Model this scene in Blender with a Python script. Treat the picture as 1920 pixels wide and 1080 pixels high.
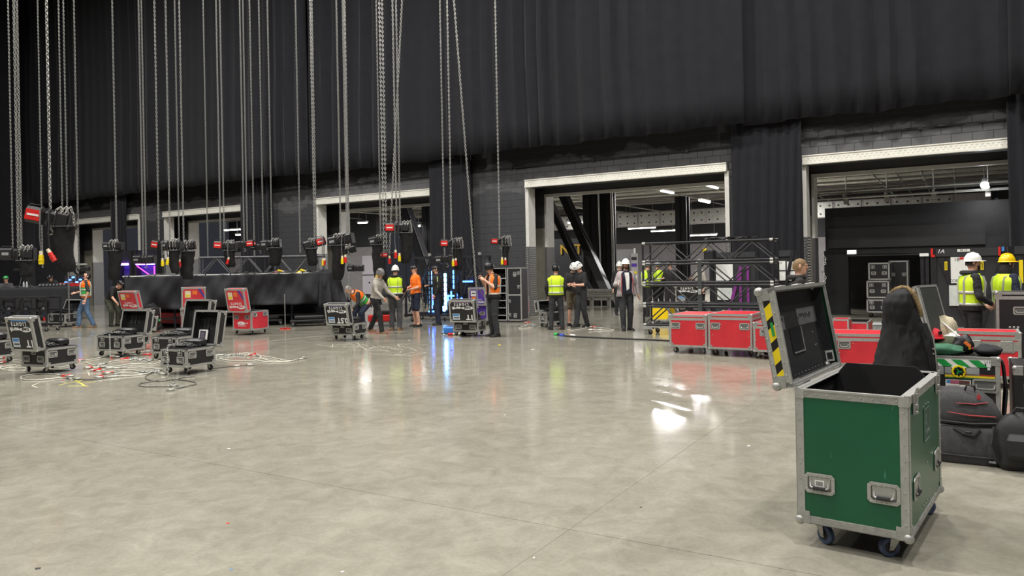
import bpy, math, random
from math import sin, cos, pi, radians, sqrt, atan2
from mathutils import Vector, Matrix
random.seed(7)
for o in list(bpy.data.objects): bpy.data.objects.remove(o)
S = bpy.context.scene
COL = S.collection
# ------------------------------------------------------------------ camera
FPX, HCAM, HOR, ROLL = 1400.0, 1.65, 500.0, 0.019
cd = bpy.data.cameras.new('camera'); cam = bpy.data.objects.new('camera', cd); COL.objects.link(cam)
cd.sensor_width = 36; cd.lens = FPX / 1920 * 36; cd.shift_y = -(540 - HOR) / 1920
cd.clip_end = 300; cd.clip_start = .05
cam.matrix_world = Matrix.Translation((0, 0, HCAM)) @ Matrix.Rotation(pi / 2, 4, 'X') @ Matrix.Rotation(-ROLL, 4, 'Z')
S.camera = cam
# ------------------------------------------------------------------ exposure, world, lamps
vs = S.view_settings
S.display_settings.display_device = 'sRGB'
vs.view_transform = 'Standard'; vs.look = 'None'; vs.gamma = 1; vs.use_curve_mapping = False
vs.exposure = 0.8
w = bpy.data.worlds.new('world'); S.world = w; w.use_nodes = True
w.node_tree.nodes['Background'].inputs[0].default_value = (.75, .8, 1, 1)
w.node_tree.nodes['Background'].inputs[1].default_value = .02

def area(name, loc, size, power, color=(1, .97, .92), target=None, shape='DISK', sy=None):
    l = bpy.data.lights.new(name, 'AREA'); l.energy = power; l.color = color; l.shape = shape; l.size = size
    if sy: l.size_y = sy
    o = bpy.data.objects.new(name, l); COL.objects.link(o); o.location = loc
    d = Vector(target if target else (loc[0], loc[1], 0)) - Vector(loc)
    o.rotation_euler = d.to_track_quat('-Z', 'Y').to_euler()
    return o
# house lamps of the hall, up under the roof
for (x, y, p) in [(-19, 25, 4200), (-11, 20, 4600), (-3, 16.5, 4600), (5, 12.5, 4600), (-15, 9, 4600), (-6, 7, 4600),
                  (2, 2, 3600), (11, 7, 4200), (-9, -4, 4200), (3, -8, 3600)]:
    area('house_lamp', (x, y, 15.5), 1.0, p * .17)

# ------------------------------------------------------------------ geometry of the photograph -> world
def ray(px, py):
    u, v = px - 960, py - HOR
    return (u - ROLL * v) / FPX, (v + ROLL * u) / FPX       # X/Y, drop/Y
def G(px, py, z=0.0):
    a, b = ray(px, py); Y = (HCAM - z) / b
    return Vector((a * Y, Y, z))
def AT(px, py, Y):
    a, b = ray(px, py)
    return Vector((a * Y, Y, HCAM - b * Y))
RW = radians(-31)
DV = Vector((cos(RW), sin(RW), 0)); NV = Vector((-sin(RW), cos(RW), 0)); W0 = Vector((.58, 24.7, 0))
def W(t, D, z=0.0): return W0 + DV * t + NV * D + Vector((0, 0, z))
def onwall(px, D=0.0):
    a = ray(px, 480)[0]
    o = W(0, D)
    return (o.y * a - o.x) / (DV.x - DV.y * a)

# ------------------------------------------------------------------ materials
def lin(c):
    c = c / 255
    return c / 12.92 if c <= .04045 else ((c + .055) / 1.055) ** 2.4
MATS = {}
def M(name, rgb, rough=.6, metal=0, var=.12, scale=12, spec=.5, bump=0, emit=0, sheen=0):
    if name in MATS: return MATS[name]
    m = bpy.data.materials.new(name); m.use_nodes = True; MATS[name] = m
    nt = m.node_tree; b = nt.nodes['Principled BSDF']
    c = [lin(x) for x in rgb]
    b.inputs['Roughness'].default_value = rough; b.inputs['Metallic'].default_value = metal
    b.inputs['Specular IOR Level'].default_value = spec
    b.inputs['Base Color'].default_value = (*c, 1)
    if sheen: b.inputs['Sheen Weight'].default_value = sheen
    m.diffuse_color = (*c, 1)
    if emit:
        b.inputs['Emission Color'].default_value = (*c, 1); b.inputs['Emission Strength'].default_value = emit
    if var or bump:
        g = nt.nodes.new('ShaderNodeTexCoord'); n = nt.nodes.new('ShaderNodeTexNoise')
        n.inputs['Scale'].default_value = scale; n.inputs['Detail'].default_value = 4
        nt.links.new(g.outputs['Object'], n.inputs['Vector'])
        if var:
            r = nt.nodes.new('ShaderNodeValToRGB')
            r.color_ramp.elements[0].position = .3; r.color_ramp.elements[1].position = .7
            r.color_ramp.elements[0].color = (*[x * (1 - var) for x in c], 1)
            r.color_ramp.elements[1].color = (*[min(1, x * (1 + var)) for x in c], 1)
            nt.links.new(n.outputs['Fac'], r.inputs['Fac']); nt.links.new(r.outputs['Color'], b.inputs['Base Color'])
        if bump:
            bp = nt.nodes.new('ShaderNodeBump'); bp.inputs['Strength'].default_value = bump
            nt.links.new(n.outputs['Fac'], bp.inputs['Height']); nt.links.new(bp.outputs['Normal'], b.inputs['Normal'])
    return m
alu = M('aluminium', (178, 178, 174), .42, .45, .1, 30)
steel = M('steel', (168, 168, 164), .4, .45, .12, 40)
galv = M('galvanised', (176, 176, 170), .45, .6, .15, 9)
white_paint = M('white_paint', (212, 210, 203), .5, 0, .06, 6)
black_steel = M('black_steel', (40, 40, 43), .42, .2, .2, 10)
black_paint = M('black_paint', (40, 41, 44), .55, 0, .15, 8)
black_ply = M('black_ply', (31, 31, 33), .5, 0, .15, 20)
black_foam = M('black_foam', (18, 18, 19), .9, 0, .25, 60)
velour = M('velour', (36, 36, 40), .95, 0, .08, 3, .1, 0, 0, .1)
drape_m = M('drape_cloth', (50, 50, 53), .85, 0, .08, 8, .2)
plastic = M('black_plastic', (29, 29, 31), .45, 0, .1, 20)
rubber = M('rubber', (24, 24, 26), .7, 0, .15, 25)
blue_rubber = M('blue_rubber', (70, 84, 112), .6, 0, .15, 25)
red_panel = M('red_panel', (206, 48, 58), .38, 0, .08, 6)
purple_panel = M('purple_panel', (84, 52, 160), .4, 0, .1, 6)
green_panel = M('green_panel', (18, 92, 60), .3, 0, .08, 5)
yellow = M('yellow', (232, 206, 24), .45, 0, .06, 8)
white = M('white_card', (226, 226, 222), .55, 0, .04, 20)
whitetext = M('white_lettering', (226, 226, 226), .5, 0, 0)
blacktext = M('black_lettering', (16, 16, 18), .5, 0, 0)
grey_m = M('grey_plastic', (140, 142, 142), .5, 0, .1, 15)
red_pl = M('red_plastic', (206, 38, 34), .4, 0, .08, 15)
blue_st = M('blue_sticker', (70, 130, 190), .5, 0, .1, 15)
orange_st = M('orange_sticker', (232, 120, 50), .5, 0, .1, 15)

# ------------------------------------------------------------------ mesh building
class MB:
    def __init__(s): s.v = []; s.f = []; s.m = []; s.mi = 0
    def add(s, vs, fs, mi=None):
        o = len(s.v); s.v += [tuple(p) for p in vs]
        s.f += [tuple(i + o for i in f) for f in fs]; s.m += [s.mi if mi is None else mi] * len(fs)
        return s
    def box(s, c, d, R=None, mi=None, taper=1.0):
        x, y, z = [k / 2 for k in d]; c = Vector(c)
        vs = [Vector((a * x * (taper if e > 0 else 1), b * y * (taper if e > 0 else 1), e * z)) for e in (-1, 1) for a, b in ((-1, -1), (1, -1), (1, 1), (-1, 1))]
        if R is not None: vs = [R @ p for p in vs]
        return s.add([p + c for p in vs], [(3, 2, 1, 0), (4, 5, 6, 7), (0, 1, 5, 4), (1, 2, 6, 5), (2, 3, 7, 6), (3, 0, 4, 7)], mi)
    def bb(s, lo, hi, mi=None):
        return s.box([(a + b) / 2 for a, b in zip(lo, hi)], [abs(b - a) for a, b in zip(lo, hi)], None, mi)
    def rbox(s, c, d, r=.01, R=None, mi=None):
        # box with chamfered vertical and horizontal edges
        x, y, z = [k / 2 for k in d]; c = Vector(c); rings = []
        for zz, k in ((-z, r), (-z + r, 0), (z - r, 0), (z, r)):
            X, Y = x - k, y - k
            q = min(r, X * .5, Y * .5)
            rings.append([Vector((a, b, zz)) for a, b in ((-X + q, -Y), (X - q, -Y), (X, -Y + q), (X, Y - q), (X - q, Y), (-X + q, Y), (-X, Y - q), (-X, -Y + q))])
        return s.loft(rings, True, c, R, mi)
    def loft(s, rings, cap=True, c=Vector((0, 0, 0)), R=None, mi=None, closed=True):
        n = len(rings[0]); vs = []
        for r in rings:
            for p in r:
                p = Vector(p)
                if R is not None: p = R @ p
                vs.append(p + Vector(c))
        fs = []
        for i in range(len(rings) - 1):
            for j in range(n if closed else n - 1):
                k = (j + 1) % n
                fs.append((i * n + j, i * n + k, (i + 1) * n + k, (i + 1) * n + j))
        if cap:
            fs.append(tuple(reversed(range(n)))); fs.append(tuple((len(rings) - 1) * n + j for j in range(n)))
        return s.add(vs, fs, mi)
    def tube(s, p0, p1, r, n=8, r1=None, mi=None):
        return s.path([p0, p1], r if r1 is None else [r, r1], n, mi)
    def path(s, pts, r, n=6, mi=None, closed=False, flat=1.0):
        pts = [Vector(p) for p in pts]; k = len(pts)
        if k < 2: return s
        rr = r if isinstance(r, (list, tuple)) else [r] * k
        rings = []; up = None
        for i, p in enumerate(pts):
            if closed: t = pts[(i + 1) % k] - pts[i - 1]
            else: t = pts[min(i + 1, k - 1)] - pts[max(i - 1, 0)]
            if t.length < 1e-9: t = Vector((0, 0, 1))
            t.normalize()
            if up is None: up = Vector((0, 0, 1)) if abs(t.z) < .9 else Vector((1, 0, 0))
            a = t.cross(up)
            if a.length < 1e-4: a = t.orthogonal()
            a.normalize(); b = a.cross(t).normalized(); up = b
            rings.append([p + (a * cos(2 * pi * j / n) + b * sin(2 * pi * j / n) * flat) * rr[i] for j in range(n)])
        if closed: rings.append(rings[0]); return s.loft(rings, False, mi=mi)
        return s.loft(rings, True, mi=mi)
    def ball(s, c, r, n=8, m=5, R=None, mi=None):
        r = r if isinstance(r, (tuple, list)) else (r, r, r)
        rings = []
        for i in range(m + 1):
            t = -pi / 2 + pi * i / m; q = max(cos(t), .02)
            rings.append([Vector((r[0] * q * cos(2 * pi * j / n), r[1] * q * sin(2 * pi * j / n), r[2] * sin(t))) for j in range(n)])
        return s.loft(rings, True, c, R, mi)
    def cyl(s, c, r, h, axis='z', n=16, mi=None, r1=None):
        d = {'x': Vector((1, 0, 0)), 'y': Vector((0, 1, 0)), 'z': Vector((0, 0, 1))}[axis] * (h / 2); c = Vector(c)
        return s.tube(c - d, c + d, r, n, r if r1 is None else r1, mi)
    def torus(s, c, R_, r, axis='z', n=16, m=6, mi=None):
        ax = {'x': (1, 2), 'y': (0, 2), 'z': (0, 1)}[axis]; pts = []
        for i in range(n):
            p = [0, 0, 0]; p[ax[0]] = R_ * cos(2 * pi * i / n); p[ax[1]] = R_ * sin(2 * pi * i / n); pts.append(Vector(p) + Vector(c))
        return s.path(pts, r, m, mi, True)
    def prism(s, poly, ext, mi=None):
        # poly: list of 3D points (planar), ext: extrusion vector
        n = len(poly); e = Vector(ext)
        vs = [Vector(p) for p in poly] + [Vector(p) + e for p in poly]
        return s.add(vs, [tuple(range(n)), tuple(reversed(range(n, 2 * n)))] + [(i, (i + 1) % n, n + (i + 1) % n, n + i) for i in range(n)], mi)
    def mesh(s, name, mats, smooth=False):
        me = bpy.data.meshes.new(name); me.from_pydata(s.v, [], s.f)
        for m in (mats if isinstance(mats, (list, tuple)) else [mats]): me.materials.append(m)
        me.polygons.foreach_set('material_index', s.m)
        me.validate()
        import bmesh
        b = bmesh.new(); b.from_mesh(me); bmesh.ops.recalc_face_normals(b, faces=b.faces); b.to_mesh(me); b.free()
        if smooth: me.polygons.foreach_set('use_smooth', [True] * len(me.polygons)); me.set_sharp_from_angle(angle=radians(40))
        return me
    def build(s, name, mats, parent=None, loc=None, rot=None, smooth=False):
        return link(name, s.mesh(name, mats, smooth), parent, loc, rot)
def link(name, me, parent=None, loc=None, rot=None):
    o = bpy.data.objects.new(name, me); COL.objects.link(o)
    if parent is not None: o.parent = parent
    if loc is not None: o.location = loc
    if rot is not None: o.rotation_euler = rot if isinstance(rot, (tuple, list)) else (0, 0, rot)
    return o
def tag(o, label=None, cat=None, group=None, kind=None):
    if label: o['label'] = label
    if cat: o['category'] = cat
    if group: o['group'] = group
    if kind: o['kind'] = kind
    return o
def thing(name, label, cat, loc=(0, 0, 0), rotz=0, group=None):
    o = bpy.data.objects.new(name, None); COL.objects.link(o); o.location = loc; o.rotation_euler = (0, 0, rotz)
    o.empty_display_size = .1
    return tag(o, label, cat, group)
def struct(o): o['kind'] = 'structure'; return o
def copy_tree(o, parent=None):
    c = o.copy(); COL.objects.link(c)
    if parent is not None: c.parent = parent
    for ch in list(o.children): copy_tree(ch, c)
    return c
CACHE = {}
def cached(key, fn):
    if key not in CACHE: CACHE[key] = fn()
    return CACHE[key]
def text(body, name, m, parent, loc, rot, size, ext=.001, align='CENTER', sx=1.0, bold=0.0, shear=0.0, label=None):
    cu = bpy.data.curves.new(name, 'FONT'); cu.body = body; cu.size = size; cu.extrude = ext; cu.align_x = align; cu.align_y = 'CENTER'
    cu.offset = bold; cu.shear = shear; cu.resolution_u = 2
    t = bpy.data.objects.new(name, cu); COL.objects.link(t)
    me = bpy.data.meshes.new_from_object(t.evaluated_get(bpy.context.evaluated_depsgraph_get()))
    bpy.data.objects.remove(t)
    me.materials.clear(); me.materials.append(m)
    o = link(name, me, parent, loc, rot); o.scale = (sx, 1, 1)
    if label: o['label'] = label
    return o
# ================================================================== SETTING
def floor_material():
    m = bpy.data.materials.new('polished_concrete'); m.use_nodes = True; nt = m.node_tree; N = nt.nodes; L = nt.links
    b = N['Principled BSDF']; g = N.new('ShaderNodeNewGeometry')
    def noise(sc, det=4, rough=.55, dist=0):
        n = N.new('ShaderNodeTexNoise'); n.inputs['Scale'].default_value = sc; n.inputs['Detail'].default_value = det
        n.inputs['Roughness'].default_value = rough; n.inputs['Distortion'].default_value = dist
        L.new(g.outputs['Position'], n.inputs['Vector']); return n
    def ramp(src, a, b_, ca, cb):
        r = N.new('ShaderNodeValToRGB'); r.color_ramp.elements[0].position = a; r.color_ramp.elements[1].position = b_
        r.color_ramp.elements[0].color = (*ca, 1); r.color_ramp.elements[1].color = (*cb, 1); L.new(src, r.inputs['Fac']); return r
    def mix(f, a, b_, bt='MIX'):
        x = N.new('ShaderNodeMix'); x.data_type = 'RGBA'; x.blend_type = bt
        if isinstance(f, float): x.inputs[0].default_value = f
        else: L.new(f, x.inputs[0])
        L.new(a, x.inputs[6]); L.new(b_, x.inputs[7]); return x.outputs[2]
    base = ramp(noise(.8, 8, .68, .8).outputs['Fac'], .32, .68, (.275, .261, .215), (.345, .33, .277)).outputs['Color']
    patch = ramp(noise(4.5, 9, .7, .6).outputs['Fac'], .36, .66, (.82, .81, .78), (1.07, 1.07, 1.06)).outputs['Color']
    fine = ramp(noise(38, 3, .6).outputs['Fac'], .3, .7, (.93, .93, .92), (1.05, 1.05, 1.05)).outputs['Color']
    c = mix(1.0, base, patch, 'MULTIPLY'); c = mix(1.0, c, fine, 'MULTIPLY')
    # trodden dark spots
    v = N.new('ShaderNodeTexVoronoi'); v.inputs['Scale'].default_value = 9; L.new(g.outputs['Position'], v.inputs['Vector'])
    sp = ramp(v.outputs['Distance'], .10, .2, (.86, .86, .86), (1, 1, 1)).outputs['Color']
    msk = ramp(noise(.35, 2).outputs['Fac'], .5, .62, (0, 0, 0), (1, 1, 1)).outputs['Color']
    c = mix(msk, c, mix(1.0, c, sp, 'MULTIPLY'))
    L.new(c, b.inputs['Base Color'])
    r = ramp(noise(.9, 6, .6, .4).outputs['Fac'], .3, .7, (.08,) * 3, (.19,) * 3); L.new(r.outputs['Color'], b.inputs['Roughness'])
    b.inputs['Specular IOR Level'].default_value = .5
    bp = N.new('ShaderNodeBump'); bp.inputs['Strength'].default_value = .04; bp.inputs['Distance'].default_value = .02
    L.new(noise(5, 5).outputs['Fac'], bp.inputs['Height']); L.new(bp.outputs['Normal'], b.inputs['Normal'])
    return m
floor_m = floor_material()
joint_m = M('joint_dark', (112, 106, 94), .9, 0, .2, 5)
o = MB().bb((-40, -32, -.3), (32, 52, -.012)).build('floor', joint_m, None, W0, (0, 0, RW)); struct(o); FLOOR = o
sl = MB().bb((.001, .002, -.1), (5.999, 5.998, 0)).mesh('slab', floor_m)
for i in range(-8, 4):
    for j in range(-3, 11):
        link('slab', sl, FLOOR, (10.1 + 6 * i - 6, -17.3 + 6 * j, 0))
# chalk and paint marks on the slabs
def marks(name, pts_list, m, wd=.02, lab=None):
    b = MB()
    for pts in pts_list:
        P = [G(*p) for p in pts]
        for a, c in zip(P[:-1], P[1:]):
            d = (c - a); n = Vector((-d.y, d.x, 0)).normalized() * wd / 2; z = Vector((0, 0, .0015))
            b.add([a - n + z, c - n + z, c + n + z, a + n + z], [(0, 1, 2, 3)])
    o = b.build(name, m); mw = FLOOR.matrix_basis.inverted(); o.data.transform(mw); o.parent = FLOOR
    if lab: o['label'] = lab
chalk = M('chalk', (186, 183, 166), .9, 0, .2, 30); ypaint = M('yellow_marking', (200, 192, 80), .8, 0, .2, 20)
random.seed(3)
sq = []
for k in range(34):
    x = random.uniform(590, 765); y = random.uniform(645, 664)
    sq.append([(x, y), (x + random.uniform(8, 40), y + random.uniform(-4, 4)), (x + random.uniform(20, 60), y + random.uniform(-5, 5))])
marks('chalk_marking', sq, chalk, .014)
marks('paint_marking', [[(110, 722), (160, 712), (174, 711)], [(142, 713), (160, 724)], [(128, 724), (165, 724)], [(145, 718), (180, 716)]], ypaint, .03)
marks('chalk_marking', [[(70, 727), (60, 723), (75, 717), (110, 715), (125, 717)], [(140, 701), (165, 699), (190, 702)], [(0, 722), (9, 722)], [(165, 698), (168, 704)]], chalk, .02)
marks('chalk_marking', [[(600, 633), (680, 626), (720, 624)], [(500, 640), (600, 630), (640, 628)], [(800, 612), (860, 610)], [(10, 610), (60, 606)], [(125, 638), (150, 632)], [(1010, 612), (1080, 606)]], chalk, .035)

# ---- back wall of black block with five loading doorways
DOORS = [(-27.5, -21.5), (-19.4, -13.0), (-9.59, -3.1), (0, 6.5), (8.66, 15.0)]
DH = 4.25; WT = 6.0
bw = MB(); xs = [-31]
for a, b in DOORS: xs += [a, b]
xs.append(24)
for i in range(0, len(xs), 2): bw.bb((xs[i], .023, 0), (xs[i + 1], .4, WT))
for a, b in DOORS: bw.bb((a, .023, DH), (b, .4, WT))
wallbase = M('wall_mortar', (58, 59, 62), .8, 0, .15, 6)
WALL = bw.build('wall_back', wallbase, None, W0, (0, 0, RW)); struct(WALL)
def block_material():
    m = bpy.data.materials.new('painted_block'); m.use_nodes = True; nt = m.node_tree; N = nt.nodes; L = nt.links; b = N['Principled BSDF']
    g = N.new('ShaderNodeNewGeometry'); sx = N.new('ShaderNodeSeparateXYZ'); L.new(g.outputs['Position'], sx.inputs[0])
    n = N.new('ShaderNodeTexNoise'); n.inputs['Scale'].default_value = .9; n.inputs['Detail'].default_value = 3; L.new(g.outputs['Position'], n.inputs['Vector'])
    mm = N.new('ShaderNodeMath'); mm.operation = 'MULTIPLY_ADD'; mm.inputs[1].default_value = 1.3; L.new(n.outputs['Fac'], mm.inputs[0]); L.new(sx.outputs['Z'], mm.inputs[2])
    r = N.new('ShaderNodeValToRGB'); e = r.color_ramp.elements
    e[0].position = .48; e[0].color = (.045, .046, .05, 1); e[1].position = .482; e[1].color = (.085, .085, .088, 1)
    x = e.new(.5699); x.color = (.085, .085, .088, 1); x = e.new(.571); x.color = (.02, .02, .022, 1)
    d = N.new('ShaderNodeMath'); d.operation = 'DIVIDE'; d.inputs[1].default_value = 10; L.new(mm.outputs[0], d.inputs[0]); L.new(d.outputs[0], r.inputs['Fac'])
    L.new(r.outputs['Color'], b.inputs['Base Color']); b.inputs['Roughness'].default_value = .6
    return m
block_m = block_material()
bl = []
BW, BH = .44, .215
hid = [(-3.5, -2.35), (7.0, 8.4), (-13.6, -12.3)]
nrow = int(5.6 / BH)
for r in range(nrow):
    t = -29.5 + (BW / 2 if r % 2 else 0)
    while t < 14.8:
        z = r * BH
        def cut(t0, t1):
            for a, b in DOORS:
                if z < DH - .02:
                    if t0 >= a and t1 <= b: return None
                    if t0 < a < t1: t1 = a
                    if t0 < b < t1: t0 = b
            return (t0, t1) if t1 - t0 > .06 else None
        q = cut(t, t + BW)
        if q and not any(a <= q[0] and q[1] <= b for a, b in hid): bl.append((q[0], q[1], z))
        t += BW
bl.sort(key=lambda q: (W((q[0] + q[1]) / 2, 0) - Vector((0, 0, 0))).length + (0 if q[2] > .8 else 4))
rest = MB(); bcache = {}
for k, (a, b, z) in enumerate(bl):
    wd = round(b - a - .012, 3)
    if k < 290:
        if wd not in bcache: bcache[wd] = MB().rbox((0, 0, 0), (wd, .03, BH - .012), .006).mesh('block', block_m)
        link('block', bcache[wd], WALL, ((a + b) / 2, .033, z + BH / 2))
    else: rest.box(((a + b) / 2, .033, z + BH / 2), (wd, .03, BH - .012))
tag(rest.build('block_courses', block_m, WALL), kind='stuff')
# conduit on the wall above the doors
b = MB()
b.path([(-29, -.05, 4.95), (15, -.05, 4.95)], .022, 6)
for t in range(-28, 16, 3): b.box((t + .4, -.04, 4.95), (.09, .07, .09))
o = b.build('trim_1', black_steel, None, W0, (0, 0, RW)); struct(o)
# door surrounds
cream_block = M('cream_block', (150, 146, 132), .7, 0, .1, 5)
grey_wall = M('grey_wall', (74, 74, 76), .6, 0, .1, 4)
chequer = M('chequer_plate', (122, 122, 122), .4, .6, .15, 25)
lintel_m = M('lintel_paint', (222, 220, 210), .45, 0, .06, 10)
for k, (a, b) in enumerate(DOORS):
    D = thing('door_%d' % (k + 1), None, None, W0, RW); struct(D); Wd = b - a
    f = MB().bb((a - .06, -.14, DH), (b + .06, .05, DH + .06)); f.bb((a - .06, -.12, DH + .06), (b + .06, .05, DH + .22))
    f.bb((a - .06, -.14, DH + .22), (b + .06, .05, DH + .25))
    f.build('lintel', lintel_m, D)
    f = MB()
    n = int(Wd / .11)
    for i in range(n):
        for z in (.105, .17): f.box((a + .05 + i * .11 + (.05 if z > .12 else 0), -.122, DH + z), (.045, .012, .03))
    tag(f.build('lintel_studs', lintel_m, D), kind='stuff')
    for s, t in ((1, a), (-1, b)):
        MB().bb((t - s * .1, -.03, 2.3), (t + s * .02, .42, DH)).build('jamb_upper', white_paint, D)
        MB().bb((t - s * .12, -.045, 0), (t + s * .025, .43, 2.3)).build('jamb_plate', chequer, D)
        f = MB()
        for i in range(11):
            for j in range(30):
                f.box((t + s * .027, -.02 + i * .04 + (.02 if j % 2 else 0), .06 + j * .075), (.006, .012, .045), Matrix.Rotation(.7 if (i + j) % 2 else -.7, 3, 'X'))
        for j in range(28): f.box((t - s * .05, -.048, .06 + j * .08), (.05, .008, .03), Matrix.Rotation(.6 if j % 2 else -.6, 3, 'Y'))
        tag(f.build('tread_studs', galv, D), kind='stuff')
        # second frame, past the shutter slot
        MB().bb((t - s * 1.0, .4, 0), (t - s * .95, 1.25, 5.2)).build('slot_side', black_paint, D)
        MB().bb((t - s * 1.0, 1.25, 0), (t - s * .02, 1.7, 2.95)).build('inner_pier', cream_block, D)
        MB().bb((t - s * 1.0, 1.25, 2.95), (t - s * .02, 1.7, 5.2)).build('inner_pier_top', grey_wall, D)
        MB().bb((t - s * .05, 1.2, 2.3), (t + s * .02, 1.75, 4.1)).build('inner_jamb', white_paint, D)
        MB().bb((t - s * .06, 1.19, 0), (t + s * .025, 1.76, 2.3)).build('inner_plate', chequer, D)
    MB().bb((a - 1, 1.25, 4.1), (b + 1, 1.7, 5.2)).build('inner_header', grey_wall, D)
    MB().bb((a - .05, 1.2, 4.02), (b + .05, 1.3, 4.12)).build('inner_lintel', white_paint, D)
    MB().bb((a - 1, .4, 5.15), (b + 1, 1.7, 5.25)).build('slot_top', black_paint, D)
# ---- drapes
def drape_mesh(L, z0, z1, amp=.06, lam=.35, seed=1, hem=.0, step=.07, nz=14, rag=0):
    rr = random.Random(seed); ph = [rr.uniform(0, 6.28) for _ in range(8)]
    n = max(4, int(L / step)); b = MB(); vs = []; fs = []
    for j in range(nz + 1):
        f = j / nz; z = z0 + (z1 - z0) * f
        for i in range(n + 1):
            t = L * i / n
            tt = t + .05 * sin(z * .7 + ph[0])
            warp = tt + .25 * sin(tt * .9 + ph[1]) + .1 * sin(tt * 2.3 + ph[2])
            a = amp * (.55 + .45 * sin(tt * .55 + ph[3])) * (1.15 - .35 * f)
            d = a * sin(warp * 2 * pi / lam + ph[4]) + a * .5 * sin(warp * 2 * pi / (lam * 2.7) + ph[5] + z * .1) + a * .25 * sin(warp * 2 * pi / (lam * .43) + ph[6])
            zz = z + (rag * (sin(t * 2.1 + ph[7]) + .6 * sin(t * 5.3)) if j == 0 else 0)
            vs.append((t, d, zz))
    for j in range(nz):
        for i in range(n):
            k = j * (n + 1) + i; fs.append((k, k + 1, k + n + 2, k + n + 1))
    b.add(vs, fs); return b
def drape(name, label, t0, t1, z0, z1, D, amp, lam, seed, m=velour, rag=0, cat='curtain', group=None, step=.07, nz=14):
    b = drape_mesh(t1 - t0, z0, z1, amp, lam, seed, step=step, nz=nz, rag=rag)
    o = b.build(name, m, None, W(t0, D), (0, 0, RW), smooth=True)
    sm = o.modifiers.new('thick', 'SOLIDIFY'); sm.thickness = .012
    tag(o, label, cat, group); return o
AMP = .085
ups = [(-30, -19.5, 'far upper black drape above the two most distant doorways'), (-19.6, -9.4, 'upper black drape above the second doorway from the far corner'),
       (-9.5, -2.6, 'upper black drape hanging behind the cluster of chains above the middle doorway'), (-2.7, 7.25, 'upper black drape above the doorway with the truss stack'),
       (7.15, 13.3, 'upper black drape above the nearest doorway, from the pleated overlap on'), (13.25, 24, 'upper black drape panel above the right edge of the nearest doorway')]
for k, (a, b, lb) in enumerate(ups):
    z1 = 17.8
    drape('upper_drape', lb, a, b, 5.42, z1, -.5 - .28 * (k % 2), AMP, .62 + .07 * (k % 3), 10 + k, rag=.025, group='upper black drapes along the back wall', step=.08)
gl = 'narrow black drape legs between the doorways'
drape('drape_leg', 'pleated black drape leg between the middle doorway and the bare block wall', -3.85, -2.1, .05, 5.7, -.3, .06, .24, 31, group=gl, step=.035)
drape('drape_leg', 'pleated black drape leg between the truss stack doorway and the nearest doorway', 6.75, 8.62, .05, 5.7, -.3, .05, .2, 32, group=gl, step=.03)
drape('drape_leg', 'black drape leg at the far side of the nearest doorway, above the yellow hard hat', 13.22, 17.5, .05, 5.7, -.3, .05, .3, 33, group=gl, step=.04)
drape('drape_leg', 'black drape leg just before the white framed middle doorway, behind the stage truss', -13.85, -12.05, .05, 5.7, -.3, .06, .26, 34, group=gl, step=.04)
drape('drape_leg', 'black drape leg across the farthest doorway, above the purple glow', -23.3, -21.95, .05, 5.7, -.3, .06, .3, 35, group=gl, step=.05)
o = drape_mesh(30, .05, 17.8, .1, .8, 41, step=.12).build('side_drape', velour, None, W(-30.4, -.9), (0, 0, RW - pi / 2), smooth=True)
tag(o, 'tall black drape closing off the far end of the hall', 'curtain')
o = MB().bb((-34, -34, 17.9), (26, .5, 18.1)).build('ceiling', M('roof_black', (20, 20, 22), .9), None, W0, (0, 0, RW)); struct(o)
o = MB().bb((-34, .4, WT), (26, .6, 18)).build('wall_back', wallbase, None, W0, (0, 0, RW)); struct(o)
o = MB().bb((-32.2, -34, 0), (-32, .5, 18)).build('wall_left', black_paint, None, W0, (0, 0, RW)); struct(o)

# ---- rooms behind the doorways
dark_ceiling = M('dark_ceiling', (130, 124, 128), .8, 0, .2, 2)
back_lower = M('back_wall_paint', (150, 146, 146), .6, 0, .08, 2)
def wbox(name, lo, hi, m, kind='structure'):
    o = MB().bb(lo, hi).build(name, m, None, W0, (0, 0, RW)); o['kind'] = kind; return o
wbox('ceiling', (-34, 1.7, 6.3), (30, 48, 6.5), dark_ceiling)
wbox('wall_back', (-26, 31, 0), (14, 31.3, 3.2), back_lower)
wbox('wall_back', (-26, 31, 3.2), (14, 31.3, 6.4), black_paint)
TE = onwall(706, 15)
wbox('wall_left', (-34, 15, 0), (TE, 15.3, 3.1), back_lower)
wbox('wall_left', (-34, 15, 3.1), (TE, 15.3, 6.4), black_paint)
wbox('wall_right', (30, 1.7, 0), (30.3, 31, 6.4), black_paint)
wbox('wall_back', (14, 26, 0), (30, 26.3, 6.4), black_paint)
conc_beam = M('concrete_beam', (150, 144, 144), .8, 0, .12, 3)
b = MB()
for i in range(7): b.bb((-33, 4.4 + i * 3.8, 5.75), (29.8, 4.65 + i * 3.8, 6.3))
for i in range(9): b.bb((-30 + i * 6.4, 1.8, 5.95), (-29.75 + i * 6.4, 30.9, 6.3))
o = b.build('trim_2', conc_beam, None, W0, (0, 0, RW)); struct(o)
b = MB(); random.seed(5)
for i in range(11):
    z = random.uniform(5.1, 5.7); D = random.uniform(2.5, 24)
    b.path([(-33, D, z), (29.5, D, z)], random.choice([.03, .05, .09]), 6)
for i in range(22):
    z = random.uniform(4.9, 5.6); t = random.uniform(-30, 20)
    b.path([(t, 2.2, z), (t, 30, z)], random.choice([.03, .04, .11]), 6)
o = b.build('trim_3', galv, None, W0, (0, 0, RW)); struct(o)
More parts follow.
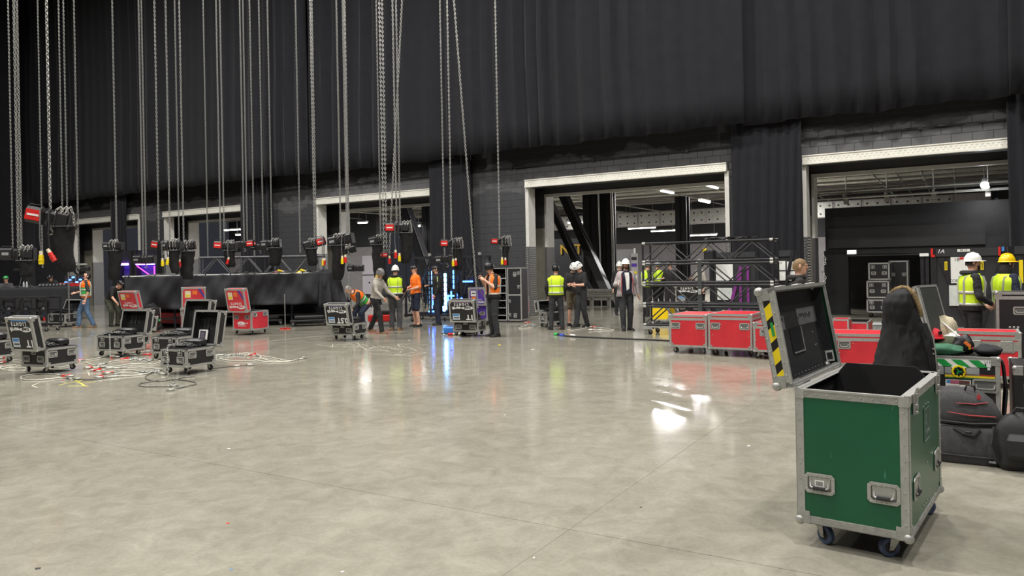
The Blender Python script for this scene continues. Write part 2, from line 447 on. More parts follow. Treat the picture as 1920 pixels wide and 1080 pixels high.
# bolted beam
B = thing('trim_4', None, None, W0, RW); struct(B)
MB().bb((-12, 20.5, 3.9), (13.5, 21, 4.75)).build('beam', conc_beam, B)
for i in range(16):
    t = -9.5 + i * 1.35
    MB().bb((t, 20.46, 3.94), (t + 1.2, 20.5, 4.71)).build('plate', galv, B)
b = MB()
for i in range(16):
    for dx in (.14, .62, 1.06):
        for dz in (4.1, 4.52): b.cyl((-9.5 + i * 1.35 + dx, 20.45, dz), .05, .03, 'y', 8)
tag(b.build('bolts', black_steel, B), kind='stuff')
# columns and braces of the concourse
def column(px0, px1, D, lab, top=6.3):
    t0, t1 = onwall(px0, D), onwall(px1, D)
    c = MB(); wd = t1 - t0
    c.bb((t0, D, 0), (t1, D + .08, top)); c.bb((t0, D + wd - .08, 0), (t1, D + wd, top)); c.bb(((t0 + t1) / 2 - .04, D, 0), ((t0 + t1) / 2 + .04, D + wd, top))
    o = c.build('column', black_steel, None, W0, (0, 0, RW)); o['kind'] = 'structure'
column(1094, 1122, 6.2, ''); column(1126, 1147, 6.4, ''); column(1267, 1288, 9.4, '', 4.5)
column(792, 812, 7, '')
def brace(p0, p1, D, wd=.4):
    a = W(onwall(p0[0], D), D); b_ = W(onwall(p1[0], D), D)
    A = AT(p0[0], p0[1], a.y); Bq = AT(p1[0], p1[1], b_.y)
    d = (Bq - A); n = Vector((d.z, 0, -d.x)).normalized() * wd / 2; e = NV * .35
    o = MB().prism([A - n, Bq - n, Bq + n, A + n], e).build('brace', black_steel); o['kind'] = 'structure'
    o2 = MB().prism([A - n * 1.02 - NV * .02, Bq - n * 1.02 - NV * .02, Bq - n * .9 - NV * .02, A - n * .9 - NV * .02], NV * .02).build('brace_flange', grey_wall); o2['kind'] = 'structure'
brace((1024, 300), (1153, 588), 5.2, .30); brace((1010, 340), (1104, 551), 5.4, .2)
brace((748, 370), (815, 560), 5.5, .4)
o = MB().path([W(onwall(1151, 6), 6, 0), W(onwall(1148, 6), 6, 6)], .05, 8).build('pipe', galv); o['kind'] = 'structure'
o = MB().path([W(onwall(1126, 6), 6, 0), W(onwall(1124, 6), 6, 6)], .03, 8).build('pipe', galv); o['kind'] = 'structure'
# strip lights and lamps in the rooms behind
lampm = M('lamp_glow', (255, 250, 244), .5, 0, 0, 1, .5, 0, 9)
lampw = M('lamp_white', (230, 230, 226), .5, 0, 0)
def strip_light(lab, P, L=1.5, d=None, power=120):
    d = NV if d is None else d
    T = thing('ceiling_light', lab, 'light', P, atan2(d.y, d.x), 'strip lights in the rooms behind the wall')
    MB().box((0, 0, .06), (L, .16, .07)).build('housing', lampw, T)
    MB().rbox((0, 0, 0), (L - .06, .13, .055), .015).build('diffuser', lampm, T)
    for s in (-.4, .4): MB().tube((L * s, 0, .08), (L * s, 0, 6.3 - P.z), .008, 5).build('hanger', steel, T)
    if power:
        area('strip_lamp', tuple(P - Vector((0, 0, .08))), L, power * .2, (1, .98, .95), None, 'RECTANGLE', .13)
P1 = AT(1251, 360, 32.7); P2 = AT(1321, 378, 34.8)
dd = (P2 - P1); dd.z = 0; dd.normalize()
dd = NV
strip_light('bright strip light in the truss stack doorway, nearer of the bright pair', P1, 1.5, dd, 800)
strip_light('bright strip light seen in the truss stack doorway, second one along the same line', P2, 1.5, dd, 800)
strip_light('small strip light showing between the slanted brace and the black column', AT(1086, 417, 46), 1.6, DV, 150)
strip_light('small strip light just past the pair of black columns', AT(1158, 423.5, 50), 1.6, DV, 40)
strip_light('small strip light above the grey panels, left of the row of two', AT(1203, 428, 48), 1.9, DV, 40)
strip_light('small strip light above the grey panels, right of the row of two', AT(1243, 433, 47), 1.6, DV, 40)
strip_light('strip light low above the top of the truss stack', AT(1318, 441, 45), 1.7, DV, 40)
strip_light('strip light high under the lintel, far edge of the truss stack doorway', AT(1335, 350, 33), 1.7, dd, 0)
strip_light('strip light in the second doorway from the far corner, upper one', AT(438, 431, 42), 1.6, DV, 220)
strip_light('strip light in the second doorway from the far corner, lower one', AT(455, 440, 44), 1.2, DV, 60)
strip_light('strip light in the middle doorway above the hoist with the red plate', AT(774, 425, 36), .9, DV, 200)
strip_light('strip light in the middle doorway, lower of two on the right', AT(792, 448, 38), 1.1, DV, 120)
strip_light('strip light in the middle doorway, left edge', AT(680, 418, 37), .6, DV, 60)
# fill lamps added to brighten the concourse, kept out of sight behind the piers
for (px, D, p) in [(905, 6, 1100), (905, 13, 1700), (905, 22, 1500), (540, 8, 1300), (290, 8, 900), (1440, 9.5, 1500), (1440, 17, 2200), (1440, 26, 1500), (560, 20, 900)]:
    t = onwall(px, D); area('concourse_fill', tuple(W(t, D, 5.0)), 1.4, p * .2, (1, .97, .96), None, 'RECTANGLE', .2)
# bright bare lamp in the nearest doorway
P = AT(1846, 347, W(onwall(1846, 2.15), 2.15).y)
T = thing('work_light', 'bright bare work light on the pipes in the nearest doorway', 'light', P, 0)
MB().ball((0, 0, 0), .1, 10, 6).build('bulb', M('bulb_glow', (245, 248, 255), .5, 0, 0, 1, .5, 0, 40), T)
MB().cyl((0, 0, .12), .06, .12).tube((0, 0, .17), (0, 0, 6.3 - P.z), .012, 6).build('holder', steel, T)
area('work_lamp', tuple(P - Vector((0, 0.12, .1))), .3, 14)
# dark structure inside the nearest doorway
def dbox(name, px0, px1, D, y0, y1, th, m):
    t0, t1 = onwall(px0, D), onwall(px1, D)
    Y = W((t0 + t1) / 2, D).y; mid = (px0 + px1) / 2
    z1, z0 = AT(mid, y0, Y).z, AT(mid, y1, Y).z
    return wbox(name, (t0, D, z0), (t1, D + th, z1), m)
dbox('wall_right', 1548, 1990, 3.2, 380, 473, .3, black_paint)
dbox('trim_5', 1553, 1848, 3.1, 423, 462, .1, M('dark_grey_band', (50, 50, 52), .55, 0, .1, 3))
dbox('trim_6', 1545, 1590, 3.2, 470, 640, .4, black_paint)
dbox('trim_7', 1588, 1760, 3.25, 473, 479, .15, grey_wall)
wbox('wall_right', (8.2, 6.8, 0), (17, 7.0, 3.3), black_paint)
b = MB(); random.seed(9)
for i in range(5):
    z = 3.5 + .17 * i + .1 * sin(i * 2.1); D = 2.6 + .7 * i
    b.path([(8.4, D, z), (18, D, z)], random.choice([.025, .04]), 6)
for t in (9.3, 10.4, 11.6, 12.9, 14): b.path([(t, 2.4, 3.55), (t, 9, 4.3)], .035, 6); b.box((t, 3, 3.42), (.12, .2, .16)); b.path([(t, 3, 3.4), (t, 3, 5.6)], .015, 5)
o = b.build('trim_8', galv, None, W0, (0, 0, RW)); struct(o)
T = thing('door_6', None, None, W(onwall(679, 14.9), 14.9), RW); struct(T)
L = onwall(705, 14.9) - onwall(679, 14.9); pw = M('door_white', (206, 200, 206), .5, 0, .04)
for k in (0, 1): MB().bb((0, 0, .05 + k * 1.25), (L, .08, 1.28 + k * 1.25)).build('panel', pw, T)
MB().bb((0, -.02, 1.26), (L, .0, 1.32)).build('push_bar', grey_wall, T); MB().cyl((L * .5, -.02, .8), .05, .03, 'y', 10).build('lock', black_steel, T)
# guard rail
T = thing('guard_rail', 'galvanised guard rail low on the floor behind the man holding a cup', 'barrier', W(onwall(1099, 4.6), 4.6), RW)
L = onwall(1160, 4.6) - onwall(1099, 4.6) + .4
prof = [(0, .42), (-.05, .45), (-.05, .52), (.03, .56), (.03, .6), (-.05, .64), (-.05, .71), (0, .74), (.01, .73), (-.035, .7), (-.035, .65), (.045, .61), (.045, .55), (-.035, .51), (-.035, .46), (.01, .43)]
MB().prism([(0, y, z) for y, z in prof], (L, 0, 0)).build('beam', galv, T)
MB().bb((0, .05, .3), (L, .16, .4)).build('lower_rail', galv, T)
for t in (.15, L * .5, L - .15): MB().bb((t - .06, .05, 0), (t + .06, .15, .7)).build('post', galv, T)
# gold lettering on the dark wall
Tt = wbox('wall_left', (onwall(1020, 9.5), 9.5, 0), (onwall(1100, 9.5), 9.7, 2.9), black_paint)
gold = M('gold', (190, 156, 60), .4, .3, .1)
t0 = onwall(1056, 9.5); Yg = W(t0, 9.5).y; z = AT(1056, 469, Yg).z
tx = text('N TL', 'gold_lettering', gold, None, W(onwall(1049, 9.4), 9.44, z), (pi / 2, 0, RW), .62, .02, 'LEFT', 1.15, .01)
tag(tx, 'gold capital letters on the dark wall behind the slanted brace', 'sign')
# panels and white sheets at the back of the concourse
T = thing('wall_panel', 'tall pale grey panel standing behind the man with the cup', 'panel', W(onwall(1172, 20), 20), RW)
MB().bb((-.8, 0, 0), (.55, .08, 2.55)).build('sheet', grey_m, T); MB().bb((.55, -.02, 0), (.62, .1, 2.6)).build('edge', white, T)
T = thing('notice_board', 'narrow white board with small notices beside the tall grey panel', 'notice board', W(onwall(1189, 19.8), 19.8), RW)
MB().bb((-.2, 0, 0), (.2, .05, 2.3)).build('board', M('board_pale', (170, 166, 166), .6), T)
for z, h, m in ((1.9, .18, plastic), (1.5, .2, purple_panel), (1.1, .14, yellow), (.8, .2, white)): MB().bb((-.17, -.015, z), (.15, 0, z + h)).build('notice', m, T)
# fire point sign
t = onwall(970, -.05); z = AT(970, 506.5, W(t, 0).y).z
T = thing('fire_sign', 'red fire sign fixed to the black block wall beside the doorway', 'sign', W(t, -.04, z), RW)
MB().rbox((0, 0, 0), (.36, .03, .16), .01).build('backing', red_pl, T); MB().bb((-.12, -.02, -.02), (.12, -.014, .02)).build('lettering_panel', M('pale_red', (240, 150, 150), .5), T)
# ================================================================== ROAD CASES
def caster_mesh(r=.05, blue=False):
    def fn():
        b = MB()
        b.mi = 0; b.bb((-.045, -.04, r * 2 + .012), (.045, .04, r * 2 + .018)); b.cyl((0, 0, r * 2 + .006), .03, .014, n=12)
        for s in (-1, 1):
            b.prism([(-.03, s * .024, r * 2 + .01), (.03, s * .024, r * 2 + .01), (r * .55 + .012, s * .024, r - .012), (r * .55 - .012, s * .024, r - .012)], (0, s * .004, 0))
        b.cyl((r * .55, 0, r), .008, .062, 'y', 8)
        f = b.mesh('caster', [galv])
        w_ = MB(); w_.mi = 0
        prof = [(.017, r * .9), (.012, r), (-.012, r), (-.017, r * .9)]
        n = 18; rings = []
        for y, q in [(.017, r * .45)] + prof + [(-.017, r * .45)]:
            rings.append([Vector((q * cos(2 * pi * i / n), y, q * sin(2 * pi * i / n))) for i in range(n)])
        w_.loft(rings, True); w_.mi = 1; w_.cyl((0, 0, 0), r * .55, .038, 'y', 14); w_.mi = 2; w_.cyl((0, 0, 0), r * .18, .044, 'y', 8)
        return f, w_.mesh('wheel', [blue_rubber if blue else rubber, plastic, galv], True)
    return cached(('caster', r, blue), fn)
def add_caster(par, loc, yaw, r=.05, blue=False):
    f, w_ = caster_mesh(r, blue)
    c = link('caster', f, par, loc, yaw)
    link('wheel', w_, c, (r * .55, 0, r)); return c
def handle_mesh(wd=.16, ht=.11, dark=False):
    def fn():
        b = MB(); o = wd / 2; h = ht / 2; k = .018
        def rr(x, z, q): return [(-x + q, -z), (x - q, -z), (x, -z + q), (x, z - q), (x - q, z), (-x + q, z), (-x, z - q), (-x, -z + q)]
        out = rr(o, h, .016); inn = rr(o - k, h - k, .008)
        rings = [[Vector((x, .0, z)) for x, z in out], [Vector((x, -.005, z)) for x, z in out], [Vector((x, -.005, z)) for x, z in inn], [Vector((x, .003, z)) for x, z in inn]]
        # dish: ring plate in front, hollow behind the plate
        b.loft(rings, False); b.mi = 1; b.add(rings[3], [tuple(range(8))]); b.mi = 0
        for i in range(6):
            for z in (h - .009, -h + .009): b.ball((-o + .02 + i * (wd - .04) / 5, -.006, z), .0035, 6, 3)
        for z in (-.3, .3):
            for s in (-1, 1): b.ball((s * (o - .009), -.006, z * ht), .0035, 6, 3)
        g = MB(); g.path([(-o + k + .012, .004, .01), (-o + k + .016, -.008, -h * .35), (-o + k + .03, -.012, -h * .45), (o - k - .03, -.012, -h * .45), (o - k - .016, -.008, -h * .35), (o - k - .012, .004, .01)], .006, 6)
        if dark: g.mi = 1; g.tube((-o + k + .03, -.012, -h * .45), (o - k - .03, -.012, -h * .45), .010, 8)
        return b.mesh('handle', [alu, M('dish_grey', (120, 120, 118), .45, .4, .1, 30)]), g.mesh('grip', [steel, plastic], True)
    return cached(('handle', wd, ht, dark), fn)
def add_handle(par, loc, yaw, wd=.16, ht=.11, dark=False):
    a, g = handle_mesh(wd, ht, dark); hd = link('handle', a, par, loc, yaw); link('grip', g, hd); return hd
def latch_mesh():
    def fn():
        b = MB(); b.rbox((0, -.004, 0), (.105, .008, .10), .004); b.mi = 1
        b.bb((-.038, -.010, -.036), (.038, -.008, .036)); b.mi = 0; b.cyl((0, -.013, -.004), .024, .010, 'y', 14)
        b.prism([(-.028, -.016, -.010), (.028, -.016, -.010), (.020, -.016, .006), (-.020, -.016, .006)], (0, -.006, 0)); b.bb((-.012, -.016, .02), (.012, -.006, .046))
        return b.mesh('latch', [alu, plastic])
    return cached('latch', fn)
def corner_mesh(r=.024):
    def fn():
        b = MB(); b.ball((.010, .010, .010), r, 10, 6)
        for ax in range(3):
            d = [.07, .07, .07]; d[ax] = .004; c = [.033, .033, .033]; c[ax] = -.004; b.box(c, d)
        return b.mesh('corner_cap', [steel], True)
    return cached(('corner', r), fn)
def trim_edges(b, lo, hi, wd=.034, th=.003, skip=()):
    # angle extrusions along the twelve edges
    lo = Vector(lo); hi = Vector(hi)
    for ax in range(3):
        o1, o2 = [i for i in range(3) if i != ax]
        for s1 in (0, 1):
            for s2 in (0, 1):
                if (ax, s1, s2) in skip: continue
                for (p, sp, q, sq) in ((o1, s1, o2, s2), (o2, s2, o1, s1)):
                    L_ = [0, 0, 0]; H_ = [0, 0, 0]
                    L_[ax], H_[ax] = lo[ax], hi[ax]
                    # plate lying on face 'p = const', running from the edge along q
                    if sp: L_[p], H_[p] = hi[p] - .001, hi[p] + th
                    else: L_[p], H_[p] = lo[p] - th, lo[p] + .001
                    if sq: L_[q], H_[q] = hi[q] - wd, hi[q] + th
                    else: L_[q], H_[q] = lo[q] - th, lo[q] + wd
                    b.bb(L_, H_)
def shell(lo, hi, th=.012, top=True, m=0, mi_in=1):
    b = MB(); x0, y0, z0 = lo; x1, y1, z1 = hi
    b.mi = m
    if not top:
        b.bb((x0, y0, z0), (x1, y1, z0 + th))
        for (A, B_) in (((x0, y0, z0), (x0 + th, y1, z1)), ((x1 - th, y0, z0), (x1, y1, z1)), ((x0 + th, y0, z0), (x1 - th, y0 + th, z1)), ((x0 + th, y1 - th, z0), (x1 - th, y1, z1))): b.bb(A, B_)
        e = .0015; b.mi = mi_in
        b.bb((x0 + th, y0 + th, z0 + th), (x1 - th, y1 - th, z0 + th + e))
        for (A, B_) in (((x0 + th, y0 + th, z0), (x0 + th + e, y1 - th, z1 - .001)), ((x1 - th - e, y0 + th, z0), (x1 - th, y1 - th, z1 - .001)), ((x0 + th, y0 + th, z0), (x1 - th, y0 + th + e, z1 - .001)), ((x0 + th, y1 - th - e, z0), (x1 - th, y1 - th, z1 - .001))): b.bb(A, B_)
    else: b.bb(lo, hi)
    return b
def fit_case(F, lx, rx, ty, rot, zb):
    r = radians(rot); P = G(F[0], F[1], zb); ex = Vector((cos(r), sin(r), 0)); ey = Vector((-sin(r), cos(r), 0))
    def solve(px, d):
        a = ray(px, F[1])[0]
        return (P.x - a * P.y) / (a * d.y - d.x)
    wd = solve(lx, -ex); dp = solve(rx, ey)
    a, b_ = ray(F[0], ty); h = HCAM - b_ * P.y - zb
    c = P - ex * wd / 2 + ey * dp / 2; c.z = 0
    return c, wd, dp, h, r
HANG = {'F': 0, 'R': pi / 2, 'B': pi, 'L': -pi / 2}
def road_case(label, pos, wd, dp, h, rot, panel, zb=.13, lid=None, group=None, handles=None, latches=None, cr=.05, inner=black_foam, name='road_case', caster_yaw=None, blue=False, cat='road case', hs=(.16, .11)):
    """lid: None (closed) or (side, opening angle, depth). handles: list of (side, offset along, z)."""
    T = thing(name, label, cat, pos, rot, group)
    x, y = wd / 2, dp / 2; z1 = zb + h
    op = lid is not None
    shell((-x, -y, zb), (x, y, z1), .012, not op).build('body', [panel, inner], T)
    b = MB(); trim_edges(b, (-x, -y, zb), (x, y, z1)); b.build('edge_trim', alu, T)
    cm = corner_mesh()
    for sx in (-1, 1):
        for sy in (-1, 1):
            for sz in ((-1,) if op else (-1, 1)):
                c = link('corner_cap', cm, T, (sx * x, sy * y, zb if sz < 0 else z1)); c.scale = (-sx, -sy, -sz)
    rr = random.Random(hash(label) % 1000 if False else len(label) * 7 + int(wd * 100))
    for sx in (-1, 1):
        for sy in (-1, 1):
            add_caster(T, (sx * (x - .07), sy * (y - .07), zb - cr * 2 - .018), caster_yaw[(sx > 0) * 2 + (sy > 0)] if caster_yaw else rr.uniform(0, 6.28), cr, blue)
    def face(side, off, z):
        return {'F': ((off, -y, z), 0), 'R': ((x, off, z), pi / 2), 'B': ((-off, y, z), pi), 'L': ((-x, -off, z), -pi / 2)}[side]
    for (sd, off, z) in handles or []:
        p, a = face(sd, off, zb + z); add_handle(T, Vector(p) + Vector((sin(a), -cos(a), 0)) * .004, a, *hs)
    for (sd, off) in latches or []:
        p, a = face(sd, off, z1 - .05); link('latch', latch_mesh(), T, Vector(p) + Vector((sin(a), -cos(a), 0)) * .003, a)
    if not op:
        b = MB(); s = z1 - .1
        for (A, B_) in (((-x - .004, -y - .004, s), (x + .004, -y, s + .045)), ((-x - .004, y, s), (x + .004, y + .004, s + .045)), ((-x - .004, -y, s), (-x, y, s + .045)), ((x, -y, s), (x + .004, y, s + .045))): b.bb(A, B_)
        b.build('lid_seam', alu, T); return T, None
    sd, ang, lh = lid
    L, U = (wd, dp) if sd in 'FB' else (dp, wd)
    hp = {'F': (0, -y, z1), 'B': (0, y, z1), 'L': (-x, 0, z1), 'R': (x, 0, z1)}[sd]
    b = MB(); b.bb((-L / 2, 0, lh - .012), (L / 2, U, lh))
    for (A, B_) in (((-L / 2, 0, 0), (-L / 2 + .012, U, lh - .012)), ((L / 2 - .012, 0, 0), (L / 2, U, lh - .012)), ((-L / 2, 0, 0), (L / 2, .012, lh - .012)), ((-L / 2, U - .012, 0), (L / 2, U, lh - .012))): b.bb(A, B_)
    b.mi = 1; e = .0015; q = .012
    b.bb((-L / 2 + q, q, lh - q - e), (L / 2 - q, U - q, lh - q)); b.bb((-L / 2 + q, q, .001), (-L / 2 + q + e, U - q, lh - q)); b.bb((L / 2 - q - e, q, .001), (L / 2 - q, U - q, lh - q))
    b.bb((-L / 2 + q, q, .001), (L / 2 - q, q + e, lh - q)); b.bb((-L / 2 + q, U - q - e, .001), (L / 2 - q, U - q, lh - q))
    lo = b.build('lid', [panel, inner], T)
    lo.matrix_local = Matrix.Translation(hp) @ Matrix.Rotation(HANG[sd], 4, 'Z') @ Matrix.Rotation(radians(ang), 4, 'X') @ Matrix.Translation((0, .004, .003))
    b = MB(); trim_edges(b, (-L / 2, 0, 0), (L / 2, U, lh))
    b.build('lid_trim', alu, lo)
    for sx in (-1, 1):
        for yy, sy in ((0, -1), (U, 1)):
            c = link('corner_cap', cm, lo, (sx * L / 2, yy, lh)); c.scale = (-sx, -sy, -1)
    return T, (lo, L, U, lh)
def logo(lo, L, U, lh, big=None, sticker=True, red=False, sc=1.0, strap=None):
    """stencilled lettering on a lid, upside down once the lid is open"""
    z = lh + .0015; R = (0, 0, pi)
    text('L I G H T S', 'lettering', whitetext, lo, (0, U * (.83 if not red else .38), z), R, .085 * sc, .0005, sx=.92, bold=.003)
    # pointed oval with the dark word in it
    pts = []
    n = 20; cx, cy = L * .2, U * (.66 if not red else .23); a, bb_ = L * .26, U * .085
    for i in range(n):
        t = 2 * pi * i / n; px = cos(t)
        pts.append((cx + a * px, cy + bb_ * sin(t) * (1 if px > 0 else (1 + px * .75)), z))
    MB().prism(pts, (0, 0, .001)).build('emblem', whitetext, lo)
    text('neg', 'lettering', blacktext if not red else red_panel, lo, (L * .23, cy, z + .0015), R, .105 * sc, .0004, sx=1.15, bold=.003)
    text('earth', 'lettering', whitetext, lo, (-L * .2, cy, z + .0005), R, .095 * sc, .0004, sx=1.1, bold=.004, shear=.2)
    if big: text(big, 'lettering', whitetext, lo, (L * .3 if len(big) < 3 else L * .24, U * .24, z), R, .17 * sc, .0005, bold=.006)
    if sticker:
        s = MB(); s.bb((-L * .38, U * .12, z), (-L * .1, U * .4, z + .001)); s.mi = 1; s.bb((-L * .36, U * .29, z + .001), (-L * .12, U * .38, z + .0018)); s.mi = 2; s.bb((-L * .34, U * .19, z + .001), (-L * .12, U * .23, z + .0018))
        s.build('sticker', [M('pale_sticker', (196, 204, 210), .5, 0, .05), blue_st, M('navy', (40, 44, 60), .5)], lo)
    if red:
        s = MB(); s.bb((-L * .36, U * .55, z), (-L * .12, U * .86, z + .001)); s.mi = 1; s.bb((-L * .33, U * .58, z + .001), (-L * .15, U * .68, z + .002)); s.mi = 2; s.bb((-L * .05, U * .68, z), (L * .14, U * .86, z + .001))
        s.build('sticker', [M('cream_sticker', (222, 214, 180), .5), yellow, orange_st], lo)
    if strap:
        MB().prism([(L * .15, U * .97, z), (L * .28, U * .97, z), (L * .48, U * .55, z), (L * .48, U * .42, z)], (0, 0, .0012)).build('tape_stripe', strap, lo)
def top_tape(lo, L, U, lh, m):
    MB().bb((-L * .3, U * .9, lh), (L * .35, U * .965, lh + .002)).build('tape_strip', m, lo)
HL = lambda w_, h_: [('F', -w_ * .28, h_ * .42), ('F', w_ * .28, h_ * .42)]
def contents(T, wd, dp, z, label=None, chain=True, seed=1):
    rr = random.Random(seed)
    b = MB(); b.bb((-wd / 2 + .014, -dp / 2 + .014, z - .06), (wd / 2 - .014, dp / 2 - .014, z + .012)).build('foam_insert', black_foam, T)
    b = MB(); b.rbox((wd * .05, dp * .22, z + .07), (wd * .6, dp * .36, .13), .03); b.rbox((-wd * .2, -dp * .05, z + .04), (wd * .35, dp * .3, .08), .02)
    for k in range(4):
        y = -dp * .3 + k * dp * .12
        b.path([(-wd * .38, y, z + .02), (-wd * .1, y + .04, z + .07 + .02 * (k % 2)), (wd * .15, y, z + .06), (wd * .38, y + .03, z + .025)], .018, 6)
    b.build('chain_bag', plastic, T, smooth=True)
    if chain:
        pts = [(-wd * .36 + wd * .7 * i / 14 + rr.uniform(-.02, .02), -dp * .3 + dp * .3 * sin(i * 1.3), z + .05 + .03 * abs(sin(i * .8))) for i in range(15)]
        tag(chain_along(pts, .034, .006).build('coiled_chain', M('dull_steel', (110, 110, 108), .45, .5, .15, 40), T), kind='stuff')
def link_geo(b, c, d, side, L, wire, n=6, m=4):
    # one oval chain link at c, long axis d, wide axis side
    pts = []; W_ = L * .36
    for i in range(n):
        t = 2 * pi * i / n
        pts.append(c + d * (L * .62 * cos(t)) + side * (W_ * sin(t)))
    b.path(pts, wire, m, None, True)
def chain_along(pts, pitch=.034, wire=.005, b=None, n=6, m=4):
    b = b or MB(); P = [Vector(p) for p in pts]; k = 0; carry = 0
    for a, c in zip(P[:-1], P[1:]):
        d = c - a; L = d.length
        if L < 1e-6: continue
        d.normalize(); s = d.cross(Vector((.3, .7, .1))).normalized(); s2 = d.cross(s)
        t = carry
        while t < L:
            link_geo(b, a + d * t, d, s if k % 2 else s2, pitch, wire, n, m); k += 1; t += pitch
        carry = t - L
    return b
# ---- black chain motor cases on the left
gm = 'black chain motor cases with open lids'
def motor_case(lab, F, lx, rx, ty, rot, zb, lidside, ang, lh, seed, big=None, tape=None, w_=None, l_=None, chain=True, latch=True, h_=None):
    pos, wd, dp, h, r = fit_case(F, lx, rx, ty, rot, zb)
    if w_:
        r_ = r; P = G(F[0], F[1], zb); pos = P - Vector((cos(r), sin(r), 0)) * w_ / 2 + Vector((-sin(r), cos(r), 0)) * (l_ or dp) / 2; pos.z = 0; wd = w_; dp = l_ or dp
    if h_: h = h_
    print('case', lab[:40], [round(q, 2) for q in (wd, dp, h)], [round(q, 2) for q in pos])
    hd = [('F', -wd * .28, h * .42), ('F', wd * .28, h * .42), ('R', -dp * .3, h * .66), ('R', dp * .3, h * .66)]
    lt = [('F', -wd * .27), ('F', wd * .27)] if lidside != 'F' else [('F', 0)]
    T, li = road_case(lab, pos, wd, dp, h, r, black_ply, zb, (lidside, ang, lh), gm, hd, lt, .045)
    contents(T, wd, dp, zb + h, seed=seed, chain=chain)
    if li and lidside == 'F':
        logo(*li, big=big)
        if tape: top_tape(*li, tape)
    elif li:
        lo, L, U, lhh = li
        b = MB(); s = 1
        for k in (-.5, .5):
            b.path([(L * .16 + k * L * .18, U * .78, lhh - .014), (L * .16 + k * L * .16, U * .74, lhh - .04), (L * .16 + k * L * .16, U * .5, lhh - .04), (L * .16 + k * L * .12, U * .46, lhh - .02)], .012, 6)
        b.build('strap', plastic, lo)
        MB().bb((L * .0, U * .44, lhh - .018), (L * .34, U * .82, lhh - .0135)).build('backing_pad', M('dark_pad', (38, 38, 40), .8), lo)
    return T, li, wd, dp, h
motor_case('open black case of a one tonne chain motor, nearest the yellow floor marking', (87.6, 688), 40.8, 146, 656, -22, .13, 'F', 101, .16, 1, '1T', blue_st, h_=.3)
motor_case('black motor case cut by the edge of the photo, red contents on top', (-22, 672), -75, 27, 641, -22, .13, 'F', 101, .16, 2, '1T', w_=.58)
motor_case('open black motor case, chain hanging over its front, behind the floor slings', (230.7, 659), 174, 263, 631, -24, .13, 'B', 101, .16, 3, w_=.74, l_=.5)
motor_case('open black motor case directly behind the one with the chain hanging over its front', (258, 646), 200, 281, 620, -24, .13, 'B', 104, .16, 4, w_=.6)
T, li, *_ = motor_case('open black motor case with a printed sheet in its lid', (349.7, 689.5), 302, 404, 656, -24, .13, 'B', 101, .17, 5)
lo, L, U, lh = li
s = MB(); s.bb((L * .42, U * .04, lh - .06), (L * .06, U * .46, lh - .055)); s.mi = 1; s.bb((L * .36, U * .1, lh - .064), (L * .14, U * .42, lh - .06)); s.mi = 2
for k in range(5): s.bb((L * .33, U * (.13 + .055 * k), lh - .0655), (L * .18, U * (.15 + .055 * k), lh - .064))
s.build('printed_sheet', [white, M('print_dark', (62, 54, 64), .6, 0, .3, 40), M('print_light', (150, 140, 160), .6, 0, .3, 40)], lo)
motor_case('open black motor case half hidden behind the one with the printed sheet', (332, 664), 284, 386, 633, -24, .13, 'B', 102, .16, 6)
motor_case('open black motor case with yellowless plain lid below the left drape, beside the man in jeans'.replace(' yellowless', ''), (122, 606.5), 88, 138, 588, -24, .13, 'B', 112, .14, 7, chain=False, w_=.8, l_=.45)
motor_case('open black case of a half tonne chain motor beside the woman in grey', (663.7, 629), 622, 688, 607, -25, .13, 'F', 101, .17, 8, '0.5T', M('violet_tape', (70, 70, 140), .5))
motor_case('open black case of a one tonne chain motor in front of the purple case', (896.7, 621.8), 850, 911, 601, -18, .13, 'F', 101, .17, 9, '1T', M('mauve_tape', (120, 80, 120), .5))
motor_case('small open black case beside the man in the plain yellow vest', (1025, 606), 1011, 1060, 585, -52, .13, 'L', 100, .15, 10, chain=False)
# chain hanging over two of the fronts
def hung_chain(px, ytop, ybot, Y, lab, tail=None):
    a = AT(px, ytop, Y); z = max(AT(px, ybot, Y).z, .012)
    pts = [a, (a.x, a.y, z)]
    if tail: pts += [tail]
    o = chain_along(pts, .036, .006).build('loose_chain', steel); tag(o, lab, 'chain')
p = G(222, 668); hung_chain(206, 629, 668, 14.25, 'steel chain hanging over the front of an open motor case onto the slings', tuple(p + Vector((0, 0, .012))))
hung_chain(314, 655, 703, 11.55, 'steel chain hanging over the front of the case with the printed sheet')
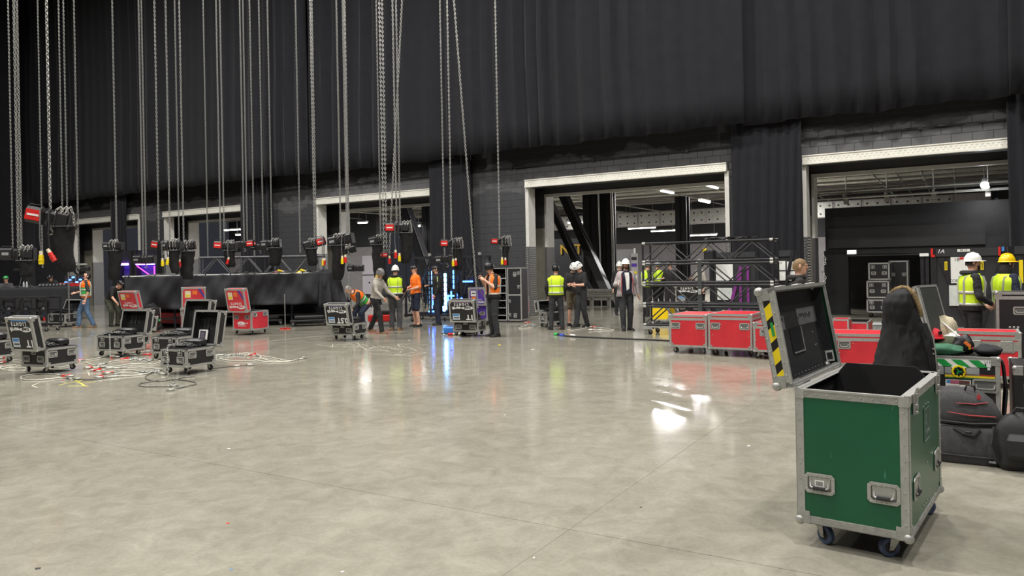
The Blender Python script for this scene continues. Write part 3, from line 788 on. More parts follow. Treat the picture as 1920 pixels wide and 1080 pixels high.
# ---- red cases on the left
gr = 'red motor cases with open lids below the stage drape'
def red_case(lab, F, lx, rx, ty, rot, lidside, ang, lh, stripe=None, zb=.13, front_logo=True, w_=None, l_=None):
    pos, wd, dp, h, r = fit_case(F, lx, rx, ty, rot, zb)
    if w_ or l_:
        P = G(F[0], F[1], zb); wd = w_ or wd; dp = l_ or dp; pos = P - Vector((cos(r), sin(r), 0)) * wd / 2 + Vector((-sin(r), cos(r), 0)) * dp / 2; pos.z = 0
    print('red', lab[:40], [round(q, 2) for q in (wd, dp, h)])
    hd = [('F', -wd * .28, h * .68), ('F', wd * .28, h * .68), ('R', -dp * .3, h * .8), ('R', dp * .3, h * .8)]
    T, li = road_case(lab, pos, wd, dp, h, r, red_panel, zb, (lidside, ang, lh), gr, hd, [('F', -wd * .28), ('F', wd * .28)] if lidside != 'F' else None, .045)
    if front_logo:
        y = -dp / 2 - .002
        pts = [(wd * (-.05 + .2 * cos(2 * pi * i / 14) ), y, zb + h * .36 + .045 * sin(2 * pi * i / 14)) for i in range(14)]
        MB().prism(pts, (0, -.001, 0)).build('emblem', whitetext, T)
        text('neg', 'lettering', red_panel, T, (-wd * .1, y - .002, zb + h * .36), (pi / 2, 0, 0), .07, .0004); text('earth', 'lettering', whitetext, T, (wd * .2, y - .001, zb + h * .37), (pi / 2, 0, 0), .07, .0004)
        text('LIGHTS', 'lettering', whitetext, T, (0, y - .001, zb + h * .22), (pi / 2, 0, 0), .06, .0004, sx=1.4)
    if li and lidside in 'FR': logo(*li, big=None, sticker=False, red=True, strap=stripe)
    return T, li, wd, dp, h
st = M('stripe_blue', (70, 60, 150), .5)
red_case('open red case with blue tape on its lid, standing clear before the stage drape', (471.8, 619.5), 437, 504, 583.6, -25, 'F', 101, .15, st)
red_case('open red case behind the motor case with the printed sheet', (341, 615), 315, 386, 579, -64, 'R', 99, .13, st, front_logo=False, w_=.6)
T, li, wd, dp, h = red_case('open red case with black cables draped over its side, beside the crouching man', (270, 616), 237, 302, 579, -30, 'F', 103, .13, None, front_logo=False)
b = MB(); random.seed(4)
for k in range(5):
    y = -dp * .1 + k * .05
    b.path([(wd * .1, y - .15, .13 + h + .03), (wd * .3, y, .13 + h + .05 + .02 * k), (wd / 2 + .03, y + .04, .13 + h - .02), (wd / 2 + .035, y + .06, .5 - .05 * k), (wd / 2 + .04, y + .1, .2), (wd / 2 + .06, y + .14, .06)], .016, 6)
o = b.build('cable_bundle', plastic, None, T.location, T.rotation_euler.z, smooth=True); tag(o, 'bundle of black cables hanging over the side of a red case', 'cable')
for k, y in enumerate((0.0, .17)):
    g = MB().tube((wd / 2 + .06, y, .3), (wd / 2 + .06, y + .01, .36), .022, 8).build('cable_tie', M('green_tape', (60, 190, 110), .5), o)
o = MB().bb((0, 0, .1), (1.2, .5, .42)).build('storage_case', red_panel, None, W(onwall(290, -7.2), -7.2), RW)
tag(o, 'low red case showing below the hem of the stage drape', 'case')
# purple case
pos, wd, dp, h, r = fit_case((914, 601), 884, 922, 571, -14, .13)
T, li = road_case('open purple case behind the man reading his phone', pos, max(wd, .5), max(dp, .5), h, r, purple_panel, .13, ('F', 100, .12), None, [('F', .1, h * .45), ('F', -.12, h * .45)], None, .045)
lo, L, U, lh = li
s = MB(); z = lh
s.bb((-L * .36, U * .55, z), (-L * .06, U * .86, z + .0015)); s.mi = 1; s.bb((-L * .3, U * .68, z + .0015), (-L * .1, U * .73, z + .0025)); s.mi = 2; s.bb((-L * .34, U * .36, z), (-L * .08, U * .52, z + .0015))
s.build('sticker', [white, M('navy', (40, 44, 60)), orange_st], lo)
pts = [(L * .22 + L * .2 * cos(2 * pi * i / 14), U * .2 + U * .06 * sin(2 * pi * i / 14), z + .0005) for i in range(14)]
MB().prism(pts, (0, 0, .001)).build('emblem', whitetext, lo); text('LIGHTS', 'lettering', whitetext, lo, (0, U * .34, z + .001), (0, 0, pi), .06, .0004, sx=1.4)
text('neg', 'lettering', purple_panel, lo, (L * .22, U * .2, z + .002), (0, 0, pi), .06, .0004)
MB().prism([(L * .1, U * .97, z), (L * .18, U * .97, z), (L * .48, U * .45, z), (L * .48, U * .36, z)], (0, 0, .0012)).build('tape_stripe', M('dusk_tape', (120, 100, 90), .5), lo)
# tall black cabinet with cable shelves
pos = G(951, 604); pos.z = 0
T = thing('cable_cabinet', 'tall black flight cabinet with open cable drawers behind the man reading his phone', 'cabinet', pos, radians(-20))
H = 1.62
MB().bb((0, 0, .03), (.02, .55, H)).build('divider', black_ply, T)
dr = MB().bb((.03, -.01, .05), (.47, .6, H)); dr.build('closed_half', black_ply, T)
b = MB(); trim_edges(b, (.03, -.01, .05), (.47, .6, H), .03); b.bb((.025, -.016, H * .5 - .02), (.475, -.01, H * .5 + .02)); b.build('edge_trim', alu, T)
for z in (.22, .62, 1.05, 1.45): link('latch', latch_mesh(), T, (.08 if z < .9 else .4, -.014, z), 0)
for z in (.2, 1.42): add_handle(T, (.27, -.015, z), 0, .1, .14)
MB().bb((-.5, .5, .05), (0, .55, H)).bb((-.5, 0, .05), (-.48, .5, H)).bb((-.5, 0, H - .02), (0, .55, H)).bb((-.5, 0, .05), (0, .55, .07)).build('open_half', black_ply, T)
b = MB(); trim_edges(b, (-.5, 0, .05), (0, .55, H), .025, skip=()); b.build('edge_trim', alu, T)
for k in range(6):
    z = .2 + k * .22
    MB().bb((-.48, .01, z), (-.01, .5, z + .015)).build('shelf', black_ply, T)
    for j in range(3):
        MB().torus((-.4 + j * .15, .12, z + .09), .05, .022, 'y', 12, 5).build('coiled_cable', plastic, T, smooth=True)
    MB().bb((-.47, .0, z - .01), (-.02, .012, z + .02)).build('label_strip', grey_m, T)
# red case behind that cabinet
pos, wd, dp, h, r = fit_case((972, 590), 955, 986, 557, -31, .13)
road_case('red case on the floor between the tall cabinet and the chequer plate jamb', pos, max(wd, .6), dp, h, r, red_panel, .13, None, None, [('R', 0, h * .6)], None, .045)
# ================================================================== THE GREEN CASE
Fc = G(1707, 1015, .14); Lc = G(1495, 977, .14); hr = radians(-37.3)
gw, gd, gz0, gz1 = .585, 1.10, .14, .905
ex = Vector((cos(hr), sin(hr), 0)); ey = Vector((-sin(hr), cos(hr), 0))
gc = Fc - ex * gw / 2 + ey * gd / 2; gc.z = 0
T = thing('road_case', 'large green road case with its lid open, standing alone on the bare concrete', 'road case', gc, hr)
x, y = gw / 2, gd / 2
def green_material():
    m = M('scuffed_green', (16, 88, 58), .32, 0, .06, 4); nt = m.node_tree; N = nt.nodes; L = nt.links; b = N['Principled BSDF']
    src = b.inputs['Base Color'].links[0].from_socket
    tc = N.new('ShaderNodeTexCoord'); mp = N.new('ShaderNodeMapping'); mp.inputs['Scale'].default_value = (9, 9, 1.2); L.new(tc.outputs['Object'], mp.inputs['Vector'])
    n = N.new('ShaderNodeTexNoise'); n.inputs['Scale'].default_value = 6; n.inputs['Detail'].default_value = 8; L.new(mp.outputs[0], n.inputs['Vector'])
    r = N.new('ShaderNodeValToRGB'); r.color_ramp.elements[0].position = .70; r.color_ramp.elements[1].position = .74; L.new(n.outputs['Fac'], r.inputs['Fac'])
    mx = N.new('ShaderNodeMix'); mx.data_type = 'RGBA'; L.new(r.outputs['Color'], mx.inputs[0]); L.new(src, mx.inputs[6]); mx.inputs[7].default_value = (.05, .2, .14, 1)
    L.new(mx.outputs[2], b.inputs['Base Color']); return m
gm_ = green_material()
felt = M('black_felt', (25, 24, 25), .8, 0, .2, 80)
shell((-x, -y, gz0), (x, y, gz1), .012, False).build('body', [gm_, felt], T)
# extrusions: wide angle with ribs
def rib_trim(b, lo, hi, wd=.042):
    trim_edges(b, lo, hi, wd, .003)
b = MB(); rib_trim(b, (-x, -y, gz0), (x, y, gz1)); b.bb((-x - .006, -y - .006, gz1 - .004), (x + .006, -y + .02, gz1 + .006)); b.bb((-x - .006, y - .02, gz1 - .004), (x + .006, y + .006, gz1 + .006)); b.bb((x - .02, -y, gz1 - .004), (x + .006, y, gz1 + .006)); b.bb((-x - .006, -y, gz1 - .004), (-x + .02, y, gz1 + .006))
b.build('edge_trim', alu, T)
b = MB()
for k in range(5):
    for z in (gz0 + .008 + k * .007, gz1 - .010 - k * .007):
        b.bb((-x, -y - .0045, z), (x, -y - .002, z + .003)); b.bb((x + .002, -y, z), (x + .0045, y, z + .003))
tag(b.build('trim_ribs', alu, T), kind='stuff')
b = MB(); rv = .0048
for k in range(9):
    t = -x + .055 + k * (gw - .11) / 8
    for z in (gz0 + .021, gz1 - .022): b.ball((t, -y - .0045, z), rv, 6, 4)
for k in range(13):
    t = -y + .055 + k * (gd - .11) / 12
    for z in (gz0 + .021, gz1 - .022): b.ball((x + .0045, t, z), rv, 6, 4)
for k in range(8):
    z = gz0 + .08 + k * (gz1 - gz0 - .16) / 7
    for sx in (-1, 1): b.ball((sx * (x - .02), -y - .004, z), rv, 6, 4)
    for sy in (-1, 1): b.ball((x + .004, sy * (y - .012), z), rv, 6, 4)
for (yy, z) in ((-.08, .12), (.0, .115), (.08, .12), (.1, .48), (-.3, .07)): b.ball((x + .003, yy, gz1 - z if z < .3 else gz0 + .06), rv, 6, 4)
for yy in (-.12, -.06, .0): b.ball((x + .003, yy, gz0 + .075), rv, 6, 4)
b.ball((x + .003, .02, gz0 + .3), rv, 6, 4)
tag(b.build('rivets', steel, T), kind='stuff')
cm = corner_mesh(.03)
for sx in (-1, 1):
    for sy in (-1, 1):
        c = link('corner_cap', cm, T, (sx * x, sy * y, gz0)); c.scale = (-sx, -sy, 1)
for sx in (-1, 1): MB().box((sx * (x - .021), -y - .005, gz1 - .024), (.05, .004, .05)).build('corner_brace', alu, T)
for sy in (-1, 1): MB().box((x + .005, sy * (y - .021), gz1 - .024), (.004, .05, .05)).build('corner_brace', alu, T)
for (sx, sy, yaw) in ((-1, -1, -.55), (1, -1, -2.5), (-1, 1, 1.2), (1, 1, .4)):
    add_caster(T, (sx * (x - .10), sy * (y - .12), .01), yaw, .055, True) if False else add_caster(T, (sx * (x - .10), sy * (y - .12), 0), yaw, .055, True)
MB().bb((-x + .02, -y + .02, .128), (x - .02, y - .02, gz0)).build('base_board', black_ply, T)
# recessed handles
h1 = add_handle(T, (-x + .125, -y - .004, gz0 + .235), 0, .165, .115, True)
s = MB(); s.bb((-.026, -.0035, -.018), (.026, -.001, .020)); s.mi = 1
for k in range(9): s.bb((-.018 + k * .0042, -.0042, -.010), (-.016 + k * .0042, -.0034, .013))
s.build('bar_label', [white, blacktext], h1)
add_handle(T, (x - .125, -y - .004, gz0 + .235), 0, .165, .115, True)
add_handle(T, (x + .004, -y + .19, gz0 + .245), pi / 2, .165, .13, True); add_handle(T, (x + .004, y - .19, gz0 + .245), pi / 2, .165, .13, True)
for yy in (-y + .15, y - .16):
    lt = MB(); lt.rbox((0, -.006, 0), (.07, .012, .12), .005); lt.cyl((0, -.016, -.012), .02, .012, 'y', 12); lt.bb((-.014, -.022, .0), (.014, -.01, .055)); lt.ball((0, -.014, -.046), .012, 8, 5); lt.path([(-.02, -.014, .06), (-.02, -.02, .085), (.02, -.02, .085), (.02, -.014, .06)], .005, 6)
    lt.build('latch', steel, T, (x + .003, yy, gz1 - .05), pi / 2)
for hd in [o for o in T.children if o.name.startswith('handle')]:
    MB().rbox((0, .002, .008), (.118, .006, .062), .002).build('flap', alu, hd)
    b = MB()
    for k in range(4): b.ball((-.042 + k * .028, -.002, .03), .003, 6, 3)
    tag(b.build('rivets', steel, hd), kind='stuff')
# name plate on the side
s = MB(); s.rbox((0, 0, 0), (.19, .003, .19), .002); s.build('name_plate', M('plate_green', (30, 74, 56), .35, 0, .05), T, (x + .002, .02, gz0 + .53), pi / 2)
s = MB()
for (A, B_) in (((-.095, -.003, -.095), (.095, -.001, -.091)), ((-.095, -.003, .091), (.095, -.001, .095)), ((-.095, -.003, -.095), (-.091, -.001, .095)), ((.091, -.003, -.095), (.095, -.001, .095)), ((-.06, -.003, .0), (-.05, -.001, .06)), ((-.03, -.003, .0), (-.02, -.001, .06)), ((-.06, -.003, .0), (-.02, -.001, .01))): s.bb(A, B_)
s.build('plate_outline', M('plate_line', (120, 140, 130), .4), T, (x + .003, .02, gz0 + .53), pi / 2)
text('RIGGING', 'lettering', M('plate_line', (120, 140, 130)), T, (x + .0055, .03, gz0 + .485), (pi / 2, 0, pi / 2), .034, .0004)
# dividing board standing in the case
q = x - .016
MB().prism([(-q, .27, gz0 + .05), (q, .27, gz0 + .05), (q, .27, gz1 - .02), (q - .07, .27, gz1 + .065), (-q + .07, .27, gz1 + .065), (-q, .27, gz1 - .02)], (0, .012, 0)).build('divider', felt, T)
MB().bb((-q, -y + .015, gz0 + .2), (q, .268, gz0 + .215)).build('inner_floor', felt, T)
# lid, hinged along the far long side
lh = .094; L, U = gd, gw
b = MB(); q = .012
b.bb((-L / 2, 0, lh - q), (L / 2, U, lh))
for (A, B_) in (((-L / 2, 0, 0), (-L / 2 + q, U, lh - q)), ((L / 2 - q, 0, 0), (L / 2, U, lh - q)), ((-L / 2, 0, 0), (L / 2, q, lh - q)), ((-L / 2, U - q, 0), (L / 2, U, lh - q))): b.bb(A, B_)
b.mi = 1; e = .0015
b.bb((-L / 2 + q, q, lh - q - e), (L / 2 - q, U - q, lh - q)); b.bb((-L / 2 + q, q, .02), (-L / 2 + q + e, U - q, lh - q)); b.bb((L / 2 - q - e, q, .02), (L / 2 - q, U - q, lh - q)); b.bb((-L / 2 + q, U - q - e, .02), (L / 2 - q, U - q, lh - q)); b.bb((-L / 2 + q, q, .004), (L / 2 - q, q + e, lh - q))
lo = b.build('lid', [gm_, M('lid_lining2', (42, 42, 44), .6, 0, .2, 40)], T)
lo.matrix_local = Matrix.Translation((-x - .022, 0, gz1 + .006)) @ Matrix.Rotation(-pi / 2, 4, 'Z') @ Matrix.Rotation(radians(100), 4, 'X') @ Matrix.Translation((0, .006, .002))
# after the turn lid-local +x runs towards the far end... the end facing us is at x = +L/2
b = MB(); trim_edges(b, (-L / 2, 0, 0), (L / 2, U, lh), .026)
for (A, B_) in (((-L / 2 - .005, -.005, -.012), (L / 2 + .005, .016, .004)), ((-L / 2 - .005, U - .016, -.012), (L / 2 + .005, U + .005, .004)), ((-L / 2 - .005, 0, -.012), (-L / 2 + .016, U, .004)), ((L / 2 - .016, 0, -.012), (L / 2 + .005, U, .004))): b.bb(A, B_)
b.build('lid_trim', alu, lo)
near = L / 2
s = MB()
# yellow and black warning strip on the end of the lid
s.bb((near, .03, .026), (near + .0015, U - .03, lh - .026)); s.mi = 1
for k in range(5):
    y0 = .0 + k * .132; za, zb_ = .026, lh - .026; c_ = lambda q: min(U - .03, max(.03, q))
    s.prism([(near + .0015, c_(y0 + .03), za), (near + .0015, c_(y0 + .108), za), (near + .0015, c_(y0 + .078), zb_), (near + .0015, c_(y0), zb_)], (.001, 0, 0))
s.build('warning_strip', [blacktext, yellow], lo)
MB().bb((near + .003, U * .52, .034), (near + .0045, U * .66, .05)).build('green_tape', M('green_tape2', (40, 150, 70), .5), lo)
for sx in (-1, 1):
    for yy, sy in ((0, -1), (U, 1)):
        c = link('corner_cap', cm, lo, (sx * L / 2, yy, lh)); c.scale = (-sx, -sy, -1)
b = MB()
for k in range(7):
    yy = .07 + k * (U - .14) / 6
    for zz in (.012, lh - .012): b.ball((near + .004, yy, zz), .005, 6, 4)
for k in range(14):
    b.ball((-L / 2 + .06 + k * (L - .12) / 13, .03, lh - q - .003), .0035, 6, 4)
for (xx, yy) in ((-.35, U * .6), (-.35, U * .45), (-.38, U * .3), (-.36, U * .29)): b.ball((xx, yy, lh - q - .003), .004, 6, 4)
tag(b.build('rivets', steel, lo), kind='stuff')
# worn tape patches, pocket and label inside
zi = lh - q - .0035
worn = M('worn_tape', (112, 112, 114), .6, 0, .15, 30)
MB().bb((.2, U * .55, zi), (.5, U * .70, zi + .001)).build('tape_patch', worn, lo); MB().bb((-.5, U * .56, zi), (-.08, U * .75, zi + .001)).build('tape_patch', worn, lo)
scrib = M('marker', (22, 22, 24), .6)
s = MB(); random.seed(11)
for (x0, n) in ((.36, 12), (-.24, 24)):
    for k in range(n): s.box((x0 - .13 + .012 * k + random.uniform(-.004, .004), U * .66 + random.uniform(-.012, .012), zi - .001), (.004, random.uniform(.012, .035), .001), Matrix.Rotation(random.uniform(-.7, .7), 3, 'Z'))
tag(s.build('marker_writing', scrib, lo), kind='stuff')
s = MB(); s.bb((-.1, U * .28, zi - .002), (.14, U * .55, zi + .001)); s.mi = 1; s.bb((-.11, U * .28, zi - .005), (-.095, U * .55, zi)); s.bb((-.11, U * .27, zi - .005), (.12, U * .285, zi))
s.build('card_pocket', [M('pocket', (30, 30, 33), .3), steel], lo)
xe = -L / 2 + q + .0025; s = MB(); s.bb((xe - .001, U * .06, .02), (xe + .001, U * .19, .075)); s.mi = 1; s.bb((xe + .001, U * .085, .03), (xe + .002, U * .165, .065)); s.build('code_label', [white, M('label_grey', (60, 60, 64))], lo)
for k in (-.3, .0, .34): MB().rbox((k, U + .006, .02), (.08, .012, .05), .004).build('catch_plate', galv, lo)
for k in (-.42, .42): MB().cyl((k, -.004, -.008), .008, .12, 'x', 8).bb((k - .05, -.004, 0), (k + .05, .03, .006)).build('hinge', galv, lo)

# ================================================================== CHAIN HOISTS
CEIL = 17.9
def drop_chain(p, z0, z1, near):
    if near: return chain_along([(p[0], p[1], z0), (p[0], p[1], z1)], .046, .0075, None, 8, 5)
    return chain_along([(p[0], p[1], z0), (p[0], p[1], z1)], .055, .009, None, 6, 3)
plug_w = M('plug_cream', (222, 214, 190), .5)
hoist_bag = M('chain_bag_cloth', (27, 27, 28), .9, 0, .35, 14, .3, .3)
hoist_body = M('hoist_body', (26, 26, 27), .5, 0, .15, 18)
def plug_mesh(colr):
    b = MB(); b.cyl((0, 0, .03), .026, .06, 'z', 10); b.mi = 1; b.cyl((0, 0, -.035), .034, .07, 'z', 10); b.cyl((0, 0, -.075), .04, .022, 'z', 10); b.cyl((0, 0, -.11), .036, .05, 'z', 10)
    return b.mesh('plug', [plug_w, colr], True)
GH = 'electric chain hoists hanging over the load-in'
def hoist(lab, px, py, Y, yaw=0, tilt=0, plate=True, bag=None, plugs=(), chains=(0,), s=1.0, hook=True, end=1, grp=GH, plate_side='F'):
    P = AT(px, py, Y)
    T = thing('chain_hoist', lab, 'hoist', P, radians(yaw), grp)
    R = Matrix.Rotation(radians(tilt), 3, 'Y')
    def pt(v): return R @ Vector(v) * s
    b = MB()
    # rounded motor end with cooling ribs
    def lofty(x0, x1, hy, hz, k=.03):
        rings = []
        for xx, q in ((x0, k), (x0 + k, 0), (x1 - k, 0), (x1, k)):
            Y_, Z_ = hy - q, hz - q; c = .04
            rings.append([pt((xx * end, y_, z_)) for y_, z_ in ((-Y_ + c, -Z_), (Y_ - c, -Z_), (Y_, -Z_ + c), (Y_, Z_ - c), (Y_ - c, Z_), (-Y_ + c, Z_), (-Y_, Z_ - c), (-Y_, -Z_ + c))])
        b.loft(rings, True)
    lofty(-.34, -.08, .12, .12)
    b.build('motor_end', hoist_body, T, smooth=True)
    b = MB(); lofty(-.09, .10, .10, .10, .01); lofty(.09, .28, .115, .12, .02)
    b.build('gearbox', M('hoist_gearbox', (34, 34, 35), .45, .2), T, smooth=True)
    for xx in (-.08, .0, .10, .29): b = MB(); b.loft([[pt((xx * end + d, y_, z_)) for y_, z_ in ((-.125, -.125), (.125, -.125), (.125, .125), (-.125, .125))] for d in (-.006, .006)], True); b.build('frame_plate', M('hoist_frame', (70, 70, 70), .4, .5), T)
    if plate:
        b = MB(); Rz = R.to_4x4()
        def quad(x0, x1, z0, z1, y0, m):
            b.mi = m; b.prism([pt((x0 * end, y0, z0)), pt((x1 * end, y0, z0)), pt((x1 * end, y0, z1)), pt((x0 * end, y0, z1))], R @ Vector((0, -.004, 0)))
        quad(-.31, -.10, -.075, .08, -.12, 0); quad(-.285, -.125, -.012, .016, -.1245, 1)
        # same plate on the end cap
        b.mi = 0; b.prism([pt((-.341 * end, -.07, -.06)), pt((-.341 * end, .07, -.06)), pt((-.341 * end, .07, .06)), pt((-.341 * end, -.07, .06))], R @ Vector((-.004 * end, 0, 0)))
        b.mi = 1; b.prism([pt((-.3455 * end, -.055, -.01)), pt((-.3455 * end, .055, -.01)), pt((-.3455 * end, .055, .014)), pt((-.3455 * end, -.055, .014))], R @ Vector((-.002 * end, 0, 0)))
        b.build('red_plate', [red_pl, whitetext], T)
    else:
        b = MB(); b.prism([pt((-.28 * end, -.121, -.03)), pt((-.16 * end, -.121, -.03)), pt((-.16 * end, -.121, .03)), pt((-.28 * end, -.121, .03))], R @ Vector((0, -.003, 0)))
        b.build('grey_plate', grey_m, T)
    b = MB()
    for dz in (.13,): b.path([pt((-.33 * end, -.07, .1)), pt((-.28 * end, -.07, .155)), pt((-.14 * end, -.07, .155)), pt((-.09 * end, -.07, .12))], .008 * s, 6)
    b.build('carry_handle', rubber, T)
    if hook:
        b = MB(); b.cyl(pt((.02 * end, 0, -.13)), .02, .07, 'z', 8); b.path([pt((.02 * end, 0, -.16)), pt((.02 * end + .035, 0, -.19)), pt((.02 * end + .035, 0, -.225)), pt((.02 * end, 0, -.245)), pt((.02 * end - .03, 0, -.225))], .011, 6)
        b.build('hook', steel, T)
    for k, dx in enumerate(chains):
        off = dx / 1400 * Y; b_ = None
        o = drop_chain((off, .0 if k == 0 else .04, 0), .1 * s, CEIL - P.z, Y < 14); o.build('lifting_chain', steel, T)
    if bag:
        bx, bl, bw = bag     # offset along x, length, width
        bx *= end
        n = 12; rings = []; rr = random.Random(int(px))
        for i in range(9):
            f = i / 8; zz = -.14 - bl * f; w_ = bw * (1.0 - .18 * f) * (1 if i < 8 else .75)
            rings.append([Vector((bx + w_ * .5 * cos(2 * pi * j / n) * (1 + rr.uniform(-.09, .09)) + .02 * sin(f * 5 + px), w_ * .42 * sin(2 * pi * j / n) * (1 + rr.uniform(-.09, .09)), zz)) for j in range(n)])
        bg = MB(); bg.loft(rings, True); bg.build('chain_bag', hoist_bag, T, smooth=True)
        r = MB(); r.path([(bx - bw / 2, -bw * .42, -.13), (bx + bw / 2, -bw * .42, -.13), (bx + bw / 2, bw * .42, -.13), (bx - bw / 2, bw * .42, -.13)], .012, 5, None, True)
        for q in (-.3, .3): r.tube((bx + q * bw, 0, -.13), (bx * .8 + q * .1, 0, .02), .008, 5)
        r.build('bag_ring', black_steel, T)
        c = MB()
        for q in (-.06, .02, .08):
            pts = [(bx + q, -.05, -.12), (bx + q - .02, -.09, .02), (bx + q, -.09, .12), (bx + q + .04, -.06, .15), (bx + q + .06, -.04, .05), (bx + q + .07, -.03, -.1)]
            chain_along(pts, .046, .008, c, 6, 4)
        tag(c.build('slack_chain', steel, T), kind='stuff')
    for k, (dx, dy, cl, rot) in enumerate(plugs):
        x_, z_ = dx / 1400 * Y, -dy / 1400 * Y
        cb = MB(); cb.path([pt((-.12 * end, -.1, 0)), (x_ + .01, -.15, .15 * s), (x_, -.17, .10 * s), (x_ - .015, -.165, z_ * .5), (x_, -.165, z_ + .08)], .011, 6)
        cb.build('control_cable', rubber if k else M('grey_cable', (92, 92, 92), .5), T, smooth=True)
        pm = cached(('plug', cl), lambda: plug_mesh(yellow if cl == 'y' else red_pl))
        link('plug', pm, T, (x_, -.165, z_ + .02), (0, radians(rot), 0))
    return T
hoist('large chain hoist hanging nearest on the left, red plate, yellow and red plugs dangling', 97, 409, 11, 8, 12, True, (.17, .66, .30), ((-10, 72, 'y', 0), (5, 68, 'r', -28)), (-2,), 1.0)
hoist('dark chain hoist above the seated person in the green cap', 36, 476, 14, 20, 0, False, (.1, .3, .26), (), (-1, 3), .9)
hoist('pale ringed chain hoist hanging before the purple light bars', 214, 461, 19.5, 0, 0, False, (0, .75, .34), (), (5,), .8)
hoist('small grey chain hoist on struts beside the purple light bars', 272, 487, 20, 5, 0, False, None, (), (-3, 1), .9)
hoist('tilted chain hoist with red plate, first of the three hoists before the second doorway', 306, 461, 19.5, -12, 10, True, None, (), (-9,), .9)
hoist('chain hoist with pale plugs and black bag, middle of the three before the second doorway', 323, 460, 18.5, 0, 0, False, (.05, .55, .26), ((-13, 30, 'y', 0), (-3, 28, 'y', 8)), (-4,), .8)
hoist('black bagged chain hoist, last of the three before the second doorway', 347, 462, 19, 15, -8, False, (.05, .7, .34), ((-8, 30, 'r', 0),), (-2,), .85)
hoist('red plated chain hoist above the far end of the stage truss', 424, 461, 20.5, 4, 4, True, (.1, .45, .3), ((7, 27, 'r', 15),), (-10, -4), .95)
hoist('grey chain hoist with its red plate on the near end, over the stage truss', 459, 458, 21.6, 0, -4, True, None, (), (-1, 4), .85, True, -1)
hoist('small dark chain hoist under the black drape leg, over the stage truss', 487, 463, 22, 0, 0, False, None, (), (7,), .8)
hoist('dark chain hoist with square black bag inside the stage truss', 509, 457, 21.5, 0, -5, False, (.1, .5, .4), (), (1,), .9)
hoist('chain hoist with red plate turned to the middle doorway, near end of the stage truss', 588, 457, 20, 12, -16, True, (.05, .45, .3), ((17, 33, 'y', 0), (20, 33, 'r', 8)), (2, 5), .95, True, -1)
hoist('big black chain hoist with long black bag beside the near end of the stage', 641, 450, 18, -8, -10, False, (-.1, .82, .36), ((5, 36, 'y', 0), (11, 34, 'r', 0)), (-2, 9), .98)
hoist('second black chain hoist hanging just under the big one beside the stage', 652, 470, 18.6, 6, -14, False, None, (), (3,), .7)
hoist('small black chain hoist beside the crouching worker in orange and green vest', 668, 503, 18.2, 0, 0, False, None, (), (-14,), .62)
hoist('black chain hoist with the longest bag, over the woman in grey', 713, 450, 20.8, -6, -10, False, (-.02, 1.1, .42), (), (1,), .95)
hoist('red plated chain hoist highest in the cluster, over the worker in the white helmet', 747, 427, 17.5, 0, 0, True, (.17, .7, .3), ((-4, 48, 'r', 0), (3, 54, 'y', 0)), (-3, 3), .92)
hoist('small hoist tangled in loose chain between the two black bags', 729, 478, 18, 25, 0, True, None, ((-2, 8, 'r', 0),), (-9, -3), .55)
hoist('red plated chain hoist over the blue light tubes', 846, 457, 19.5, 0, 3, True, (.16, .55, .27), ((4, 34, 'y', 0), (9, 33, 'r', 0)), (1,), .85)
hoist('dark chain hoist hanging low over the blue light tubes', 836, 486, 20.5, -4, -6, False, None, (), (-2,), .9)
hoist('small red plated chain hoist hanging alone before the bare block wall', 938, 453, 20, 0, 4, True, (.14, .5, .19), ((3, 35, 'y', 0), (9, 36, 'r', 0)), (-1,), .75)
# chains that end on gear already on the ground or out of sight
def lone(lab, px, Y, ybot, ytop=None, px_top=None, near=False):
    a = AT(px, ybot, Y); a.z = max(a.z, .02)
    if px_top is None: b_ = Vector((a.x, a.y, CEIL))
    else:
        b_ = AT(px_top, 0, Y); k = (CEIL - a.z) / (b_.z - a.z); b_ = a + (b_ - a) * k
    o = chain_along([a, b_], .055, .009, None, 6, 3).build('lifting_chain', steel, None); tag(o, lab, 'chain', 'free lifting chains')
lone('slanted lifting chain running down to the purple case', 896, 18.6, 575, px_top=851)
lone('slanted lifting chain crossing the others down to the small tangled hoist', 730, 18.2, 470, px_top=754)
lone('lifting chain hanging to the floor beside the man in jeans', 130, 21.5, 600)
lone('thin lifting chain nearest to the far end drape, over the green cap', 24, 22, 470)
lone('thin lifting chain just behind the large nearest hoist', 119, 22, 500)
lone('lifting chain dropping behind the man in jeans to a dark clamp', 148, 20, 503)
lone('lone lifting chain over the start of the stage drape, between two bagged hoists', 337, 22, 505)
lone('thin lifting chain over the far end of the stage truss', 390, 23, 480)
lone('lifting chain ending in a heap on the near part of the stage truss', 563, 20.8, 472)
lone('thin lifting chain down the black drape leg, first of the two there', 477, 23, 480)
lone('lifting chain beside the two bare chains of the black hoist, down to the floor', 655, 19.5, 560)
lone('thin lifting chain in the dark at the far drape, next to the thick pair', 80, 24, 500)
# ---- clamps and small gear at the chain ends
T = thing('rigging_clamp', 'dark rigging clamp and cable coil at a chain end behind the man in jeans', 'clamp', AT(149, 506, 20.2), 0)
MB().torus((0, 0, 0), .14, .03, 'y', 12, 5).build('coil', plastic, T); MB().rbox((.12, 0, .02), (.3, .16, .12), .02).build('block', black_steel, T); MB().rbox((.02, 0, .14), (.36, .1, .05), .01).build('bracket', steel, T)
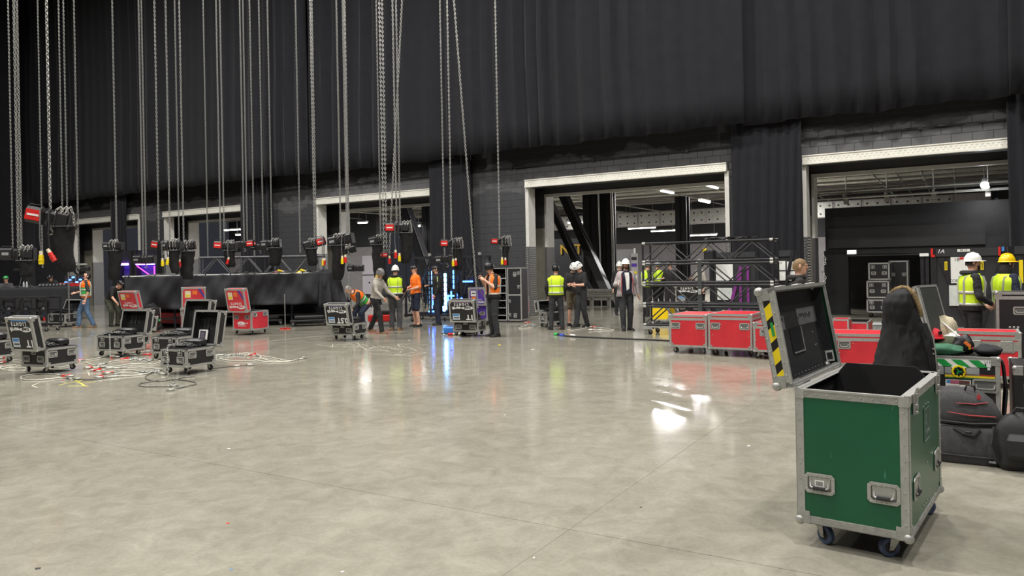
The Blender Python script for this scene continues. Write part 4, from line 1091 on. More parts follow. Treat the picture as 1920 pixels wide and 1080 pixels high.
# ================================================================== STAGE WITH ITS DRAPE
SA = AT(233, 519, 21.6); SB = AT(634, 510, 23.0); SA.z = SB.z = 1.56
sd = (SB - SA); SL = sd.length; sang = atan2(sd.y, sd.x)
T = thing('stage_platform', 'long raised work platform behind the black stage drape, strewn with gear', 'platform', (SA.x, SA.y, 0), sang)
MB().bb((0, .12, 1.44), (SL - .1, 1.9, 1.52)).build('deck', black_ply, T)
MB().tube((-.05, .05, 1.57), (SL * .93, .05, 1.57), .024, 8).build('drape_pipe', steel, T)
for k in range(6):
    for yy in (.2, 1.8):
        q = MB().tube((.2 + k * (SL - .5) / 5, yy, 0), (.2 + k * (SL - .5) / 5, yy, 1.45), .03, 8).build('post', black_steel, T)
for z in (.28, .62): MB().bb((0, .25, z), (SL - .1, .29, z + .05)).build('rail', black_steel, T); MB().bb((0, 1.75, z), (SL - .1, 1.79, z + .05)).build('rail', black_steel, T)
MB().bb((0, 1.95, 0), (SL, 1.97, 1.45)).build('rear_skirt', drape_m, T)
b = MB()
for k in range(9): b.rbox((.12 + k * SL * .115, .05, 1.57), (.035, .075, .085), .01)
tag(b.build('pipe_clips', plastic, T), kind='stuff')
rr = random.Random(8)
n = 150; nz = 16; vs = []; fs = []
for j in range(nz + 1):
    f = j / nz
    for i in range(n + 1):
        t = i / n; X = t * (SL * 1.0)
        sag = .02 * abs(sin(t * 9 * pi)) * (1 - f)
        end = max(0, (t - .8) / .2)
        zz = 1.585 - sag - f * (.97 + .03 * sin(t * 7)) + .05 * end * (1 - f) + .06 * end * f
        swag = .11 * sin(X * 3.2 + f * 3.4 + 1.2 * sin(X * .9)) * (.25 + f) +   .06 * sin(X * 7.5 - f * 5) * (.3 + .7 * f) + .1 * end * sin((t - .8) * 60 - f * 6) * (.3 + f) + .02 * sin(X * 16 + f * 9)
        vs.append((X + .25 * end * f, .0 - .02 + swag - .06 * f, zz))
for j in range(nz):
    for i in range(n):
        k = j * (n + 1) + i; fs.append((k, k + 1, k + n + 2, k + n + 1))
o = MB().add(vs, fs).build('stage_drape', drape_m, None, (SA.x, SA.y, 0), sang, smooth=True)
o.modifiers.new('thick', 'SOLIDIFY').thickness = .008
tag(o, 'long black drape hanging from a pipe along the front of the raised platform', 'drape')
# cloth thrown over the near end
vs = []; fs = []; n = 26; m = 12
for j in range(m + 1):
    f = j / m
    for i in range(n + 1):
        t = i / n; a = -.3 + t * 2.2
        R_ = .35 + .45 * f + .07 * sin(t * 26) * (f + .2)
        vs.append((SL - .45 + R_ * sin(a) * .75, .45 - R_ * cos(a) * .9, 1.66 - .1 * f - 1.0 * f * f + .03 * sin(t * 11 + f * 4)))
for j in range(m):
    for i in range(n):
        k = j * (n + 1) + i; fs.append((k, k + 1, k + n + 2, k + n + 1))
fs.append(tuple(range(n, -1, -1)))
o = MB().add(vs, fs).build('dust_cloth', drape_m, None, (SA.x, SA.y, 0), sang, smooth=True); o.modifiers.new('thick', 'SOLIDIFY').thickness = .01
tag(o, 'black cloth bunched over the near corner of the raised platform', 'cloth')
# box trusses
def truss(lab, pos, ang, L, H, Dp, r, bays, mat=black_steel, zbase=0, pattern='W', grp=None, name='box_truss', posts=True, chord_m=None):
    T = thing(name, lab, 'truss', pos, ang, grp)
    for yy in (0, Dp):
        for z in (0, H):
            MB().tube((0, yy, zbase + z), (L, yy, zbase + z), r, 10).build('chord', chord_m or mat, T, smooth=True)
    bw_ = L / bays
    dm = cached(('diag', round(bw_, 3), H, r), lambda: MB().tube((0, 0, 0), (bw_ / 2, 0, H), r * .6, 6).mesh('brace', mat, True))
    dm2 = cached(('diag2', round(bw_, 3), H, r), lambda: MB().tube((0, 0, H), (bw_ / 2, 0, 0), r * .6, 6).mesh('brace', mat, True))
    for yy in (0, Dp):
        for k in range(bays):
            link('brace', dm, T, (k * bw_, yy, zbase)); link('brace', dm2, T, (k * bw_ + bw_ / 2, yy, zbase))
    for xx in (0, L):
        for yy in (0, Dp): MB().tube((xx, yy, zbase), (xx, yy, zbase + H), r * .9, 8).build('end_post', mat, T)
        for z in (0, H): MB().tube((xx, 0, zbase + z), (xx, Dp, zbase + z), r * .8, 8).build('cross_tube', mat, T)
    for k in range(1, bays): MB().tube((k * bw_, 0, zbase + H), (k * bw_, Dp, zbase + H), r * .6, 6).build('cross_tube', mat, T)
    return T
a = AT(374, 479, 22.4); b_ = AT(606, 470, 23.2); d = b_ - a
q = M('worn_black_tube', (92, 92, 95), .45, .3, .2, 10)
T = truss('black truss lying along the top of the raised platform', (a.x, a.y, 0), atan2(d.y, d.x), Vector((d.x, d.y)).length, .56, .5, .034, 4, q, 1.535)
for k in (.33, .6):
    MB().tube((SL * 0 + 3.6 * k, 0, 1.56), (3.6 * k, 0, 2.08), .03, 8).build('upright', q, T)
# loose cables and plugs along the platform edge
random.seed(21)
def on_stage(x, yy=.25, z=1.53): return Vector((SA.x, SA.y, 0)) + Vector((cos(sang), sin(sang), 0)) * x + Vector((-sin(sang), cos(sang), 0)) * yy + Vector((0, 0, z))
def cable_heap(lab, x0, x1, m, n=7, hgt=.09, r=.014, yy=.3):
    b = MB()
    for k in range(n):
        pts = []
        for i in range(9):
            t = i / 8
            pts.append(on_stage(x0 + (x1 - x0) * t + random.uniform(-.05, .05), yy + random.uniform(-.12, .12), 1.54 + .012 + hgt * abs(sin(t * pi * random.uniform(.6, 2))) * random.uniform(.2, 1)))
        b.path(pts, r, 5)
    o = b.build('cable_heap', m, smooth=True); tag(o, lab, 'cable', 'cable heaps on the platform'); return o
sx = lambda px: (px - 233) / 401 * SL
cable_heap('heap of black cable on the platform below the bagged hoists', sx(255), sx(370), plastic, 7)
cable_heap('heap of black and grey cable under the first truss braces', sx(385), sx(440), rubber, 6)
cable_heap('pale heap of cable and shackles in the middle of the platform edge', sx(440), sx(480), M('grey_cable', (92, 92, 92)), 6, .12)
cable_heap('long black cable heap along the near half of the platform', sx(480), sx(600), plastic, 9, .12, .018)
cable_heap('blue cable lying at the far foot of the stage truss', sx(392), sx(418), M('blue_cable', (50, 80, 150), .5), 3, .05)
# bundles of plugs
def plug_bunch(lab, px, Y_off, cols, n, z=1.6):
    T = thing('plug_bundle', lab, 'plug', on_stage(sx(px), .22, z), sang)
    for k in range(n):
        pm = cached(('plug', cols[k % len(cols)]), lambda: plug_mesh(yellow if cols[k % len(cols)] == 'y' else red_pl))
        link('plug', pm, T, ((k - n / 2) * .07, .03 * (k % 2), .02 * (k % 3)), (0, 1.2 + .3 * k, 0))
    MB().path([(-.3, .02, -.04), (0, .03, .01), (.35, .05, -.04)], .02, 6).build('cable', plastic, T)
plug_bunch('bundle of red and cream plugs lying on the platform edge', 523, 0, 'rry', 4)
plug_bunch('yellow cable plug lying on the platform below the near hoist', 565, 0, 'yy', 3)
# hat that shows above the drape
def dome(b, rx, ry, rz, n=16, m=6, z0=0.0):
    rings = []
    for i in range(m + 1):
        t = (pi / 2) * i / m; q = max(cos(t), .03)
        rings.append([Vector((rx * q * cos(2 * pi * j / n), ry * q * sin(2 * pi * j / n), z0 + rz * sin(t))) for j in range(n)])
    b.loft(rings, True); return b
def hard_hat_mesh(m, kind='hat'):
    def fn():
        b = MB(); dome(b, .118, .138, .125)
        if kind == 'hat':
            rings = []
            for z, k in ((0, 1.0), (-.006, 1.06), (-.012, 1.12), (-.016, 1.10), (-.01, 1.0)):
                rings.append([Vector((.118 * k * cos(2 * pi * j / 16), .138 * k * sin(2 * pi * j / 16) - (.055 * max(0, -sin(2 * pi * j / 16)) if k > 1.05 else 0), z)) for j in range(16)])
            b.loft(rings, False)
            for xx in (-.03, 0, .03): b.path([(xx, .11, .05), (xx, .07, .105), (xx, 0, .126), (xx, -.07, .105), (xx, -.115, .05)], .008, 5)
        else:
            b.loft([[Vector((.12 * k * cos(2 * pi * j / 16), .14 * k * sin(2 * pi * j / 16), z)) for j in range(16)] for z, k in ((.01, 1.0), (-.045, 1.02), (-.05, .98), (.01, .96))], False)
            b.mi = 1
            for sx_ in (-1, 1):
                for yy in (-.05, .0, .05): b.box((sx_ * .098, yy, .068), (.02, .03, .018), Matrix.Rotation(sx_ * .7, 3, 'Y'))
            b.mi = 0; b.path([(0, .13, .04), (0, .08, .11), (0, 0, .13), (0, -.08, .11), (0, -.13, .04)], .014, 6)
        return b.mesh('hard_hat', [m, blacktext], True)
    return cached(('hat', m.name, kind), fn)
hat_white = M('hat_white', (236, 236, 232), .3, 0, 0); hat_yellow = M('hat_yellow', (238, 196, 20), .3, 0, 0); hat_black = M('hat_black', (26, 26, 28), .35, 0, 0); hat_grey = M('hat_grey', (120, 118, 116), .4); hat_green = M('hat_green', (50, 150, 80), .4)
o = link('hard_hat', hard_hat_mesh(hat_white, 'helmet'), None, on_stage(sx(345), .3, 1.56)); tag(o, 'white helmet resting on the platform edge above the red case', 'hat')
# things under and behind the platform
for k, px in enumerate((590, 600, 650)):
    pass
o = thing('pipe_stand', 'thin upright pole standing at the near front of the drape', 'pole', tuple(G(535, 617)), 0)
MB().tube((0, 0, .04), (0, 0, 1.0), .012, 6).build('pole', steel, o); MB().box((0, 0, .02), (.3, .04, .03)).box((0, 0, .021), (.04, .3, .03)).build('foot', red_pl, o)
for k, (px, py, wv, lb) in enumerate([(500, 611, .9, 'dark flat dolly under the platform, in the gap below the drape'), (580, 612, 1.1, 'dark flat dolly at the near end under the platform'), (655, 607, .6, 'dark steel base under the big black hoist')]):
    p = G(px, py); T = thing('flat_dolly', lb, 'dolly', p, sang)
    MB().rbox((0, .3, .16), (wv, .5, .06), .01).build('deck', black_ply, T); MB().rbox((0, .3, .25), (wv * .8, .3, .12), .03).build('cable_tray', plastic, T)
    for sx_ in (-1, 1):
        for yy in (.1, .5): add_caster(T, (sx_ * wv * .42, yy, .002), .6 * sx_, .05)
# ---- low table with a drape at the far left
TA = AT(-12, 541, 26.6); TB = AT(150, 543, 27.6); TA.z = TB.z = 1.22; d = TB - TA; LL = Vector((d.x, d.y)).length; ta = atan2(d.y, d.x)
T = thing('control_table', 'long table under a black drape at the far left, people sitting behind it', 'table', (TA.x, TA.y, 0), ta)
MB().bb((0, .03, 1.17), (LL, .9, 1.22)).build('tabletop', black_ply, T)
for xx in (.1, LL / 2, LL - .1):
    for yy in (.1, .85): MB().tube((xx, yy, 0), (xx, yy, 1.17), .025, 8).build('leg', black_steel, T)
b = drape_mesh(LL, .06, 1.24, .035, .6, 77, step=.05, nz=10)
o = b.build('table_drape', drape_m, None, (TA.x, TA.y, 0), ta, smooth=True); o.modifiers.new('thick', 'SOLIDIFY').thickness = .008; tag(o, 'black drape hanging down the front of the table at the far left', 'drape')
def on_table(px, yy=.4): return Vector((TA.x, TA.y, 1.22)) + Vector((cos(ta), sin(ta), 0)) * ((px + 12) / 162 * LL) + Vector((-sin(ta), cos(ta), 0)) * yy
T = thing('mixing_desk', 'low black lighting desk on the table in front of the seated person', 'desk', on_table(96, .2), ta)
MB().prism([(-.5, 0, 0), (-.5, .5, 0), (-.5, .5, .16), (-.5, .0, .05)], (1.0, 0, 0)).build('body', plastic, T)
for k in range(8): MB().bb((-.45 + k * .11, .05, .06), (-.40 + k * .11, .3, .115)).build('fader_strip', grey_m, T)
T = thing('red_tray', 'flat red crate on the table beside the blue lamps', 'crate', on_table(133), ta); MB().rbox((0, .2, .06), (.9, .3, .12), .02).build('tub', red_pl, T); MB().rbox((0, .2, .125), (.94, .34, .02), .008).build('rim', red_pl, T)
o = MB().path([on_table(20 + k * 7, .15 + .1 * sin(k * 2)) + Vector((0, 0, .015 + .05 * abs(sin(k)))) for k in range(9)], .016, 6).build('cable_heap', M('grey_cable', (92, 92, 92)), smooth=True); tag(o, 'grey cable lying along the far left table', 'cable')
for k, px in enumerate((41, 47)):
    T = thing('water_bottle', 'small clear bottle on the far left table, %s of two' % ('first' if k == 0 else 'second'), 'bottle', on_table(px, .2), 0)
    MB().cyl((0, 0, .08), .035, .16, n=10).build('body', M('clear_plastic', (190, 196, 200), .15), T); MB().cyl((0, 0, .19), .02, .06, n=8).build('neck', white, T)
# legs of the dark hoist frame on the table
T = thing('rigging_stand', 'black splayed rigging stand under the dark hoist at the far left', 'stand', on_table(36, .5), 0)
for a_ in range(3): MB().tube((0, 0, .62), (.28 * cos(a_ * 2.1 + .5), .2 * sin(a_ * 2.1 + .5), 0.01), .02, 6).build('leg', black_steel, T)
MB().rbox((0, 0, .64), (.6, .2, .12), .02).build('head', hoist_body, T)
# ---- truss frame on dollies in front of the table
Pf = G(88, 622); a_ = radians(-14)
T = thing('lighting_truss', 'low black truss frame on wheels loaded with lamps, at the far left edge', 'truss', Pf, a_)
Lf = 2.6
for yy in (0, .5):
    for z in (.18, .62, 1.0):
        MB().tube((-Lf, yy, z), (0, yy, z), .03, 8).build('chord', black_steel, T)
for xx in (-Lf, -Lf * .66, -Lf * .33, 0):
    for yy in (0, .5): MB().tube((xx, yy, .15), (xx, yy, 1.02), .026, 8).build('post', black_steel, T)
for k in range(6): MB().tube((-Lf + k * .43, 0, .2 if k % 2 else .98), (-Lf + (k + 1) * .43, 0, .98 if k % 2 else .2), .018, 6).build('brace', black_steel, T)
for xx in (-Lf + .1, -.1):
    for yy in (.05, .45): add_caster(T, (xx, yy, .002), 1.0, .055)
for k in range(4):
    xx = -Lf + .35 + k * .62
    L_ = thing('moving_light', ['black stage lamp hanging in the low truss frame, first from the edge', 'black stage lamp in the low truss frame, second from the edge', 'black stage lamp in the low truss frame, third from the edge', 'black stage lamp in the low truss frame, nearest its wheeled end'][k], 'lamp', Pf + Vector((cos(a_) * xx - sin(a_) * .25, sin(a_) * xx + cos(a_) * .25, 0)), a_ + .4 * k, 'lamps in the low truss frame')
    MB().rbox((0, 0, .92), (.3, .22, .12), .02).build('base', plastic, L_)
    for s_ in (-1, 1): MB().bb((s_ * .15 - .02, -.05, .5), (s_ * .15 + .02, .05, .88)).build('yoke_arm', plastic, L_)
    MB().ball((0, 0, .58), (.12, .14, .17), 12, 8).build('head', plastic, L_, smooth=True); MB().cyl((0, -.1, .5), .085, .09, 'y', 14).build('lens', M('lens_glass', (50, 54, 66), .08), L_)
    for q in range(2): MB().rbox((.06 * q - .03, -.15, .36), (.05, .02, .1), .006).build('tag', red_pl if k % 2 else white, L_)
# open lid behind that frame
pos = G(60, 596)
road_case('open black case behind the low truss frame, its lid standing upright', pos + Vector((-.2, .6, 0)), .9, .5, .5, radians(-12), black_ply, .13, ('B', 97, .12), None, None, None, .045)
# ---- light tubes and their racks
def glow(name, rgb, e): return M(name, rgb, .5, 0, 0, 1, .5, 0, e)
gb = glow('blue_glow', (60, 110, 255), 5); gc_ = glow('cyan_glow', (130, 195, 255), 9); gp = glow('purple_glow', (150, 90, 255), 14); gpk = glow('pink_strut_glow', (240, 60, 190), 2)
P0 = G(762, 603); P1 = G(905, 603); d = P1 - P0; fa = atan2(d.y, d.x); fl = d.length
T = thing('light_rack', 'wheeled black truss rack of blue glowing light tubes behind the man in the pale green edged vest'.replace(' behind the man in the pale green edged vest', ' behind the cluster of workers'), 'rack', P0, fa)
for yy in (0, .9):
    for xx in (0, fl * .33, fl * .66, fl): MB().bb((xx - .03, yy - .03, .14), (xx + .03, yy + .03, 2.0)).build('post', black_steel, T)
    for z in (.2, 1.98): MB().bb((-.05, yy - .035, z - .035), (fl + .05, yy + .035, z + .035)).build('rail', black_steel, T)
for xx in (0, fl * .33, fl * .66, fl): MB().bb((xx - .025, 0, 1.95), (xx + .025, .9, 2.0)).build('cross_rail', black_steel, T); MB().bb((xx - .025, 0, .17), (xx + .025, .9, .22)).build('cross_rail', black_steel, T)
MB().tube((.1, 0, .3), (fl * .33, 0, 1.9), .03, 8).build('brace', black_steel, T); MB().tube((fl * .95, .9, .3), (fl * .68, .9, 1.9), .03, 8).build('brace', black_steel, T)
for xx in (.15, fl * .5, fl - .15):
    for yy in (.05, .85): add_caster(T, (xx, yy, .002), 1.2 * xx, .06)
for xx in (-.03, fl * .33, fl * .67, fl * .98): MB().rbox((xx, -.02, 2.06), (.09, .08, .09), .01).build('coupler', steel, T)
def lx(px): return (px - 762) / 143 * fl
for (px, z0, z1, m, wd) in [(804, .38, 1.58, gc_, .085), (807, .5, 1.2, gb, .06), (832, .35, 1.5, gc_, .075), (829, .3, .5, gc_, .08), (812, 1.5, 1.66, gb, .05), (822, 1.3, 1.5, gb, .06), (848, 1.0, 1.6, gb, .05), (843, .3, .95, gb, .04), (853, .6, .9, gb, .05), (862, .55, .75, gb, .06), (836, .6, .8, gb, .08)]:
    n = max(1, int((z1 - z0) / .14)); 
    for k in range(n):
        za = z0 + (z1 - z0) * k / n; zb_ = z0 + (z1 - z0) * (k + .86) / n
        MB().rbox((lx(px), .25, (za + zb_) / 2), (wd, .05, zb_ - za), .012).build('light_cell', m, T)
    MB().bb((lx(px) - wd * .7, .28, z0 - .05), (lx(px) + wd * .7, .32, z1 + .05)).build('tube_housing', plastic, T)
for (px0, px1, z) in [(866, 885, 1.22), (800, 815, .30), (836, 850, .78)]: MB().rbox(((lx(px0) + lx(px1)) / 2, .2, z), (lx(px1) - lx(px0), .05, .05), .01).build('light_cell', gb, T)
b = MB(); random.seed(31)
for k in range(26):
    x_ = random.uniform(.1, fl - .1); b.path([(x_ + random.uniform(-.2, .2), random.uniform(.2, .8), random.uniform(.3, 1.8)) for _ in range(4)], .014, 5)
tag(b.build('cable_tangle', plastic, T), kind='stuff')
for k in range(7):
    x_ = fl * (.36 + .09 * k); MB().rbox((x_, .55, .55 + .35 * (k % 3)), (.2, .25, .26), .03).build('fixture', plastic, T)
# purple light bars behind the crouching man
P0 = G(190, 603); ang = radians(-6)
T = thing('light_bar_rack', 'black rack with glowing purple and pink light bars behind the crouching man', 'rack', P0 + Vector((0, 1.2, 0)), ang)
yb = P0.y + 1.2
def zz(py, px=215): return AT(px, py, yb).z
u = yb / 1400
for x0, x1 in ((0, 24), (34, 76)):
    MB().bb((x0 * u, .1, zz(496) + .05), (x1 * u, .2, zz(470))).build('hood', black_steel, T)
    for q in (x0, x1): MB().bb((q * u - .03, 0, 0), (q * u + .03, .3, zz(470))).build('post', black_steel, T)
    MB().bb((x0 * u, .3, .1), (x1 * u, .33, zz(498))).build('rear_panel', M('purple_lit_panel', (60, 50, 110), .6), T)  # purple light from the bars is put into this panel's colour
    for z in (.5, .9, 1.3): MB().bb((x0 * u, .05, z), (x1 * u, .28, z + .04)).build('shelf', black_steel, T)
for x0, x1, m in ((2, 20, gp), (34, 52, gp), (50, 72, gp)): MB().rbox(((x0 + x1) / 2 * u, .02, zz(496)), ((x1 - x0) * u, .07, .07), .02).build('light_cell', m, T)
MB().tube((36 * u, .05, zz(500)), (62 * u, .05, zz(518)), .018, 6).build('light_cell', gpk, T); MB().tube((70 * u, .05, zz(500)), (70 * u, .05, zz(516)), .022, 6).build('light_cell', gpk, T)  # pink struts of the rack, given a glow of their own
MB().tube((43 * u, .05, zz(530)), (43 * u, .05, zz(556)), .025, 6).build('light_cell', gpk, T)
# blue lamps on the table
T = thing('lamp_row', 'row of small blue glowing lamps above the red crate', 'lamp', on_table(122, .75), ta)
for k in range(7):
    MB().rbox((-.1 + k * .12, 0, .16 + .09 * (k % 3)), (.10, .05, .06), .015).build('light_cell', gb, T)
    MB().bb((-.14 + k * .12, .03, 0), (-.06 + k * .12, .12, .40)).build('housing', plastic, T)
# truss stack on wheels
P0 = G(1214, 631); u_ = atan2(DV.y, DV.x)
base = G(1208, 627)
SD = thing('truss_dolly', 'wheeled steel dolly under the stack of black trusses', 'dolly', base, RW)
LT = 2.95
for yy in (0, .5): MB().bb((0, yy - .04, .17), (LT, yy + .04, .2)).build('rail', steel, SD)
for xx in (.12, LT - .12):
    for yy in (0.02, .5):
        add_caster(SD, (xx, yy, .0), .8 + xx, .055); MB().bb((xx - .1, yy - .07, .13), (xx + .1, yy + .07, .19)).build('wheel_box', grey_m, SD)
zs = [.235, .725, 1.215, 1.705]
nm = ['bottom black truss of the four stacked on the dolly', 'second black truss from the bottom of the dolly stack', 'third black truss from the bottom of the dolly stack', 'topmost black truss of the four stacked on the dolly']
for k, z in enumerate(zs):
    T = truss(nm[k], base, RW, LT, .425, .5, .027, 3, black_steel, z, grp='trusses stacked on the dolly')
    for yy in (0, .5):
        for xx in (0.03, LT - .03):
            for zq in (0, .425): MB().cyl((xx, yy, z + zq), .036, .07, 'x', 10).build('coupler', steel, T)
T = thing('ratchet_strap', 'dark webbing strap standing across the middle of the stacked trusses', 'strap', base + DV * (LT * .46), RW)
MB().bb((-.045, -.05, .22), (.045, -.032, 1.72)).build('webbing', M('webbing', (58, 62, 62), .7), T); MB().rbox((0, -.06, 1.0), (.07, .03, .12), .01).build('buckle', steel, T)
o = MB()
random.seed(6)
for k in range(7): o.path([base + DV * (LT * .48 + i * .14) + NV * (.1 + random.uniform(0, .3)) + Vector((0, 0, 2.15 + .02 + .05 * abs(sin(i * 1.1 + k)))) for i in range(9)], .015, 5)
o = o.build('cable_heap', plastic, smooth=True); tag(o, 'loose black cables lying on the topmost stacked truss', 'cable')
# ================================================================== RED TRUNKS AND GEAR ON THE RIGHT
def trunk(lab, F, lx, ty, rot, dp, zb=.13, extra_h=0, hs=(.17, .12), grp='big red trunks lined up before the trusses', n=2, panel=None):
    pos, wd, _, h, r = fit_case(F, lx, F[0] + 20, ty, rot, zb)
    P = G(F[0], F[1], zb); pos = P - Vector((cos(r), sin(r), 0)) * wd / 2 + Vector((-sin(r), cos(r), 0)) * dp / 2; pos.z = 0
    print('trunk', [round(q, 2) for q in (wd, h)], [round(q, 2) for q in pos])
    hd = [('F', -wd * .33, h * .66), ('F', wd * .33, h * .66)] if n == 2 else [('F', -wd * .05, h * .66)]
    T, _ = road_case(lab, pos, wd, dp, h, r, panel or red_panel, zb, None, grp, hd, None, .05, hs=hs)
    b = MB()
    for (xx, zz_) in ((-.4, .4), (.42, .38), (-.2, .7), (.22, .7)): b.ball((xx * wd, -dp / 2 - .003, zb + zz_ * h), .009, 6, 4)
    tag(b.build('rivets', steel, T), kind='stuff')
    return T, pos, wd, h, r
trunk('big red trunk at the end of the row beside the truss stack', (1326, 652), 1256, 591, -31, 1.0)
trunk('big red trunk in the middle of the row before the truss stack', (1411, 657), 1328.5, 590, -31, 1.0)
trunk('lower red trunk of the row, half behind the raised green lid', (1462, 661), 1413, 606, -31, .6, n=1)
trunk('long red trunk with a small name plate, between the green lid and the parka', (1692, 688), 1562, 628, -22, .8, grp=None)
P = G(1606, 630)
def low_box(lab, px, py, wv, dv, hv, m, ang=RW, open_=True, name='storage_tray', z0=0.0):
    T = thing(name, lab, 'crate', AT(px, py, 0) if False else G(px, py) + Vector((0, 0, z0)), ang)
    shell((-wv / 2, 0, 0), (wv / 2, dv, hv), .02, not open_).build('tub', [m, black_foam], T)
    b = MB(); trim_edges(b, (-wv / 2, 0, 0), (wv / 2, dv, hv), .03); b.build('edge_trim', alu, T); return T
low_box('low open red tray behind the long red trunk', 1606, 634, .45, .9, .34, red_panel)
low_box('upright red trunk end just past the raised green lid', 1576, 640, .32, .5, .45, red_panel, open_=False, name='small_case')
def grey_crate(lab, px, py, Y, wv, hv):
    a = G(px, py); T = thing('plastic_crate', lab, 'crate', a, RW, 'grey plastic crates among the trunks')
    b = MB(); b.rbox((0, .2, hv / 2), (wv, .4, hv), .015); b.build('tub', grey_m, T)
    b = MB(); b.rbox((0, .2, hv - .02), (wv + .03, .43, .035), .008); b.build('rim', M('crate_grey', (168, 172, 172), .5), T)
    for k in range(4): MB().bb((-wv / 2 + .04 + k * (wv - .08) / 3 - .008, -.012, .03), (-wv / 2 + .04 + k * (wv - .08) / 3 + .008, .0, hv - .05)).build('rib', grey_m, T)
grey_crate('grey plastic crate standing between the long red trunk and the parka', 1650, 640, 0, .24, .36)
grey_crate('grey plastic crate beyond the upright grey lid of the sticker covered case', 1768, 640, 0, .5, .62)
# long red case at the right edge
T, pos, wd, h, r = trunk('long scuffed red case with silver rails behind the sticker covered case', (1916, 712), 1762, 624, -31, .5, grp=None)
MB().bb((-wd / 2, -.254, .13 + h * .6), (wd / 2, -.25, .13 + h * .8)).build('rail', galv, T)
for k in (-.05, .33): MB().rbox((wd * k, -.26, .13 + h * .7), (.13, .02, .14), .006).build('latch', steel, T)
P = W0
low_box('small open red tray with rags behind the long scuffed red case', 1793, 676, .40, .45, .5, red_panel)
# black case standing behind it
a = AT(1880, 616, 10.1)
T, _ = road_case('black upright case with silver edges at the right edge behind the yellow hard hat man'.replace('yellow hard hat man', 'long red case'), Vector((a.x + .42, a.y, 0)), .86, .4, 1.05, RW, black_ply, .13, None, None, [('F', -.16, .8)], None, .05)
b = MB()
for k in range(3):
    for q in range(2): b.ball((-.28 + k * .045, -.256, .66 + q * .05), .016, 6, 4)
tag(b.build('studs', steel, T), kind='stuff')
# ---- sticker covered workbox
pos, wd, dp, h, r = fit_case((1877, 812), 1700, 1905, 672, -31, .12)
print('workbox', wd, dp, h)
dp = .6; Pf = G(1877, 812, .12); pos = Pf - Vector((cos(r), sin(r), 0)) * wd / 2 + Vector((-sin(r), cos(r), 0)) * dp / 2; pos.z = 0
WB, _ = road_case('black workbox covered in stickers and heaped with clothes, beside the green case', pos, wd, dp, h, r, black_ply, .12, None, None, [('F', wd * .35, h * .62), ('R', 0, h * .6)], None, .045, hs=(.2, .12))
for o in list(WB.children):
    if o.name.startswith('lid_seam'): bpy.data.objects.remove(o)
zt = .12 + h; yf = -dp / 2 - .0035
def wx(px): return wd / 2 - (1877 - px) / 177 * wd          # along the front
def wz(py): return zt - (py - 672) * (h / 140)
MB().bb((-wd / 2, yf, wz(692)), (wd / 2, yf + .002, wz(688))).build('edge_line', steel, WB) if False else None
b = MB(); b.bb((wx(1760), yf - .001, wz(691)), (wx(1850), yf, wz(677))); b.mi = 1
for k in range(3):
    x0 = wx(1768 + k * 32); b.prism([(x0 - .05, yf - .001, wz(677.3)), (x0 + .03, yf - .001, wz(677.3)), (x0 + .10, yf - .001, wz(690.7)), (x0 + .02, yf - .001, wz(690.7))], (0, -.001, 0))
b.build('striped_sticker', [white, M('sticker_green', (30, 150, 70), .45)], WB)
for (px, wv, hv) in ((1768, .05, .09), (1782, .05, .09), (1822, .05, .07), (1834, .05, .07)): MB().bb((wx(px) - wv / 2, yf - .001, wz(707)), (wx(px) + wv / 2, yf, wz(692))).build('worn_sticker', M('worn_sticker', (150, 152, 152), .6, 0, .35, 9), WB)
b = MB(); b.torus((wx(1802), yf - .003, wz(700)), .046, .011, 'y', 18, 5); b.build('ring_emblem', yellow, WB)
b = MB(); b.cyl((wx(1802), yf - .002, wz(700)), .038, .003, 'y', 16); b.mi = 1
for a_ in range(8): b.box((wx(1802) + .036 * cos(a_ * pi / 4), yf - .008, wz(700) + .036 * sin(a_ * pi / 4)), (.012, .012, .012))
b.mi = 2
for a_ in (0, 2.09, 4.19): b.box((wx(1802) + .014 * cos(a_), yf - .004, wz(700) + .014 * sin(a_)), (.03, .002, .012), Matrix.Rotation(-a_, 3, 'Y'))
b.build('emblem_centre', [blacktext, blacktext, M('sticker_green', (30, 150, 70))], WB)
for k, (dx, a_) in enumerate(((-.035, .6), (.035, -.6))):
    b = MB(); b.prism([(wx(1802) + dx - .025, yf - .001, wz(691)), (wx(1802) + dx, yf - .001, wz(689.5)), (wx(1802) + dx + .025, yf - .001, wz(691)), (wx(1802) + dx + .012, yf - .001, wz(694.5)), (wx(1802) + dx - .012, yf - .001, wz(694.5))], (0, -.002, 0)); b.build('feather', white, WB)
text('H', 'lettering', whitetext, WB, (wx(1752), yf - .001, wz(684)), (pi / 2, 0, 0), .09, .0005, sx=.8, bold=.003)
b = MB(); cx, cz = wx(1857), wz(686)
b.rbox((cx, yf, cz), (.035, .002, .035), .001); 
for k in range(3): b.box((cx - .02 + .018 * k, yf, cz + .03), (.012, .002, .03))
b.box((cx + .026, yf, cz + .004), (.03, .002, .012)); b.box((cx, yf, cz - .032), (.02, .002, .02))
b.build('hand_emblem', whitetext, WB)
b = MB()
for k, (m, y0, y1) in enumerate(((0, 704, 707), (1, 707, 711), (2, 711, 714))): b.mi = m; b.bb((wx(1776), yf - .001, wz(y1)), (wx(1868), yf, wz(y0)))
b.build('tricolour_tape', [M('tape_red', (150, 50, 36), .5), M('tape_yellow', (224, 196, 40), .5), M('tape_green', (40, 90, 46), .5)], WB)
